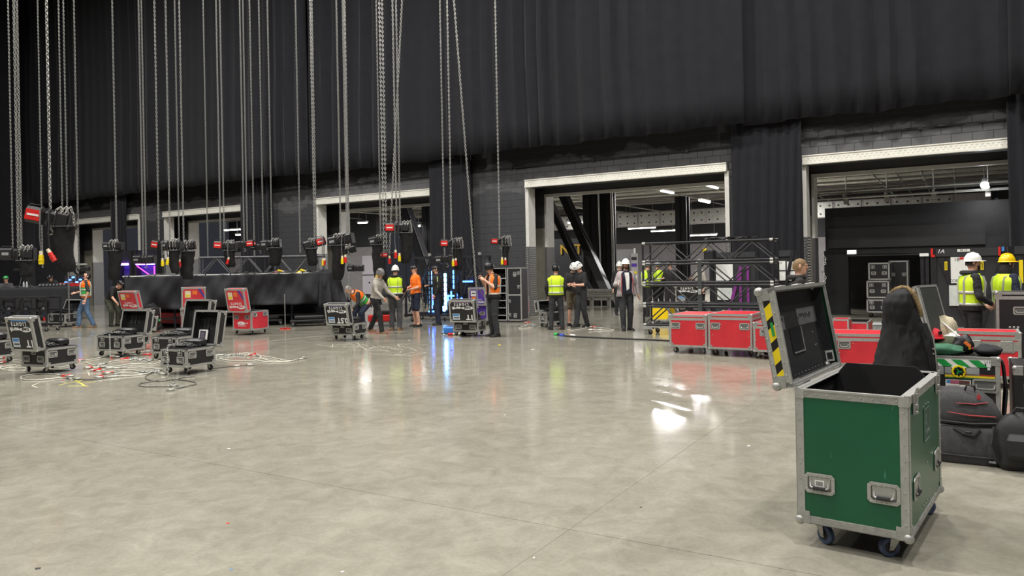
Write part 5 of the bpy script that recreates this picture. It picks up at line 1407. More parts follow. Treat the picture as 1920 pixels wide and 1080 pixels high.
b = MB(); b.bb((wx(1777), yf - .002, wz(736)), (wx(1824), yf, wz(716))); b.mi = 1; b.bb((wx(1779), yf - .003, wz(723)), (wx(1786), yf - .002, wz(717))); b.mi = 2; b.bb((wx(1786), yf - .003, wz(724)), (wx(1802), yf - .002, wz(717))); b.mi = 3; b.bb((wx(1802), yf - .003, wz(725)), (wx(1822), yf - .002, wz(717)))
b.mi = 4
for k in range(2): b.bb((wx(1780), yf - .003, wz(728 + k * 3)), (wx(1804), yf - .002, wz(727.2 + k * 3)))
b.build('shipping_label', [white, blue_st, M('label_rose', (170, 90, 110), .5), M('label_brown', (90, 60, 56), .5), grey_m], WB)
b = MB(); b.bb((-wd / 2 + .02, yf - .002, wz(673)), (wd / 2 - .02, yf + .01, wz(671)))
b.build('front_rail', steel, WB)
# lid standing at its far end
b = MB(); b.box((0, 0, .32), (.05, .36, .66)); b.mi = 1; b.box((.027, 0, .32), (.004, .32, .60))
lid = b.build('lid', [M('lid_grey', (96, 96, 94), .5, .1), M('lid_lining', (58, 60, 58), .7)], WB, (-wd * .10, .1, zt - .01), (0, radians(-14), radians(-24)))
b = MB(); trim_edges(b, (-.027, -.18, -.01), (.027, .18, .65), .02); b.build('lid_trim', alu, lid)
def onbox(px, py, yy): return Vector((0, 0, 0))
def boxpt(xx, yy, z): return pos + Vector((cos(r) * xx - sin(r) * yy, sin(r) * xx + cos(r) * yy, z))
from mathutils import noise as mnoise
def lump(name, lab, cat, P, dims, m, seed, ang=0, amp=.25, group=None):
    b = MB(); b.ball((0, 0, dims[2]), dims, 22, 12)
    vs = []
    for v in b.v:
        q = Vector(v); nn = mnoise.noise(Vector((q.x / dims[0] * 1.6 + seed, q.y / dims[1] * 1.6, q.z / dims[2] * 1.1))); n2 = mnoise.noise(Vector((q.x * 28 + seed, q.y * 28, q.z * 20)))
        f = 1 + amp * nn + amp * .35 * n2
        vs.append(((q.x) * f, q.y * f, max(.002, dims[2] + (q.z - dims[2]) * f)))
    b.v = vs
    o = b.build(name, m, None, P, ang, smooth=True)
    if lab: tag(o, lab, cat, group)
    return o
lump('rain_jacket', 'crumpled green jacket on top of the sticker covered workbox', 'clothing', boxpt(wx(1772), -.2, zt), (.16, .09, .05), M('cloth_green', (48, 100, 74), .8, 0, .2, 20), 3, r, .35)
lump('olive_bag', 'olive cloth bag behind the green jacket on the workbox', 'bag', boxpt(wx(1782), .02, zt), (.15, .10, .075), M('cloth_olive', (66, 72, 48), .85, 0, .2, 20), 5, r, .2)
lump('black_pouch', 'black tool pouch with an orange tab in the middle of the workbox top', 'bag', boxpt(wx(1812), -.04, zt), (.09, .08, .085), plastic, 8, r, .3)
b = MB(); b.prism([(0, 0, 0), (.05, 0, -.05), (.06, 0, -.02), (.02, 0, .02)], (0, -.012, 0)); o = b.build('orange_tab', orange_st, bpy.data.objects['black_pouch'], (.0, -.085, .11))
lump('knitted_scarf', 'dark crumpled cloth at the near corner of the workbox top', 'clothing', boxpt(wx(1858), -.12, zt), (.12, .1, .05), M('cloth_dark', (34, 35, 38), .9, 0, .2, 20), 12, r, .35)
b = MB(); b.path([(-.1, 0, .02), (-.05, .01, .05), (0, 0, .06), (.06, 0, .05), (.11, 0, .015)], .016, 6, flat=.5)
o = b.build('woven_strap', M('strap_dark', (40, 70, 40), .7), None, boxpt(wx(1834), -.1, zt), r); tag(o, 'red, yellow and green strap lying on the workbox', 'strap')
for k, m in enumerate((yellow, red_pl, M('tape_green', (40, 90, 46)), yellow)): MB().rbox((-.045 + k * .03, -.003, .056), (.022, .036, .022), .005).build('colour_band', m, o)
# red cap
T = thing('cap', 'red peaked cap on the clothes beside the parka', 'cap', boxpt(wx(1752), .05, zt + .13), r + .4)
dome(MB(), .085, .1, .1).build('crown', M('cap_red', (200, 36, 50), .8), T, smooth=True)
b = MB(); rings = [[Vector((.075 * k * cos(pi + pi * j / 8), -.06 + .09 * k * sin(pi + pi * j / 8), z)) for j in range(9)] for z, k in ((.012, 1.0), (.002, 1.0))]
b.loft([rings[0], rings[1]], True); b.build('peak', M('cap_red', (200, 36, 50)), T); MB().box((.03, -.09, .055), (.03, .01, .03)).build('badge', blacktext, T)
o = lump('rag_pile', 'dark rags heaped under the red cap on the workbox', 'cloth', boxpt(wx(1756), .08, zt), (.17, .12, .07), M('cloth_dark', (34, 35, 38)), 15, r, .2)
# white safety helmet with red marks
T = thing('hard_hat', 'white helmet with red marks lying on its side on the workbox', 'hat', boxpt(wx(1787), .16, zt + .05), 0); T.rotation_euler = (.5, .3, r)
link('shell', hard_hat_mesh(hat_white, 'helmet'), T)
for k in range(3): MB().torus((.05 - .05 * k, -.12 + .03 * abs(k - 1), .05), .02, .005, 'y', 10, 4).build('red_mark', red_pl, T)
# white rod
a, c = boxpt(wx(1762), .2, zt + .30), boxpt(wx(1815), -.05, zt + .12)
o = MB().path([a, c], .007, 6).build('white_rod', white); tag(o, 'thin white rod leaning across the clothes on the workbox', 'rod')
lump('fleece', 'cream fluffy fleece lying behind the upright grey lid', 'clothing', boxpt(wx(1766), .24, zt + .02), (.13, .12, .16), M('cream_fleece', (206, 196, 168), .95, 0, .2, 50, .2, .6), 22, r, .35)
# ---- parka over the lid
cp = AT(1694, 690, 6.55); base = Vector((cp.x, cp.y, 0)); ca = -.25
PK = thing('parka', 'black winter parka with fur trimmed hood draped behind the green case', 'coat', base, ca)
pk = M('parka_cloth', (30, 30, 32), .75, 0, .2, 26, .3, .9)
uu = 6.55 / 1400
def pz(py): return AT(1694, py, 6.55).z
def pxx(px): return (px - 1694) * uu
def cloth_loft(rows, m, name, parent, seed, n=44, amp=.02, sub=4):
    b = MB(); rings = []; R2 = []
    for i in range(len(rows) - 1):
        for k in range(sub): R2.append([p + (q - p) * k / sub for p, q in zip(rows[i], rows[i + 1])])
    R2.append(list(rows[-1]))
    for (xc, z, rx, ry, yc) in R2:
        ring = []
        for j in range(n):
            t = 2 * pi * j / n; c_, s_ = cos(t), sin(t)
            f = 1 + amp * 7 * mnoise.noise(Vector((c_ * 1.8 + seed, s_ * 1.8, z * 3))) + amp * 4 * (1 - abs(mnoise.noise(Vector((c_ * 3 + seed, s_ * 3 + z * 6, z * 5 - c_ * 2))) * 3)) + amp * 2.2 * mnoise.noise(Vector((c_ * 9 + seed, s_ * 9, z * 16)))
            ring.append(Vector((xc + rx * c_ * f, yc + ry * s_ * f, z)))
        rings.append(ring)
    b.loft(rings, True); return b.build(name, m, parent, smooth=True)
rows = []
for (py, l, rr_) in ((745, 1640, 1752), (715, 1642, 1750), (690, 1645, 1747), (665, 1650, 1743), (640, 1655, 1738), (615, 1659, 1732), (595, 1660, 1724), (578, 1662, 1716)):
    rows.append((pxx((l + rr_) / 2), pz(py), (rr_ - l) / 2 * uu, .13 + (py - 578) * .0006, 0))
cloth_loft(rows, pk, 'coat_body', PK, 3)
rows = [(pxx(1690), pz(632), .10, .09, .0), (pxx(1690), pz(606), .118, .12, -.02), (pxx(1686), pz(585), .125, .13, -.04), (pxx(1685), pz(565), .118, .13, -.05), (pxx(1688), pz(550), .09, .11, -.04), (pxx(1691), pz(542), .05, .07, -.03), (pxx(1692), pz(539), .02, .03, -.02)]
cloth_loft(rows, pk, 'hood', PK, 8, amp=.015)
cloth_loft([(pxx(1686), pz(712), .075, .06, -.16), (pxx(1690), pz(690), .08, .06, -.155), (pxx(1696), pz(655), .078, .055, -.135), (pxx(1704), pz(622), .065, .05, -.10), (pxx(1708), pz(600), .045, .04, -.06)], pk, 'sleeve', PK, 12, amp=.015)
cloth_loft([(pxx(1738), pz(720), .045, .05, -.09), (pxx(1734), pz(680), .05, .055, -.11), (pxx(1728), pz(640), .055, .06, -.1), (pxx(1720), pz(605), .05, .055, -.05)], pk, 'sleeve', PK, 15, amp=.02)
b = MB(); fur_m = M('fur', (150, 128, 92), .95, 0, .35, 60); random.seed(12)
arc = [(1672, 549), (1680, 542), (1690, 539), (1700, 540), (1708, 548), (1714, 562), (1719, 578), (1722, 592)]
pts = [Vector((pxx(a_), -.05 - .03 * (i > 3), pz(b_))) for i, (a_, b_) in enumerate(arc)]
b.path(pts, [.012, .016, .02, .022, .022, .02, .018, .012], 8)
for i in range(len(pts) - 1):
    for k in range(260):
        p = pts[i].lerp(pts[i + 1], random.random()); d = Vector((random.gauss(0, 1), random.gauss(0, 1), random.gauss(0, 1))).normalized() * random.uniform(.016, .036)
        s_ = d.cross(Vector((.3, .2, 1))).normalized() * .0035
        b.add([p - s_, p + s_, p + d], [(0, 1, 2)])
b.build('fur_trim', fur_m, PK)
MB().path([(pxx(1737), -.14, pz(625)), (pxx(1740), -.15, pz(660)), (pxx(1742), -.15, pz(690))], .006, 5).build('zip', steel, PK)
for k in range(3): MB().cyl((pxx(1736), -.15, pz(650 + k * 9)), .008, .01, 'y', 8).build('snap', steel, PK)
# stand that carries the coat
T = thing('coat_stand', 'thin black stand carrying the hanging parka', 'stand', base, ca)
MB().tube((0, 0, .02), (0, 0, pz(560)), .012, 8).build('pole', black_steel, T); MB().cyl((0, 0, .01), .16, .02, n=16).build('foot', black_steel, T)
# ---- bags
def soft_box(rows, m, name, parent, seed, n=28, amp=.02, sq=3.0):
    b = MB(); rings = []
    for (xc, yc, z, hx, hy) in rows:
        ring = []
        for j in range(n):
            t = 2 * pi * j / n; c_, s_ = cos(t), sin(t)
            e = 2 / sq; X = abs(c_) ** e * (1 if c_ > 0 else -1); Y_ = abs(s_) ** e * (1 if s_ > 0 else -1)
            f = 1 + amp * 4 * mnoise.noise(Vector((X * 1.7 + seed, Y_ * 1.7, z * 6)))+ amp * 2 * mnoise.noise(Vector((X * 6 + seed, Y_ * 6, z * 18)))
            ring.append(Vector((xc + hx * X * f, yc + hy * Y_ * f, z)))
        rings.append(ring)
    b.loft(rings, True); return b.build(name, m, parent, smooth=True)
bag_m = M('bag_cloth', (66, 66, 67), .8, 0, .15, 40, .3, .15); bag_d = M('bag_dark', (38, 38, 39), .6, 0, .2, 12, .4, .2)
pb = G(1822, 872); ba = RW
T = thing('duffel_bag', 'wide dark grey duffel bag flat on the floor under the red striped backpack', 'bag', pb + NV * .16, ba)
soft_box([(0, 0, .005, .27, .15), (0, 0, .05, .285, .165), (0, 0, .16, .28, .165), (0, 0, .25, .27, .16), (-.01, 0, .29, .24, .14), (-.01, 0, .305, .18, .1)], bag_m, 'body', T, 2, amp=.012, sq=5)
MB().path([(-.28, -.172, .075), (0, -.178, .07), (.28, -.172, .075)], .006, 5).build('seam', bag_d, T); MB().rbox((.14, -.174, .04), (.05, .012, .016), .004).build('badge', grey_m, T)
MB().path([(-.12, -.15, .285), (-.05, -.175, .25), (.02, -.18, .24), (.06, -.15, .28)], .012, 6).build('carry_handle', bag_d, T); MB().rbox((-.02, -.178, .262), (.045, .02, .022), .005).build('buckle', plastic, T)
T = thing('backpack', 'grey backpack with two red stripes lying on the duffel bag', 'bag', pb + NV * .2 + Vector((0, 0, .305)), ba + .05)
soft_box([(-.01, 0, .004, .25, .15), (-.01, -.01, .05, .255, .17), (-.03, -.0, .12, .235, .165), (-.06, .01, .19, .20, .15), (-.08, .02, .245, .17, .13), (-.09, .03, .27, .12, .09)], bag_m, 'body', T, 6, amp=.035, sq=3.6)
MB().path([(-.17, -.176, .105), (-.02, -.19, .088), (.16, -.172, .085)], [.004, .012, .008], 6, flat=.5).build('red_stripe', M('stripe_red', (150, 40, 44), .7), T)
MB().path([(-.11, -.16, .178), (.02, -.165, .175), (.11, -.14, .19)], [.004, .009, .006], 6, flat=.5).build('red_stripe', M('stripe_red', (150, 40, 44)), T)
b = MB(); b.prism([(.035, -.148, .215), (.06, -.146, .21), (.066, -.144, .235), (.05, -.138, .26), (.036, -.142, .24)], (0, -.004, 0)); b.build('flame_badge', M('stripe_red', (150, 40, 44)), T)
MB().path([(-.24, -.165, .03), (0, -.19, .022), (.22, -.16, .035)], .008, 5).build('zip', bag_d, T); MB().path([(-.04, -.06, .27), (-.03, -.08, .31), (.02, -.08, .31), (.03, -.06, .27)], .008, 6).build('grab_loop', bag_d, T)
pb2 = G(1910, 886)
T = thing('rucksack', 'black bulging rucksack at the right edge beside the duffel bag', 'bag', pb2 + NV * .13, ba)
soft_box([(0, 0, .005, .13, .1), (0, 0, .06, .16, .13), (.01, 0, .2, .165, .135), (.01, .01, .33, .15, .12), (.02, .01, .40, .11, .09), (.02, .01, .43, .05, .05)], bag_d, 'body', T, 9, amp=.045, sq=3)
soft_box([(.02, -.13, .10, .09, .03), (.02, -.15, .14, .10, .05), (.02, -.15, .25, .1, .05), (.02, -.13, .29, .08, .03)], bag_d, 'front_pocket', T, 11, amp=.03)
MB().path([(-.03, -.02, .42), (-.0, -.04, .48), (.04, -.04, .48), (.06, -.02, .42)], .011, 6).build('grab_loop', bag_d, T)
MB().path([(-.15, -.09, .33), (-.17, -.13, .2), (-.14, -.12, .06)], .012, 5).build('side_strap', bag_d, T)
# dark stack at the right edge beside the workbox
a = boxpt(wd / 2 + .35, .05, 0)
T, _ = road_case('dark battered case at the right edge beside the sticker covered workbox', a, .5, .7, .58, r, black_ply, .12, None, None, [('F', -.1, .4)], None, .045)
for c in T.children:
    if c.name.split('.')[0] in ('edge_trim', 'lid_seam'): c.data.materials[0] = black_steel
o = MB(); random.seed(3)
for k in range(6): o.path([boxpt(wd / 2 + .03, -.25 + k * .07, zt - .06), boxpt(wd / 2 + .05, -.25 + k * .08, zt - .3), boxpt(wd / 2 + .03, -.22 + k * .07, zt - .55)], .01, 5)
o = o.build('strap_bundle', bag_d, smooth=True); tag(o, 'dark straps hanging down the side of the sticker covered workbox', 'strap')
# ---- black scenery boards
def board(lab, px0, px1, ytop, Y, feats, thick=.5, grp='black scenery boards on wheels'):
    a = AT(px0, ytop, Y); zt_ = a.z
    k = ray(px1, ytop)[0]; L = (k * a.y - a.x) / (DV.x - k * DV.y)
    T = thing('scenery_board', lab, 'board', (a.x, a.y, 0), RW, grp)
    MB().bb((0, .03, .1), (L, .07, zt_)).build('face', M('board_black', (40, 41, 43), .6, 0, .08, 3), T)
    for x_ in (0, L - .09): MB().bb((x_, 0, .1), (x_ + .09, .03, zt_)).build('stile', black_steel, T)
    MB().bb((0, 0, zt_ - .14), (L, .03, zt_)).build('top_rail', M('rail_dark', (44, 45, 47), .55), T)
    MB().bb((0, .07, .1), (.04, thick, zt_)).build('side_panel', M('board_black', (40, 41, 43)), T)
    MB().bb((0, 0, .1), (L, thick, .16)).build('base', black_steel, T)
    for x_ in (.1, L - .1):
        for yy in (.08, thick - .08): add_caster(T, (x_, yy, 0), 1.0, .042)
    ux = lambda px: (px - px0) / (px1 - px0) * L
    uz = lambda py: zt_ - (py - ytop) * a.y / 1400
    feats(T, ux, uz, L, zt_); return T
def sheet(T, x0, x1, z0, z1, lines, y=-.002, sz=.09, m=white):
    MB().bb((x0, y, z0), (x1, y + .03, z1)).build('paper_sheet', m, T)
    for (s_, fx, fz, k) in lines: text(s_, 'lettering', blacktext, T, (x0 + (x1 - x0) * fx, y - .001, z0 + (z1 - z0) * fz), (pi / 2, 0, 0), sz * k, .0004)
def f1(T, ux, uz, L, H):
    d = .05
    for (x0, x1) in ((.14, .72), (.98, .74)): MB().prism([(x0 * L - d, 0, H - .16), (x0 * L + d, 0, H - .16), (x1 * L * .8 + d, 0, .2), (x1 * L * .8 - d, 0, .2)], (0, .03, 0)).build('diagonal', black_steel, T)
    sheet(T, ux(1783), ux(1822), uz(531), uz(483), [('1B', .3, .9, 1.0), ('ZONE D', .34, .09, .85)], sz=.085)
    MB().bb((ux(1800), -.005, uz(487.5)), (ux(1820), -.003, uz(483.5))).build('red_heading', red_pl, T)
    sheet(T, ux(1779), ux(1808), uz(573), uz(535), [], m=M('sheet_grey', (200, 204, 200)))
    for px in (1774, 1842): MB().bb((ux(px) - .022, -.003, uz(507)), (ux(px) + .022, .0, uz(491))).build('yellow_sticker', yellow, T); MB().bb((ux(px) - .006, -.005, uz(505)), (ux(px) + .006, -.003, uz(493))).build('sticker_text', blacktext, T)
    text('1A', 'chalk_lettering', whitetext, T, (ux(1764), -.002, uz(472)), (pi / 2, 0, 0), .1, .0004, shear=.3)
    sheet(T, ux(1796), ux(1820), uz(473.5), uz(468.5), [('PR 10', .5, .5, .5)], y=-.004)
    for px in (1745, 1872): MB().bb((ux(px) - .0, -.01, uz(482)), (ux(px) + .035, .01, H + .01)).build('red_bracket', red_pl, T)
    MB().bb((ux(1745), -.012, uz(482)), (ux(1753), .0, uz(478))).build('red_bracket', red_pl, T); MB().bb((ux(1878), -.01, uz(474)), (ux(1883), .01, H + .01)).build('blue_bracket', blue_st, T)
board('black scenery board marked 1A and 1B behind the man in the white hard hat', 1744, 1885, 467, 13.6, f1)
def f2(T, ux, uz, L, H):
    MB().bb((L * .2, -.003, 1.2), (L * .28, .0, 1.6)).build('yellow_sticker', yellow, T); MB().prism([(.1, 0, H - .16), (.2, 0, H - .16), (L * .8, 0, .2), (L * .8 - .1, 0, .2)], (0, .03, 0)).build('diagonal', black_steel, T)
board('black scenery board at the right edge behind the yellow hard hat', 1890, 1990, 462, 13.0, f2)
def f0(T, ux, uz, L, H):
    MB().bb((-.01, -.01, H - .08), (L, .2, H - .02)).build('white_strap', white, T)
board('narrow dark scenery board with a white strap, next to the one marked 1A', 1725, 1741, 473, 14.6, f0)
def f3(T, ux, uz, L, H):
    sheet(T, ux(1342), ux(1374), uz(529), uz(494), [], y=-.004); sheet(T, ux(1344), ux(1372), uz(562), uz(540), [], y=-.004, m=M('sheet_grey', (200, 204, 200)))
    for px in (1388, 1402): MB().bb((ux(px) - .03, -.02, .3), (ux(px) + .03, .0, uz(500))).build('purple_strut', M('strut_purple', (120, 46, 124), .5), T)
    MB().prism([(ux(1360), -.01, .3), (ux(1366), -.01, .3), (ux(1392), -.01, uz(502)), (ux(1386), -.01, uz(502))], (0, .02, 0)).build('purple_strut', M('strut_purple', (120, 46, 124)), T)
board('black scenery board with white sheets and purple struts behind the truss stack', 1330, 1422, 474, 19.3, f3)
def f4(T, ux, uz, L, H):
    sheet(T, ux(1457), ux(1472), uz(507), uz(490), [('1E', .4, .8, .8)], y=-.004, sz=.08)
    sheet(T, ux(1475), ux(1490), uz(507), uz(491), [], y=-.004); sheet(T, ux(1457), ux(1472), uz(526), uz(509), [], y=-.004); sheet(T, ux(1475), ux(1490), uz(526), uz(509), [], y=-.004)
    MB().prism([(.05, -.03, .3), (.12, -.03, .3), (L - .05, -.03, H), (L - .12, -.03, H)], (0, .03, 0)).build('diagonal', black_steel, T)
board('black scenery board with four papers and a 1E sheet beside the blond man', 1452, 1494, 470, 17.2, f4)
# ---- cases behind the truss stack
p = G(1236, 608)
T, _ = road_case('bright yellow case on the floor behind the foot of the truss stack', p + NV * .3, .55, .5, .44, RW, M('panel_yellow', (232, 196, 16), .4, 0, .05, 5), .1, None, None, None, None, .04)
p = G(1292, 602)
T, li = road_case('open black case with white lettering behind the middle of the truss stack', p + NV * .3, .7, .5, .42, RW, black_ply, .13, ('F', 100, .13), None, [('F', -.2, .25), ('F', .2, .25)], None, .045)
logo(*li)
p = G(1345, 606)
T, _ = road_case('red and white striped case glimpsed through the lower truss', p + NV * .5, .5, .5, .5, RW, red_panel, .13, None, None, None, None, .045)
for k in range(3): MB().bb((-.22, -.256, .2 + k * .14), (.22, -.252, .26 + k * .14)).build('white_stripe', white, T)
p = G(1330, 606)
T = thing('work_lamp', 'black box with a yellow knob on top behind the truss stack', 'lamp', AT(1331, 470, 19.0), RW)
MB().rbox((0, 0, -.12), (.26, .25, .26), .03).build('body', plastic, T); MB().ball((-.14, 0, .02), .06, 10, 6).build('knob', yellow, T); MB().tube((0, 0, -.25), (0, 0, -AT(1331, 470, 19.0).z), .025, 8).build('pole', black_steel, T)
# ---- stacked black cases in the nearest doorway
def stack_case(lab, px, y0, y1, wv, Y):
    a = AT(px, y1, Y); zt_ = AT(px, y0, Y).z
    T = thing('road_case', lab, 'road case', (a.x, a.y, a.z), RW, 'black cases stacked in the nearest doorway')
    hh = zt_ - a.z - .01
    MB().bb((-wv / 2, 0, 0), (wv / 2, .6, hh)).build('body', black_ply, T)
    b = MB(); trim_edges(b, (-wv / 2, 0, 0), (wv / 2, .6, hh), .04); b.build('edge_trim', alu, T)
    for s_ in (-1, 1): link('latch', latch_mesh(), T, (s_ * wv * .28, -.004, hh * .75), 0); add_handle(T, (s_ * wv * .25, -.004, hh * .4), 0, .13, .1)
    return T
Yd = 21.3
zf = 500 - ROLL * 700 + 1.65 * 1400 / Yd
T = stack_case('bottom black case of the stack in the nearest doorway, on wheels', 1646, 560, zf - 10, .58, Yd)
for s_ in (-1, 1):
    for yy in (.1, .5): add_caster(T, (s_ * .22, yy, -.142 + .0), 1, .052)
T.location.z = .142
stack_case('middle black case of the stack in the nearest doorway', 1646, 526, 559, .58, Yd)
stack_case('topmost black case of the stack in the nearest doorway', 1648, 492, 525, .55, Yd)
T = stack_case('tall dark case beside the stack in the nearest doorway', 1686, 490, zf, .5, Yd + .3); T.location.z = 0
# lit sign
a = AT(1597, 473, 20.4)
T = thing('emergency_light', 'small lit white emergency light in the dark of the nearest doorway', 'light', a, RW)
MB().rbox((0, 0, 0), (.24, .06, .12), .01).build('casing', white, T); MB().bb((-.1, -.035, -.04), (.1, -.03, .04)).build('diffuser', M('sign_glow', (240, 250, 250), .5, 0, 0, 1, .5, 0, 1.5), T); MB().tube((0, .03, 0), (0, .5, 0), .02, 6).build('bracket', black_steel, T)
o = MB(); 
pc = [AT(1545 + 3 * sin(k * 1.3), 480 + k * 7, 17.6) for k in range(16)]
o = chain_along(pc, .06, .01).build('hand_chain', steel); tag(o, 'thin hand chain hanging down the jamb of the nearest doorway', 'chain')
# ================================================================== PEOPLE
skin_a = M('skin', (214, 164, 138), .55, 0, .05, 8); skin_b = M('skin_warm', (196, 146, 118), .55, 0, .05, 8)
eye_m = M('eye', (30, 24, 22), .3, 0, 0); lip_m = M('lip', (160, 92, 84), .5, 0, 0)
HAIR = {'brown': M('hair_brown', (58, 40, 28), .7, 0, .2, 40), 'dark': M('hair_dark', (26, 22, 20), .7, 0, .2, 40), 'blond': M('hair_blond', (122, 96, 62), .65, 0, .2, 50), 'fair': M('hair_fair', (206, 176, 104), .65, 0, .2, 50), 'grey': M('hair_grey', (140, 136, 130), .7, 0, .2, 50)}
CL = dict(black=M('wear_black', (33, 33, 35), .85, 0, .25, 15), char=M('wear_charcoal', (44, 45, 48), .85, 0, .2, 15), grey=M('wear_grey', (72, 72, 74), .85, 0, .2, 15), jeans=M('wear_denim', (84, 108, 138), .8, 0, .2, 20), navy=M('wear_navy', (30, 36, 56), .85, 0, .2, 15),
          stone=M('wear_stone', (166, 160, 150), .85, 0, .15, 15), orange=M('wear_orange', (255, 120, 28), .7, 0, .06, 10), hivis=M('wear_yellow', (206, 240, 40), .65, 0, .06, 10), khaki=M('wear_khaki', (92, 82, 62), .85, 0, .2, 15),
          white=M('wear_white', (218, 216, 212), .8, 0, .05, 10), pinkgrey=M('wear_pinkgrey', (168, 158, 158), .85, 0, .15, 12), red=M('wear_red', (170, 40, 48), .8, 0, .1, 12), green=M('wear_green', (60, 170, 80), .7, 0, .08, 10), olive=M('wear_olive', (60, 62, 50), .85, 0, .2, 12))
refl = M('reflective', (196, 198, 190), .35, .2, 0); shoe_m = M('shoe_black', (24, 23, 22), .6, 0, .15, 20); shoe_b = M('shoe_tan', (120, 96, 70), .7, 0, .15, 20)
def base_pose():
    J = dict(pelvis=(0, 0, .95), sh=(0, 0, 1.42), neck=(0, -.01, 1.50), head=(0, -.025, 1.625))
    for s, k in ((-1, 'R'), (1, 'L')):
        J['sh' + k] = (s * .175, 0, 1.415); J['el' + k] = (s * .225, .03, 1.13); J['wr' + k] = (s * .235, -.04, .885)
        J['hip' + k] = (s * .09, 0, .93); J['kn' + k] = (s * .10, -.02, .50); J['an' + k] = (s * .11, .03, .085); J['toe' + k] = (s * .14, -.14, .03)
    return J
def smooth_noise(p, s): return mnoise.noise(Vector(p) * s)
def person(lab, px, Y, yaw, H=1.76, pose=None, shirt='black', trousers='black', lower_arm='skin', lower_leg=None, skin=None, head_pitch=0, head_yaw=0, hat=None, hair='dark', long_hair=False, beard=None, vest=None, torso=None, bands=True, vest_green=False, jacket=None, shoe=None, hood=False, fwd=1.0, z0=0.0, gap=0.0, voxel=.017, girth=1.12, group=None, belt=False, edge_vest=False):
    J = {k: Vector(v) for k, v in base_pose().items()}
    for k, v in (pose or {}).items(): J[k] = Vector(v)
    skin = skin or skin_a; sc = H / 1.76
    X = ray(px, 520)[0] * Y
    T = thing('person', lab, 'person', (X, Y, z0), radians(yaw), group); T.scale = (1, 1, 1)
    for k in J: J[k] = J[k] * sc
    mats = [skin, CL[shirt], CL[trousers], eye_m, lip_m, CL[torso or shirt]]; TO = 5 if torso else 1
    SK, SH, TR = 0, 1, 2
    b = MB(); prims = []
    def cap(a, c, r0, r1, m, n=10):
        a, c = Vector(a), Vector(c); r0 *= sc; r1 *= sc
        d = (c - a); L = d.length or .001; d.normalize(); q = [a - d * r0 * .75, a - d * r0 * .45, a, c, c + d * r1 * .45, c + d * r1 * .75]
        b.path(q, [r0 * .45, r0 * .85, r0, r1, r1 * .85, r1 * .45], n); prims.append((a, c, r0, r1, m))
    lat_h = (J['hipL'] - J['hipR']).normalized(); lat_s = (J['shL'] - J['shR']).normalized()
    P, S_, N_ = J['pelvis'], J['sh'], J['neck']
    def spine_ring(f, rx, ry, infl=0.0, n=18):
        # f: -0.2 (below the pelvis) .. 1 (shoulder line) .. 1.15 (base of neck)
        up = (S_ - P).normalized()
        if f <= 1: c = P + (S_ - P) * f
        else: c = S_ + (N_ - S_) * ((f - 1) / .15)
        lat = lat_h.lerp(lat_s, max(0, min(1, f))).normalized(); fw = lat.cross(up).normalized()
        rx = (rx * girth + infl) * sc; ry = (ry * girth + infl) * sc
        return c, lat, fw, rx, ry, n
    def ring_pts(c, lat, fw, rx, ry, n, a0=0, a1=2 * pi):
        return [c + lat * (rx * cos(a0 + (a1 - a0) * j / (n if abs(a1 - a0 - 2 * pi) < 1e-6 else n - 1))) + fw * (ry * sin(a0 + (a1 - a0) * j / (n if abs(a1 - a0 - 2 * pi) < 1e-6 else n - 1))) for j in range(n)]
    prof = [(-.18, .10, .08), (-.1, .155, .115), (.0, .165, .12), (.2, .150, .11), (.4, .147, .108), (.65, .165, .12), (.85, .175, .118), (.97, .165, .098), (1.04, .11, .08), (1.13, .06, .058)]
    b.loft([ring_pts(*spine_ring(*q)) for q in prof], True)
    for f in (.1, .3, .5, .7, .9): c = P + (S_ - P) * f; prims.append((c - lat_h * .07, c + lat_h * .07, .115 * sc, .115 * sc, TO))
    prims.append((P - Vector((0, 0, .06)) - lat_h * .07, P - Vector((0, 0, .06)) + lat_h * .07, .11, .11, TR))
    cap(S_.lerp(N_, .3), J['head'] - Vector((0, 0, .05 * sc)), .058, .052, SK)
    # head
    hy = Matrix.Rotation(radians(head_yaw), 3, 'Z') @ Matrix.Rotation(radians(head_pitch), 3, 'X')
    hc = J['head']
    def hp(v): return hc + hy @ (Vector(v) * sc)
    b.ball(hc, (.072 * sc, .092 * sc, .105 * sc), 16, 10, hy); b.ball(hp((0, -.03, -.065)), (.05 * sc, .055 * sc, .06 * sc), 12, 8, hy)
    prims.append((hp((0, -.01, -.04)), hp((0, .0, .04)), .09 * sc, .09 * sc, SK))
    arm_lo = SK if lower_arm == 'skin' else SH
    for k in 'RL':
        cap(J['sh' + k].lerp(S_, .18), J['el' + k], .074 if arm_lo else .068, .056 if arm_lo else .05, SH); cap(J['el' + k], J['wr' + k], .054 if arm_lo == SH else .045, .04 if arm_lo == SH else .03, arm_lo)
        lm = TR if lower_leg is None else SK
        cap(J['hip' + k], J['kn' + k], .104, .082, TR); cap(J['kn' + k], J['an' + k], .080 if lm == TR else .06, .066 if lm == TR else .042, lm)
        f = (J['toe' + k] - J['an' + k]); cap(J['an' + k] - Vector((0, 0, .03)), J['an' + k] + f * .3, .042, .04, lm)
    me = bpy.data.meshes.new('tmp'); me.from_pydata(b.v, [], b.f)
    tmp = bpy.data.objects.new('tmp', me); COL.objects.link(tmp)
    rm = tmp.modifiers.new('r', 'REMESH'); rm.mode = 'VOXEL'; rm.voxel_size = voxel
    sm = tmp.modifiers.new('s', 'SMOOTH'); sm.iterations = 4; sm.factor = .5
    dg = bpy.context.evaluated_depsgraph_get(); m2 = bpy.data.meshes.new_from_object(tmp.evaluated_get(dg))
    bpy.data.objects.remove(tmp)
    out = MB(); out.v = [tuple(v.co) for v in m2.vertices]
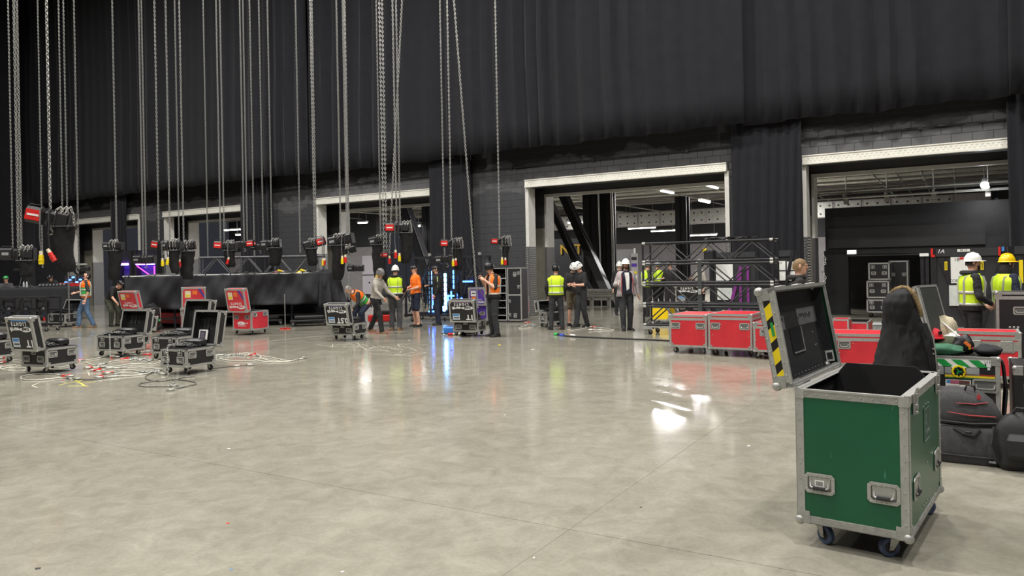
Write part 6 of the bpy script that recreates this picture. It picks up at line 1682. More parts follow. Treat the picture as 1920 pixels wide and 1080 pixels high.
    pa = [(a, c - a, max((c - a).length_squared, 1e-9), r0, r1, m) for a, c, r0, r1, m in prims]
    vb = []
    nv = []
    for v in out.v:
        q = Vector(v); best = 9; bm = SH
        for a, d, l2, r0, r1, m in pa:
            t = max(0, min(1, (q - a).dot(d) / l2)); e = (q - (a + d * t)).length / (r0 + (r1 - r0) * t)
            if e < best: best = e; bm = m
        vb.append(bm)
        if bm != SK:
            k_ = mnoise.noise(q * 9 + Vector((px, 0, 0))) * .010 + mnoise.noise(Vector((q.x * 18 + px, q.y * 18, q.z * 30))) * .005
            c_ = q - Vector((0, 0, 0)); nrm = Vector((q.x, q.y, 0)); 
            q = q + (nrm.normalized() if nrm.length > .01 else Vector((0, 0, 0))) * k_
        nv.append(tuple(q))
    out.v = nv
    for p_ in m2.polygons:
        vs_ = list(p_.vertices); ms = [vb[i] for i in vs_]
        out.f.append(tuple(vs_)); out.m.append(max(set(ms), key=ms.count))
    # face
    out.mi = SK
    out.loft([[hp(p) for p in ((-.011, -.086, .028), (.011, -.086, .028), (0, -.094, .034))], [hp(p) for p in ((-.017, -.088, -.02), (.017, -.088, -.02), (0, -.118, -.012))], [hp(p) for p in ((-.012, -.084, -.028), (.012, -.084, -.028), (0, -.10, -.028))]], True)
    for s in (-1, 1):
        out.ball(hp((s * .074, .012, 0)), (.011 * sc, .02 * sc, .032 * sc), 8, 5, hy, SK)
        out.ball(hp((s * .029, -.083, .012)), (.012 * sc, .007 * sc, .007 * sc), 8, 5, hy, 3)
    out.ball(hp((0, -.087, -.052)), (.022 * sc, .008 * sc, .006 * sc), 8, 5, hy, 4)
    # hands: palm, four fingers and a thumb
    for s, k in ((-1, 'R'), (1, 'L')):
        d = (J['wr' + k] - J['el' + k]).normalized(); w_ = J['wr' + k]
        sd_ = Vector((0, -1, 0)) - d * d.dot(Vector((0, -1, 0)))
        if sd_.length < .2: sd_ = Vector((0, 0, 1)) - d * d.z
        sd_.normalize(); nn = d.cross(sd_).normalized() * s
        R3 = Matrix((sd_, nn, d)).transposed()
        out.ball(w_ + d * .05 * sc, (.042 * sc, .02 * sc, .056 * sc), 10, 7, R3, SK)
        for i, ln in enumerate((.066, .076, .07, .056)):
            o_ = w_ + d * (.085 * sc) + sd_ * ((.03 - .02 * i) * sc)
            out.path([o_ - d * .02, o_ + d * ln * .45 * sc, o_ + (d * ln * .8 - nn * .02) * sc, o_ + (d * ln * .85 - nn * .042) * sc], [.0095 * sc, .009 * sc, .0085 * sc, .006 * sc], 6, SK)
        o_ = w_ + d * (.03 * sc) + sd_ * (.034 * sc)
        out.path([o_ - sd_ * .012, o_ + (d * .025 + sd_ * .022) * sc, o_ + (d * .052 + sd_ * .024 - nn * .014) * sc], [.012 * sc, .011 * sc, .008 * sc], 6, SK)
    body = out.build('body', mats, T, smooth=True)
    # shoes
    sm_ = shoe or shoe_m
    for k in 'RL':
        a = J['an' + k]; f = J['toe' + k] - a; f.z = 0; f = f.normalized() if f.length > .01 else Vector((0, -1, 0)); l = Vector((-f.y, f.x, 0)); g = a.z - .085 * sc
        rings = []
        for (t, wv, ht) in ((-.085, .028, .05), (-.075, .036, .09), (-.03, .042, .105), (.03, .045, .085), (.1, .05, .06), (.15, .045, .05), (.185, .025, .035)):
            c = Vector((a.x, a.y, g)) + f * t * sc
            rings.append([c + l * (wv * sc * q[0]) + Vector((0, 0, ht * sc * q[1])) for q in ((-1, 0), (1, 0), (1, .45), (.7, .9), (0, 1), (-.7, .9), (-1, .45))])
        MB().loft(rings, True).build('shoe', sm_, T, smooth=True)
    # hair, beard, hat
    if hair and hair in HAIR:
        hm = MB(); rings = []
        nlev = 9
        for i in range(nlev):
            t = pi / 2 * (i / (nlev - 1)); ring = []
            for j in range(18):
                a = 2 * pi * j / 18; front = max(0, -sin(a))
                zlow = -.045 + .10 * front ** .45 if not long_hair else -.20 + .255 * front ** .33
                z = zlow + (.112 - zlow) * sin(t); q = cos(t) ** .55 if i < nlev - 1 else .05
                z_n = max(-1, min(1, z / .108)); q2 = sqrt(max(.0, 1 - z_n * z_n)) if z > 0 else 1.0
                fl = 1 + (.25 if long_hair and z < -.05 else 0)
                ring.append(hp((.079 * max(q2, .04) * cos(a) * fl, (.099 * max(q2, .04)) * sin(a) * fl + .004, z + .004)))
            rings.append(ring)
        hm.loft(rings, True).build('hair', HAIR[hair], T, smooth=True)
    if beard:
        bm_ = MB(); rings = []
        for (z, rx, ry, yc) in ((-.045, .064, .028, -.052), (-.065, .058, .038, -.055), (-.09, .046, .036, -.06), (-.118, .024, .022, -.06)):
            rings.append([hp((rx * cos(pi + pi * j / 10), yc + (ry + .012) * sin(pi + pi * j / 10) + .01, z)) for j in range(11)])
        bm_.loft(rings, True).build('beard', HAIR[beard], T, smooth=True)
    if hat:
        kind, hm_ = hat
        if kind == 'cap':
            hb = MB(); dome(hb, .092 * sc, .113 * sc, .098 * sc); o = hb.build('cap', hm_, T, smooth=True)
            v_ = MB(); v_.loft([[Vector((.07 * sc * cos(pi + pi * j / 10), -.06 * sc + .105 * sc * sin(pi + pi * j / 10), zz_ - .012 * abs(cos(pi * j / 10)))) for j in range(11)] for zz_ in (.008, .0)], True).build('visor', hm_, o)
            v_ = MB().bb((-.02, -.108 * sc, .025), (.02, -.098 * sc, .045)).build('badge', whitetext, o)
        else:
            o = link('hard_hat' if kind == 'hat' else 'helmet', hard_hat_mesh(hm_, kind), T); o.scale = (.86 * sc, .88 * sc, .95 * sc)
        o.matrix_local = Matrix.Translation(hp((0, .002, .035))) @ hy.to_4x4() @ (Matrix.Diagonal((.86 * sc, .88 * sc, .95 * sc, 1)) if kind != 'cap' else Matrix.Identity(4))
        if kind == 'helmet':
            MB().path([hp((-.075, .01, .03)), hp((-.062, -.02, -.07)), hp((0, -.05, -.13)), hp((.062, -.02, -.07)), hp((.075, .01, .03))], .004, 5).build('chin_strap', blacktext, T)
    vp = [(-.02, .165, .12), (.2, .155, .118), (.4, .155, .118), (.65, .172, .128), (.85, .182, .126), (.97, .172, .105), (1.05, .115, .088), (1.09, .088, .08)]
    def wear(name, m, prof_, infl, gp=0.0, fm=None):
        n = 24; wb = MB()
        a0 = -pi / 2 + gp; rings = []
        for q in prof_:
            c, lat, fw, rx, ry, _ = spine_ring(*q, infl)
            fw2 = -fw if fw.y > 0 else fw      # front of the body is -y
            if gp: rings.append([c + lat * (rx * cos(a)) - fw2 * (ry * sin(a)) for a in [-pi / 2 + gp + (2 * pi - 2 * gp) * j / n for j in range(n + 1)]])
            else: rings.append([c + lat * (rx * cos(a)) - fw2 * (ry * sin(a)) for a in [-pi / 2 + 2 * pi * j / n for j in range(n)]])
        rr_ = []
        for i, r_ in enumerate(rings):
            rr_.append([p + Vector((mnoise.noise(p * 11 + Vector((px, 0, 0))), mnoise.noise(p * 11 + Vector((0, px, 0))), 0)) * .006 for p in r_])
        wb.loft(rr_, False, closed=not gp)
        if fm:
            k = len(rr_[0]) if not gp else len(rr_[0]) - 1
            for fi in range(len(wb.f)):
                lev = fi // k
                wb.m[fi] = fm(lev)
        o = wb.build(name, m, T, smooth=True); s_ = o.modifiers.new('thick', 'SOLIDIFY'); s_.thickness = .008; return o
    if vest:
        v = wear('vest', [CL[vest], CL['green']], vp, .016, gap, (lambda l: 1 if l in (1, 2) else 0) if vest_green else None)
        if bands:
            for f, rx, ry in ((.12, .16, .12), (.5, .163, .122)):
                n = 24; rings = []
                for df in (-.045, .045):
                    c, lat, fw, rx_, ry_, _ = spine_ring(f + df, rx, ry, .0225)
                    fw2 = -fw if fw.y > 0 else fw
                    rings.append([c + lat * (rx_ * cos(a)) - fw2 * (ry_ * sin(a)) for a in [-pi / 2 + gap + (2 * pi - 2 * gap) * j / n for j in range(n + 1)]])
                o = MB().loft(rings, False, closed=False).build('reflective_band', refl, v, smooth=True); o.modifiers.new('thick', 'SOLIDIFY').thickness = .003
            for s in (-1, 1):
                pts = []
                for a_, f in ((-1, .12), (-1, .5), (-1, .8), (-1, .97), (0, 1.04), (1, .97), (1, .8), (1, .5), (1, .12)):
                    q = min(vp, key=lambda z: abs(z[0] - f)); c, lat, fw, rx_, ry_, _ = spine_ring(f, q[1], q[2], .024)
                    fw2 = -fw if fw.y > 0 else fw
                    ang = radians(58) if f < 1 else radians(35)
                    pts.append(c + lat * (rx_ * cos(ang) * s) + fw2 * (ry_ * sin(ang) * (-a_)) * (1 if f < 1 else 0))
                MB().path(pts, .022, 6, flat=.2).build('reflective_band', refl, v, smooth=True)
        if edge_vest:
            for s in (-1, 1):
                pts = []
                for f in (.05, .3, .6, .85, .98, 1.04):
                    q = min(vp, key=lambda z: abs(z[0] - f)); c, lat, fw, rx_, ry_, _ = spine_ring(f, q[1], q[2], .03)
                    pts.append(c + lat * (rx_ * s * (1 if f < 1 else .9)))
                MB().path(pts, .016, 6, flat=.5).build('vest_edging', M('edge_pale', (190, 210, 150), .6), v, smooth=True)
    if jacket:
        jm, jf = jacket
        wear('jacket', CL[jm], [(-.22, .19, .15)] + vp, .026, jf)
    if hood:
        c, lat, fw, rx, ry, _ = spine_ring(1.05, .11, .08)
        MB().torus(c + Vector((0, .03 * sc, .03)), .095 * sc, .035 * sc, 'z', 14, 8).build('hood', CL[shirt], T, smooth=True)
    if belt:
        c, lat, fw, rx, ry, _ = spine_ring(.0, .17, .125, .03)
        MB().loft([ring_pts(c + Vector((0, 0, q)), lat, fw, rx, ry, 18) for q in (-.03, .03)], True).build('belt', plastic, T)
        MB().rbox((.16 * sc, .02, .88 * sc), (.05, .1, .16), .015).build('pouch', plastic, T)
    return T
STR = dict(anR=(-.10, -.20, .085), knR=(-.10, -.16, .50), toeR=(-.12, -.37, .03), anL=(.11, .20, .09), knL=(.10, .03, .50), toeL=(.13, .03, .03))
person('man in jeans and an orange vest, head thrown back to look up', 160, 23.3, -58, 1.76, dict(head=(0, .05, 1.60), neck=(0, .02, 1.50), elR=(-.24, .0, 1.14), wrR=(-.16, -.24, 1.1), elL=(.25, .07, 1.14), wrL=(.24, -.02, .88), **STR), 'char', 'jeans', hair='dark', beard='dark', head_pitch=-52, vest='orange', vest_green=True, gap=.5, shoe=shoe_b)
person('man in a black shirt bending down between the rack and the red case', 214, 23.6, 60, 1.74, dict(pelvis=(0, .22, .88), sh=(0, -.14, 1.22), neck=(0, -.24, 1.27), head=(0, -.33, 1.35), shR=(-.175, -.14, 1.22), shL=(.175, -.14, 1.22), elR=(-.22, -.22, .95), wrR=(-.2, -.42, .78), elL=(.24, -.18, .93), wrL=(.22, -.36, .76), hipR=(-.09, .22, .86), hipL=(.09, .22, .86), knR=(-.12, -.03, .47), knL=(.12, -.0, .47)), 'black', 'olive', head_pitch=28, hat=('cap', hat_black), hair='dark')
SEAT = dict(pelvis=(0, .05, .62), sh=(0, 0, 1.08), neck=(0, -.03, 1.16), head=(0, -.06, 1.28), shR=(-.175, 0, 1.07), shL=(.175, 0, 1.07), elR=(-.24, -.1, .86), wrR=(-.16, -.32, .88), elL=(.24, -.1, .86), wrL=(.16, -.32, .88), hipR=(-.09, .05, .6), hipL=(.09, .05, .6), knR=(-.11, -.38, .56), knL=(.11, -.38, .56), anR=(-.11, -.36, .1), anL=(.11, -.36, .1), toeR=(-.12, -.52, .03), toeL=(.12, -.52, .03))
def lift(P_, dz): return {k: (v[0], v[1], v[2] + (dz if k not in ('anR', 'anL', 'toeR', 'toeL') else 0)) for k, v in P_.items()}
person('person in a green cap sitting behind the table at the far left', 12, 28.3, 20, 1.76, lift(SEAT, .26), 'grey', 'black', 'sleeve', hat=('cap', hat_green), hair='dark')
person('hunched person in black with a head lamp behind the lighting desk', 99, 28.8, -10, 1.76, lift({**SEAT, 'head': (0, -.12, 1.25)}, .3), 'black', 'black', 'sleeve', head_pitch=25, hat=('cap', hat_black), hair='dark', hood=True)
for k, (px, Y, yw) in enumerate(((12, 28.3, 20), (99, 28.8, -10))):
    X = ray(px, 520)[0] * Y
    T = thing('stool', ['stool under the person in the green cap', 'stool under the hunched person with the head lamp'][k], 'stool', (X, Y + .08, 0), 0)
    MB().cyl((0, 0, .69), .17, .05, n=16).build('seat', plastic, T)
    for a_ in range(4): MB().tube((.1 * cos(a_ * pi / 2 + .7), .1 * sin(a_ * pi / 2 + .7), .67), (.18 * cos(a_ * pi / 2 + .7), .18 * sin(a_ * pi / 2 + .7), 0), .014, 6).build('leg', black_steel, T)
person('crouching worker with an orange and green vest, back bent beside the big black hoist', 674, 20.6, -40, 1.72, dict(pelvis=(0, .2, .72), sh=(0, -.18, 1.02), neck=(0, -.30, 1.07), head=(0, -.40, 1.14), shR=(-.175, -.18, 1.02), shL=(.175, -.18, 1.02), elR=(-.22, -.28, .76), wrR=(-.16, -.44, .62), elL=(.24, -.24, .76), wrL=(.2, -.4, .6), hipR=(-.09, .2, .7), hipL=(.09, .2, .7), knR=(-.16, -.14, .46), knL=(.16, -.12, .46)), 'black', 'navy', 'sleeve', head_pitch=30, hair='grey', vest='orange', vest_green=True, gap=0)
person('woman in a grey hoodie and helmet striding past with an arm reaching down', 704, 19.2, 62, 1.68, dict(sh=(0, -.09, 1.40), neck=(0, -.12, 1.48), head=(0, -.16, 1.60), shR=(-.165, -.09, 1.395), shL=(.165, -.09, 1.395), elR=(-.22, -.2, 1.13), wrR=(-.2, -.40, .96), elL=(.2, -.26, 1.12), wrL=(.16, -.52, .98), anR=(-.1, -.26, .085), knR=(-.1, -.2, .5), toeR=(-.12, -.43, .03), anL=(.11, .3, .12), knL=(.1, .08, .5), toeL=(.12, .14, .04)), 'stone', 'black', 'sleeve', head_pitch=14, hat=('helmet', hat_grey), hair='fair', long_hair=True, hood=True, shoe=shoe_b)
person('worker seen from behind in a yellow vest and white helmet, grey trousers', 741, 20.0, 172, 1.74, dict(elR=(-.26, -.04, 1.14), wrR=(-.16, -.26, 1.04), elL=(.26, -.04, 1.14), wrL=(.16, -.26, 1.04)), 'black', 'grey', 'sleeve', head_yaw=20, head_pitch=8, hat=('helmet', hat_white), hair='dark', vest='hivis', belt=True, hood=True, shoe=shoe_b)
person('man in an orange polo shirt, black cap and shorts', 779, 21.2, -58, 1.76, dict(elR=(-.24, -.02, 1.14), wrR=(-.12, -.26, 1.08), elL=(.24, .02, 1.13), wrL=(.12, -.24, 1.06)), 'orange', 'navy', 'skin', 'skin', hat=('cap', hat_black), hair='brown', girth=1.18)
o = bpy.data.objects['person.007'] if 'person.007' in bpy.data.objects else None
person('man in dark work clothes with a pale edged vest, standing before the blue light tubes', 819, 21.6, -80, 1.74, dict(elR=(-.22, -.04, 1.14), wrR=(-.12, -.22, 1.16), elL=(.22, .05, 1.13), wrL=(.2, -.08, .9)), 'black', 'navy', 'sleeve', hat=('cap', hat_black), hair='dark', beard='brown', vest='black', bands=False, edge_vest=True, gap=.5, hood=True)
T = person('man in an orange vest bowed over a phone held to his face', 924, 17.7, -62, 1.78, dict(head=(0, -.085, 1.60), elR=(-.25, -.06, 1.16), wrR=(-.09, -.25, 1.36), elL=(.24, -.06, 1.14), wrL=(.08, -.25, 1.33)), 'black', 'char', 'skin', head_pitch=22, hat=('helmet', hat_black), hair='brown', vest='orange', gap=.35, belt=True)
o = MB().rbox((0, 0, 0), (.075, .012, .15), .004).build('phone', plastic, None, T.matrix_basis @ Vector((-.02, -.32, 1.47)), (radians(-30), 0, T.rotation_euler.z)); tag(o, 'dark phone held up by the man in the orange vest', 'phone')
person('worker in a plain yellow vest and black helmet, back turned, by the doorway jamb', 1042, 19.3, 178, 1.68, dict(elR=(-.27, .0, 1.14), wrR=(-.22, -.12, .92), elL=(.27, .0, 1.14), wrL=(.22, -.12, .92), anR=(-.15, .03, .085), anL=(.15, .03, .085), knR=(-.13, -.02, .5), knL=(.13, -.02, .5), toeR=(-.2, -.13, .03), toeL=(.2, -.13, .03)), 'black', 'char', 'sleeve', head_yaw=-15, hat=('helmet', hat_black), hair='dark', vest='hivis', girth=1.2)
person('worker in khaki shorts and dark jacket half hidden behind the man in the black T-shirt', 1073, 20.6, 20, 1.74, dict(head=(0, -.08, 1.60), elR=(-.24, -.02, 1.14), wrR=(-.12, -.24, 1.1), elL=(.24, -.02, 1.14), wrL=(.1, -.24, 1.08)), 'black', 'khaki', 'sleeve', 'skin', head_pitch=24, hat=('helmet', hat_white), hair='dark', beard='grey')
person('man in a black T-shirt and white helmet looking down at his hands', 1090, 20.0, -62, 1.76, dict(head=(0, -.09, 1.60), elR=(-.23, -.06, 1.14), wrR=(-.08, -.29, 1.16), elL=(.23, -.04, 1.13), wrL=(.08, -.28, 1.13), anR=(-.02, -.16, .085), knR=(-.06, -.1, .5), toeR=(-.02, -.33, .03), anL=(.06, .12, .085), knL=(.08, .0, .5), toeL=(.1, -.05, .03)), 'black', 'char', 'skin', head_pitch=30, hat=('helmet', hat_white), hair='dark')
T = person('bearded long haired man in a pink and grey jacket holding a paper cup', 1173, 18.7, 5, 1.78, dict(elR=(-.27, .0, 1.13), wrR=(-.24, -.24, 1.16), elL=(.28, .06, 1.14), wrL=(.30, .0, .9), anR=(-.09, -.08, .085), toeR=(-.13, -.25, .03), anL=(.09, .02, .085), toeL=(.14, -.14, .03), knR=(-.11, -.08, .5)), 'pinkgrey', 'char', 'sleeve', hat=('hat', hat_white), hair='brown', long_hair=True, beard='brown', jacket=('pinkgrey', .62), girth=1.2, torso='navy')
MB().loft([[Vector((a_, -y_ - q - .022, z)) for a_, y_, z in ((-.06, .10, 1.45), (.05, .10, 1.45), (.05, .148, 1.3), (.045, .142, 1.05), (-.02, .142, 1.0), (-.05, .148, 1.3))] for q in (.018, 0)], True).build('shirt_front', CL['white'], T)
for s in (-1, 1): MB().path([(s * .125, -.13, 1.38), (s * .14, -.165, 1.2), (s * .15, -.165, .95)], .02, 6, flat=.4).build('pink_panel', CL['red'], T)
c = T.matrix_basis @ Vector((-.24, -.335, 1.2))
o = thing('paper_cup', 'white paper cup in the hand of the long haired man', 'cup', c, 0)
MB().cyl((0, 0, .0), .032, .11, n=14, r1=.042).build('body', white, o, smooth=True); MB().cyl((0, 0, .06), .045, .014, n=14).build('lid', white, o)
# people further back in the concourse
GB = None
person('person in a white helmet just behind the long haired man', 1161, 24.5, 10, 1.74, {}, 'black', 'black', 'sleeve', hat=('helmet', hat_white), hair='dark', group=GB, voxel=.022)
person('worker in a dull yellow vest behind the left end of the truss stack', 1213, 23.5, 100, 1.74, dict(wrR=(-.14, -.24, 1.08), elR=(-.24, -.02, 1.14)), 'olive', 'black', 'sleeve', hat=('helmet', hat_white), hair='dark', vest='hivis', voxel=.022)
person('worker in a yellow vest turned away behind the truss stack', 1234, 23.8, 190, 1.74, {}, 'grey', 'black', 'sleeve', hat=('helmet', hat_white), hair='dark', vest='hivis', voxel=.022)
person('person in black with pale sleeves behind the second truss bay', 1256, 23.4, -40, 1.74, dict(wrR=(-.12, -.24, 1.2), elR=(-.24, -.04, 1.14)), 'black', 'black', 'sleeve', hair='brown', hat=('cap', hat_black), voxel=.022)
person('person in a pale jacket behind the middle of the truss stack', 1313, 22.5, -70, 1.74, dict(wrR=(-.12, -.24, 1.2), elR=(-.24, -.04, 1.14)), 'stone', 'black', 'sleeve', hair='brown', hat=('helmet', hat_white), voxel=.022)
# the three men on the right
person('fair haired man in a black hooded top and glasses walking behind the green lid', 1497, 10.0, 76, 1.71, dict(elR=(-.24, .06, 1.14), wrR=(-.22, -.1, .9), elL=(.24, -.04, 1.13), wrL=(.22, -.2, .9)), 'black', 'black', 'sleeve', hair='blond', hood=True, voxel=.014)
T = [o for o in bpy.data.objects if o.get('label', '').startswith('fair haired')][0]
b = MB(); hz = 1.625 * 1.71 / 1.76
for s in (-1, 1): b.torus((s * .03, -.125, hz + .012), .022, .0025, 'y', 12, 4); b.path([(s * .05, -.122, hz + .016), (s * .078, .0, hz + .014)], .0025, 4)
b.path([(-.01, -.125, hz + .014), (.01, -.125, hz + .014)], .0025, 4); b.build('glasses', blacktext, T)
person('bearded man in a white hard hat and yellow vest over a black hoodie', 1821, 10.9, 78, 1.71, dict(elR=(-.24, -.02, 1.12), wrR=(-.16, -.2, 1.02), elL=(.24, -.0, 1.12), wrL=(.14, -.2, 1.0)), 'black', 'black', 'sleeve', hat=('hat', hat_white), hair='dark', beard='dark', vest='hivis', hood=True, gap=.5, voxel=.014, belt=True)
T = [o for o in bpy.data.objects if o.get('label', '').startswith('bearded man in a white')][0]
for k, z in enumerate((.74, .62, .52)): MB().bb((-.135, -.02, z - .025), (-.125, .04, z + .025)).build('reflective_patch', whitetext, T) if False else MB().bb((.195, -.05, z - .03), (.205, .02, z + .02)).build('reflective_patch', whitetext, T)
person('person in a yellow hard hat and yellow vest over navy at the right edge', 1886, 10.9, 96, 1.69, dict(elR=(-.24, .02, 1.13), wrR=(-.2, -.2, 1.0), elL=(.24, .02, 1.13), wrL=(.2, -.2, 1.0)), 'navy', 'black', 'sleeve', hat=('hat', hat_yellow), hair='dark', vest='hivis', gap=.5, voxel=.014, long_hair=True)
# ================================================================== SLINGS AND LITTER ON THE FLOOR
wire = M('wire_rope', (206, 204, 192), .5, .1, .1, 60); wire_d = M('wire_rope_dark', (110, 110, 104), .5, .3, .1, 60)
GS = 'steel wire slings lying on the concrete'
def shackle(par, loc, yaw, red=True):
    def fn():
        b = MB(); pts = [(-.022, 0, .02), (-.03, 0.03, .02), (-.028, .055, .02), (0, .075, .02), (.028, .055, .02), (.03, .03, .02), (.022, 0, .02)]
        b.path(pts, .010, 6); p = MB(); p.tube((-.05, 0, .02), (.05, 0, .02), .011, 8); p.cyl((.05, 0, .02), .019, .014, 'x', 8)
        return b.mesh('shackle', [galv], True), p.mesh('pin', [red_pl])
    a, p = cached('shackle', fn); s = link('shackle', a, par, loc, yaw); s.scale = (1.5, 1.5, 1.3)
    if red: link('pin', p, s)
    return s
def sling(lab, pts, m=None, ends=(True, True), r=.009, seed=0, loops=None):
    P = [G(*p) for p in pts]; c = Vector((sum(p.x for p in P) / len(P), sum(p.y for p in P) / len(P), 0))
    T = thing('wire_sling', lab, 'sling', c, 0, None)
    # smooth the path
    Q = []
    n = len(P)
    for i in range(n - 1):
        p0, p1, p2, p3 = P[max(i - 1, 0)], P[i], P[i + 1], P[min(i + 2, n - 1)]
        for k in range(6):
            t = k / 6; Q.append(.5 * ((2 * p1) + (p2 - p0) * t + (2 * p0 - 5 * p1 + 4 * p2 - p3) * t * t + (3 * p1 - p0 - 3 * p2 + p3) * t ** 3))
    Q.append(P[-1]); rr_ = random.Random(seed)
    MB().path([q - c + Vector((0, 0, r + .002 + .006 * (i % 7 == 3))) for i, q in enumerate(Q)], r, 5).build('rope', m or wire, T, smooth=True)
    for e, i, j in ((ends[0], 0, 1), (ends[1], -1, -2)):
        if e is None: continue
        d = P[i] - P[j]; d.normalize(); y = atan2(d.y, d.x)
        MB().tube(P[i] - c - d * .12 + Vector((0, 0, .018)), P[i] - c + Vector((0, 0, .018)), .016, 6).build('ferrule', galv, T)
        MB().path([P[i] - c + Vector((0, 0, .018)) + Vector((cos(y), sin(y), 0)) * (.06 - .06 * cos(a_)) + Vector((-sin(y), cos(y), 0)) * (.035 * sin(a_)) for a_ in [k * pi / 5 for k in range(11)]], .007, 5).build('eye', m or wire, T)
        shackle(T, P[i] - c + d * .12, y - pi / 2 + rr_.uniform(-.5, .5), e is True and i == 0)
    return T
sling('wire sling in a long flat loop in front of the one tonne motor case', [(120, 706), (95, 702), (60, 703), (40, 708), (45, 713), (80, 713), (115, 709), (132, 711)])
sling('wire sling running from the red shackle to a bare clevis on open floor', [(138, 712), (165, 713), (190, 711), (205, 708)], wire_d, (None, False))
sling('wire sling under the edge cut case, with flat coils', [(4, 693), (25, 690), (50, 692), (45, 697), (15, 696), (0, 691), (20, 686), (40, 687)], wire, (None, None))
sling('wire sling behind the wheels of the one tonne motor case', [(10, 680), (32, 676), (60, 683), (110, 690), (150, 680), (185, 688)])
sling('wire sling with red shackle between the one tonne case and the chain case', [(150, 678), (175, 674), (205, 668), (232, 664), (260, 662)])
sling('wire sling in wide coils before the case with the hanging chain, first of the pile', [(185, 690), (215, 688), (250, 683), (285, 684), (300, 678), (270, 674), (220, 677), (195, 683)])
sling('wire sling in the pile with both red shackles close together', [(212, 699), (235, 694), (262, 697), (290, 699), (300, 693), (270, 690), (225, 691)])
sling('wire sling across the pile ending near the red shackles', [(190, 697), (230, 700), (270, 702), (288, 698)])
sling('wire sling passing in front of the case with the printed sheet', [(208, 708), (250, 705), (275, 702), (290, 696), (300, 701)])
sling('wire sling looping under the case with the printed sheet, ending in a big clevis', [(290, 698), (276, 704), (275, 712), (300, 716), (325, 713), (325, 722)], wire_d, (False, False))
sling('wire sling in a flat oval in front of the case with the printed sheet', [(322, 726), (270, 726), (262, 721), (290, 716), (330, 713), (362, 717), (366, 722), (335, 729)], wire_d, (None, False))
sling('wire sling tail lying from the case with the printed sheet to its clevis', [(335, 711), (350, 708), (365, 707)], wire_d, (None, None))
sling('wire sling coiled on open floor right of the case with the printed sheet', [(405, 668), (440, 665), (470, 663), (488, 668), (480, 677), (430, 677), (408, 672)])
sling('wire sling stretched out to the lone clevis farthest along the floor', [(480, 668), (510, 671), (530, 676), (545, 678), (505, 680), (478, 676)], wire, (True, None))
sling('wire sling doubled back towards the lone clevis', [(560, 675), (540, 679), (510, 678), (490, 673)], wire, (False, None))
sling('wire sling tail behind the wheels of the case with the printed sheet', [(400, 692), (430, 688), (450, 687)], wire_d, (None, False))
sling('wire sling beside the plain jamb near the red fire sign', [(990, 607), (1005, 611), (1012, 614), (990, 616), (972, 616), (985, 612)])
sling('wire sling at the feet of the man in the black T-shirt', [(1060, 616), (1085, 612), (1100, 615), (1075, 620), (1062, 618)])
sling('wire sling lying on the floor between the black T-shirt man and the long haired man', [(1118, 615), (1140, 617), (1150, 620), (1120, 620)])
sling('thin dark cable curled round the half tonne motor case', [(622, 634), (640, 640), (670, 641), (688, 637), (680, 629)], wire_d, (None, None), .006)
for k, (pts, lb) in enumerate([([(262, 697), (268, 699), (275, 697), (282, 700), (290, 698), (296, 700)], 'short heap of chain beside the paired red shackles'), ([(392, 664), (402, 668), (412, 666), (428, 668), (445, 666), (458, 668)], 'length of chain on the floor right of the case with the printed sheet'), ([(245, 676), (255, 672), (262, 677), (272, 672), (280, 678), (290, 674)], 'small heap of chain behind the wide coils of wire sling'), ([(1000, 608), (1005, 612), (1000, 614), (1009, 611)], 'scrap of chain by the doorway jamb')]):
    o = chain_along([G(*p) + Vector((0, 0, .014)) for p in pts], .05, .010, None, 8, 4).build('loose_chain', steel); tag(o, lb, 'chain')
# single shackles
for k, (px, py, lb) in enumerate([(275, 667, 'red pinned shackle on the floor behind the floor slings'), (233, 675, 'red pinned shackle between the coils, closest to the chain case'), (7, 672, 'red pinned shackle beside the wheel of the edge cut case'), (150, 677, 'red pinned shackle just off the corner of the one tonne motor case'), (215, 671, 'loose shackle at the foot of the hanging chain')]):
    p = G(px, py); T = thing('shackle', lb, 'shackle', p, k * 1.1); shackle(T, (0, 0, 0), 0)
# plugs and tail by the centre motor case
p = G(840, 629); T = thing('cable_end', 'cable ends with blue, red and cream plugs beside the centre motor case', 'cable', p, 0)
for dx, m, s_ in ((0, red_pl, 1), (.12, plug_w, .8), (.2, plug_w, .9), (.32, plastic, 1)): MB().tube((dx, 0, .03), (dx + .12, .03 * s_, .03), .03, 8).build('plug', m, T)
MB().rbox((.0, .5, .09), (.3, .25, .16), .02).build('blue_box', M('box_blue', (50, 120, 200), .5), T)
MB().path([(.3, 0, .02), (.5, .1, .02), (.7, .3, .02), (.4, .4, .02), (.1, .3, .02), (-.2, .35, .02)], .014, 6).build('cable', plastic, T, smooth=True)
# long cable across the floor
T = thing('floor_cable', 'long black cable with green and blue connector lying towards the red trunks', 'cable', G(1045, 629), 0)
c = G(1045, 629)
MB().path([G(*q) - c + Vector((0, 0, .018)) for q in ((1058, 631), (1085, 633), (1130, 635), (1180, 637), (1230, 639), (1268, 641))], .018, 6).build('cable', rubber, T)
for (a, b_, m) in (((1040, 628.6), (1046, 629.3), M('connector_green', (40, 190, 90), .4)), ((1046, 629.3), (1051, 630), plastic), ((1050, 630), (1057, 630.8), M('connector_blue', (60, 90, 190), .4))): MB().tube(G(*a) - c + Vector((0, 0, .03)), G(*b_) - c + Vector((0, 0, .03)), .03, 8).build('connector', m, T)
MB().tube(G(1070, 631.5) - c + Vector((0, 0, .04)), G(1078, 632.4) - c + Vector((0, 0, .04)), .025, 8).build('tape_sleeve', white, T)
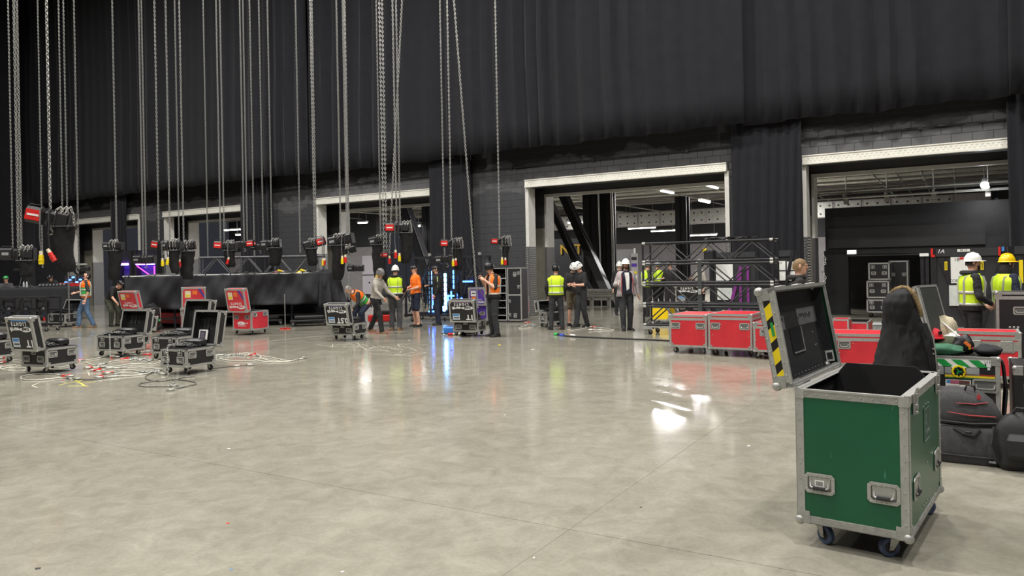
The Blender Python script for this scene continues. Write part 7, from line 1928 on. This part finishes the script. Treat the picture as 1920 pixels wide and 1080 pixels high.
# litter
LIT = [(936, 647, yellow, 'crumpled yellow scrap on the floor before the man in the orange vest', .05), (767, 638, white, 'white scrap of paper between the two motor cases in the middle', .03), (776, 644, blue_st, 'tiny blue scrap on the floor near the middle chalk marks', .025), (846, 657, shoe_m, 'small dark scrap in front of the centre motor case', .035), (999, 655, white, 'thin white paper strip on the open floor', .04),
       (429, 841, white, 'white scrap of paper on the bare floor at the left', .018), (427, 981, red_pl, 'small red scrap on the bare floor', .016), (433, 1068, blue_st, 'tiny blue scrap at the very bottom of the floor', .012), (642, 1072, white, 'white scrap at the very bottom of the floor', .012), (72, 1066, shoe_m, 'small dark leaf like scrap in the bottom corner of the floor', .02), (1404, 836, white, 'small white scrap not far from the green case', .02), (1202, 951, shoe_m, 'small dark scrap on the floor left of the green case', .012), (946, 778, white, 'pale speck of paper in the middle of the floor', .014), (1001, 1046, white, 'pale speck of paper near the bottom middle', .01)]
for px, py, m, lb, s_ in LIT:
    b = MB(); rr_ = random.Random(px); n = 7
    vs = [(s_ * rr_.uniform(.6, 1.2) * cos(2 * pi * k / n), s_ * .7 * rr_.uniform(.6, 1.2) * sin(2 * pi * k / n), .001 + s_ * .12 * rr_.random()) for k in range(n)]
    b.add(vs + [(0, 0, s_ * .25)] + [(x_, y_, 0) for x_, y_, z_ in vs], [(k, (k + 1) % n, n) for k in range(n)] + [(k, n + 1 + k, n + 1 + (k + 1) % n, (k + 1) % n) for k in range(n)] + [tuple(range(2 * n, n, -1))])
    o = b.build('paper_scrap', m, None, G(px, py), rr_.uniform(0, 3)); tag(o, lb, 'litter')
# dark gear between the workers in the middle
p = G(716, 612)
T = thing('red_hand_truck', 'red wheeled lifting bar on the floor behind the woman in grey', 'trolley', p, .3)
MB().rbox((0, .3, .22), (.7, .3, .2), .03).build('body', red_pl, T); MB().tube((-.3, -.2, .06), (-.2, .3, .3), .03, 8).build('tow_bar', red_pl, T); MB().rbox((.2, .3, .38), (.3, .2, .12), .02).build('cover', plastic, T)
for s_ in (-1, 1): add_caster(T, (s_ * .28, .3, 0), .4, .05)
for k, (px, py, wv, hv, lb) in enumerate([(706, 606, .55, .5, 'black trestle and cables behind the workers in the middle')]):
    p = G(px, py) + Vector((0, .1, 0)); T = thing('trestle', lb, 'trestle', p, -.1)
    MB().bb((-wv, -.05, .78), (wv, .05, .86)).build('top_bar', black_steel, T)
    for s_ in (-1, 1):
        for q in (-1, 1): MB().tube((s_ * wv * .8, 0, .8), (s_ * wv * .9, q * .35, 0), .022, 6).build('leg', black_steel, T)
    b = MB(); rr_ = random.Random(k)
    for i in range(8): b.path([(-wv + .2 * i + rr_.uniform(-.1, .1), -.08, .3 + rr_.random() * .5), (-wv + .25 * i, -.1, .9), (-wv + .3 * i, .08, .88), (-wv + .3 * i + rr_.uniform(-.1, .1), .1, .35 + rr_.random() * .4)], .02, 5)
    tag(b.build('draped_cable', plastic, T, smooth=True), kind='stuff')
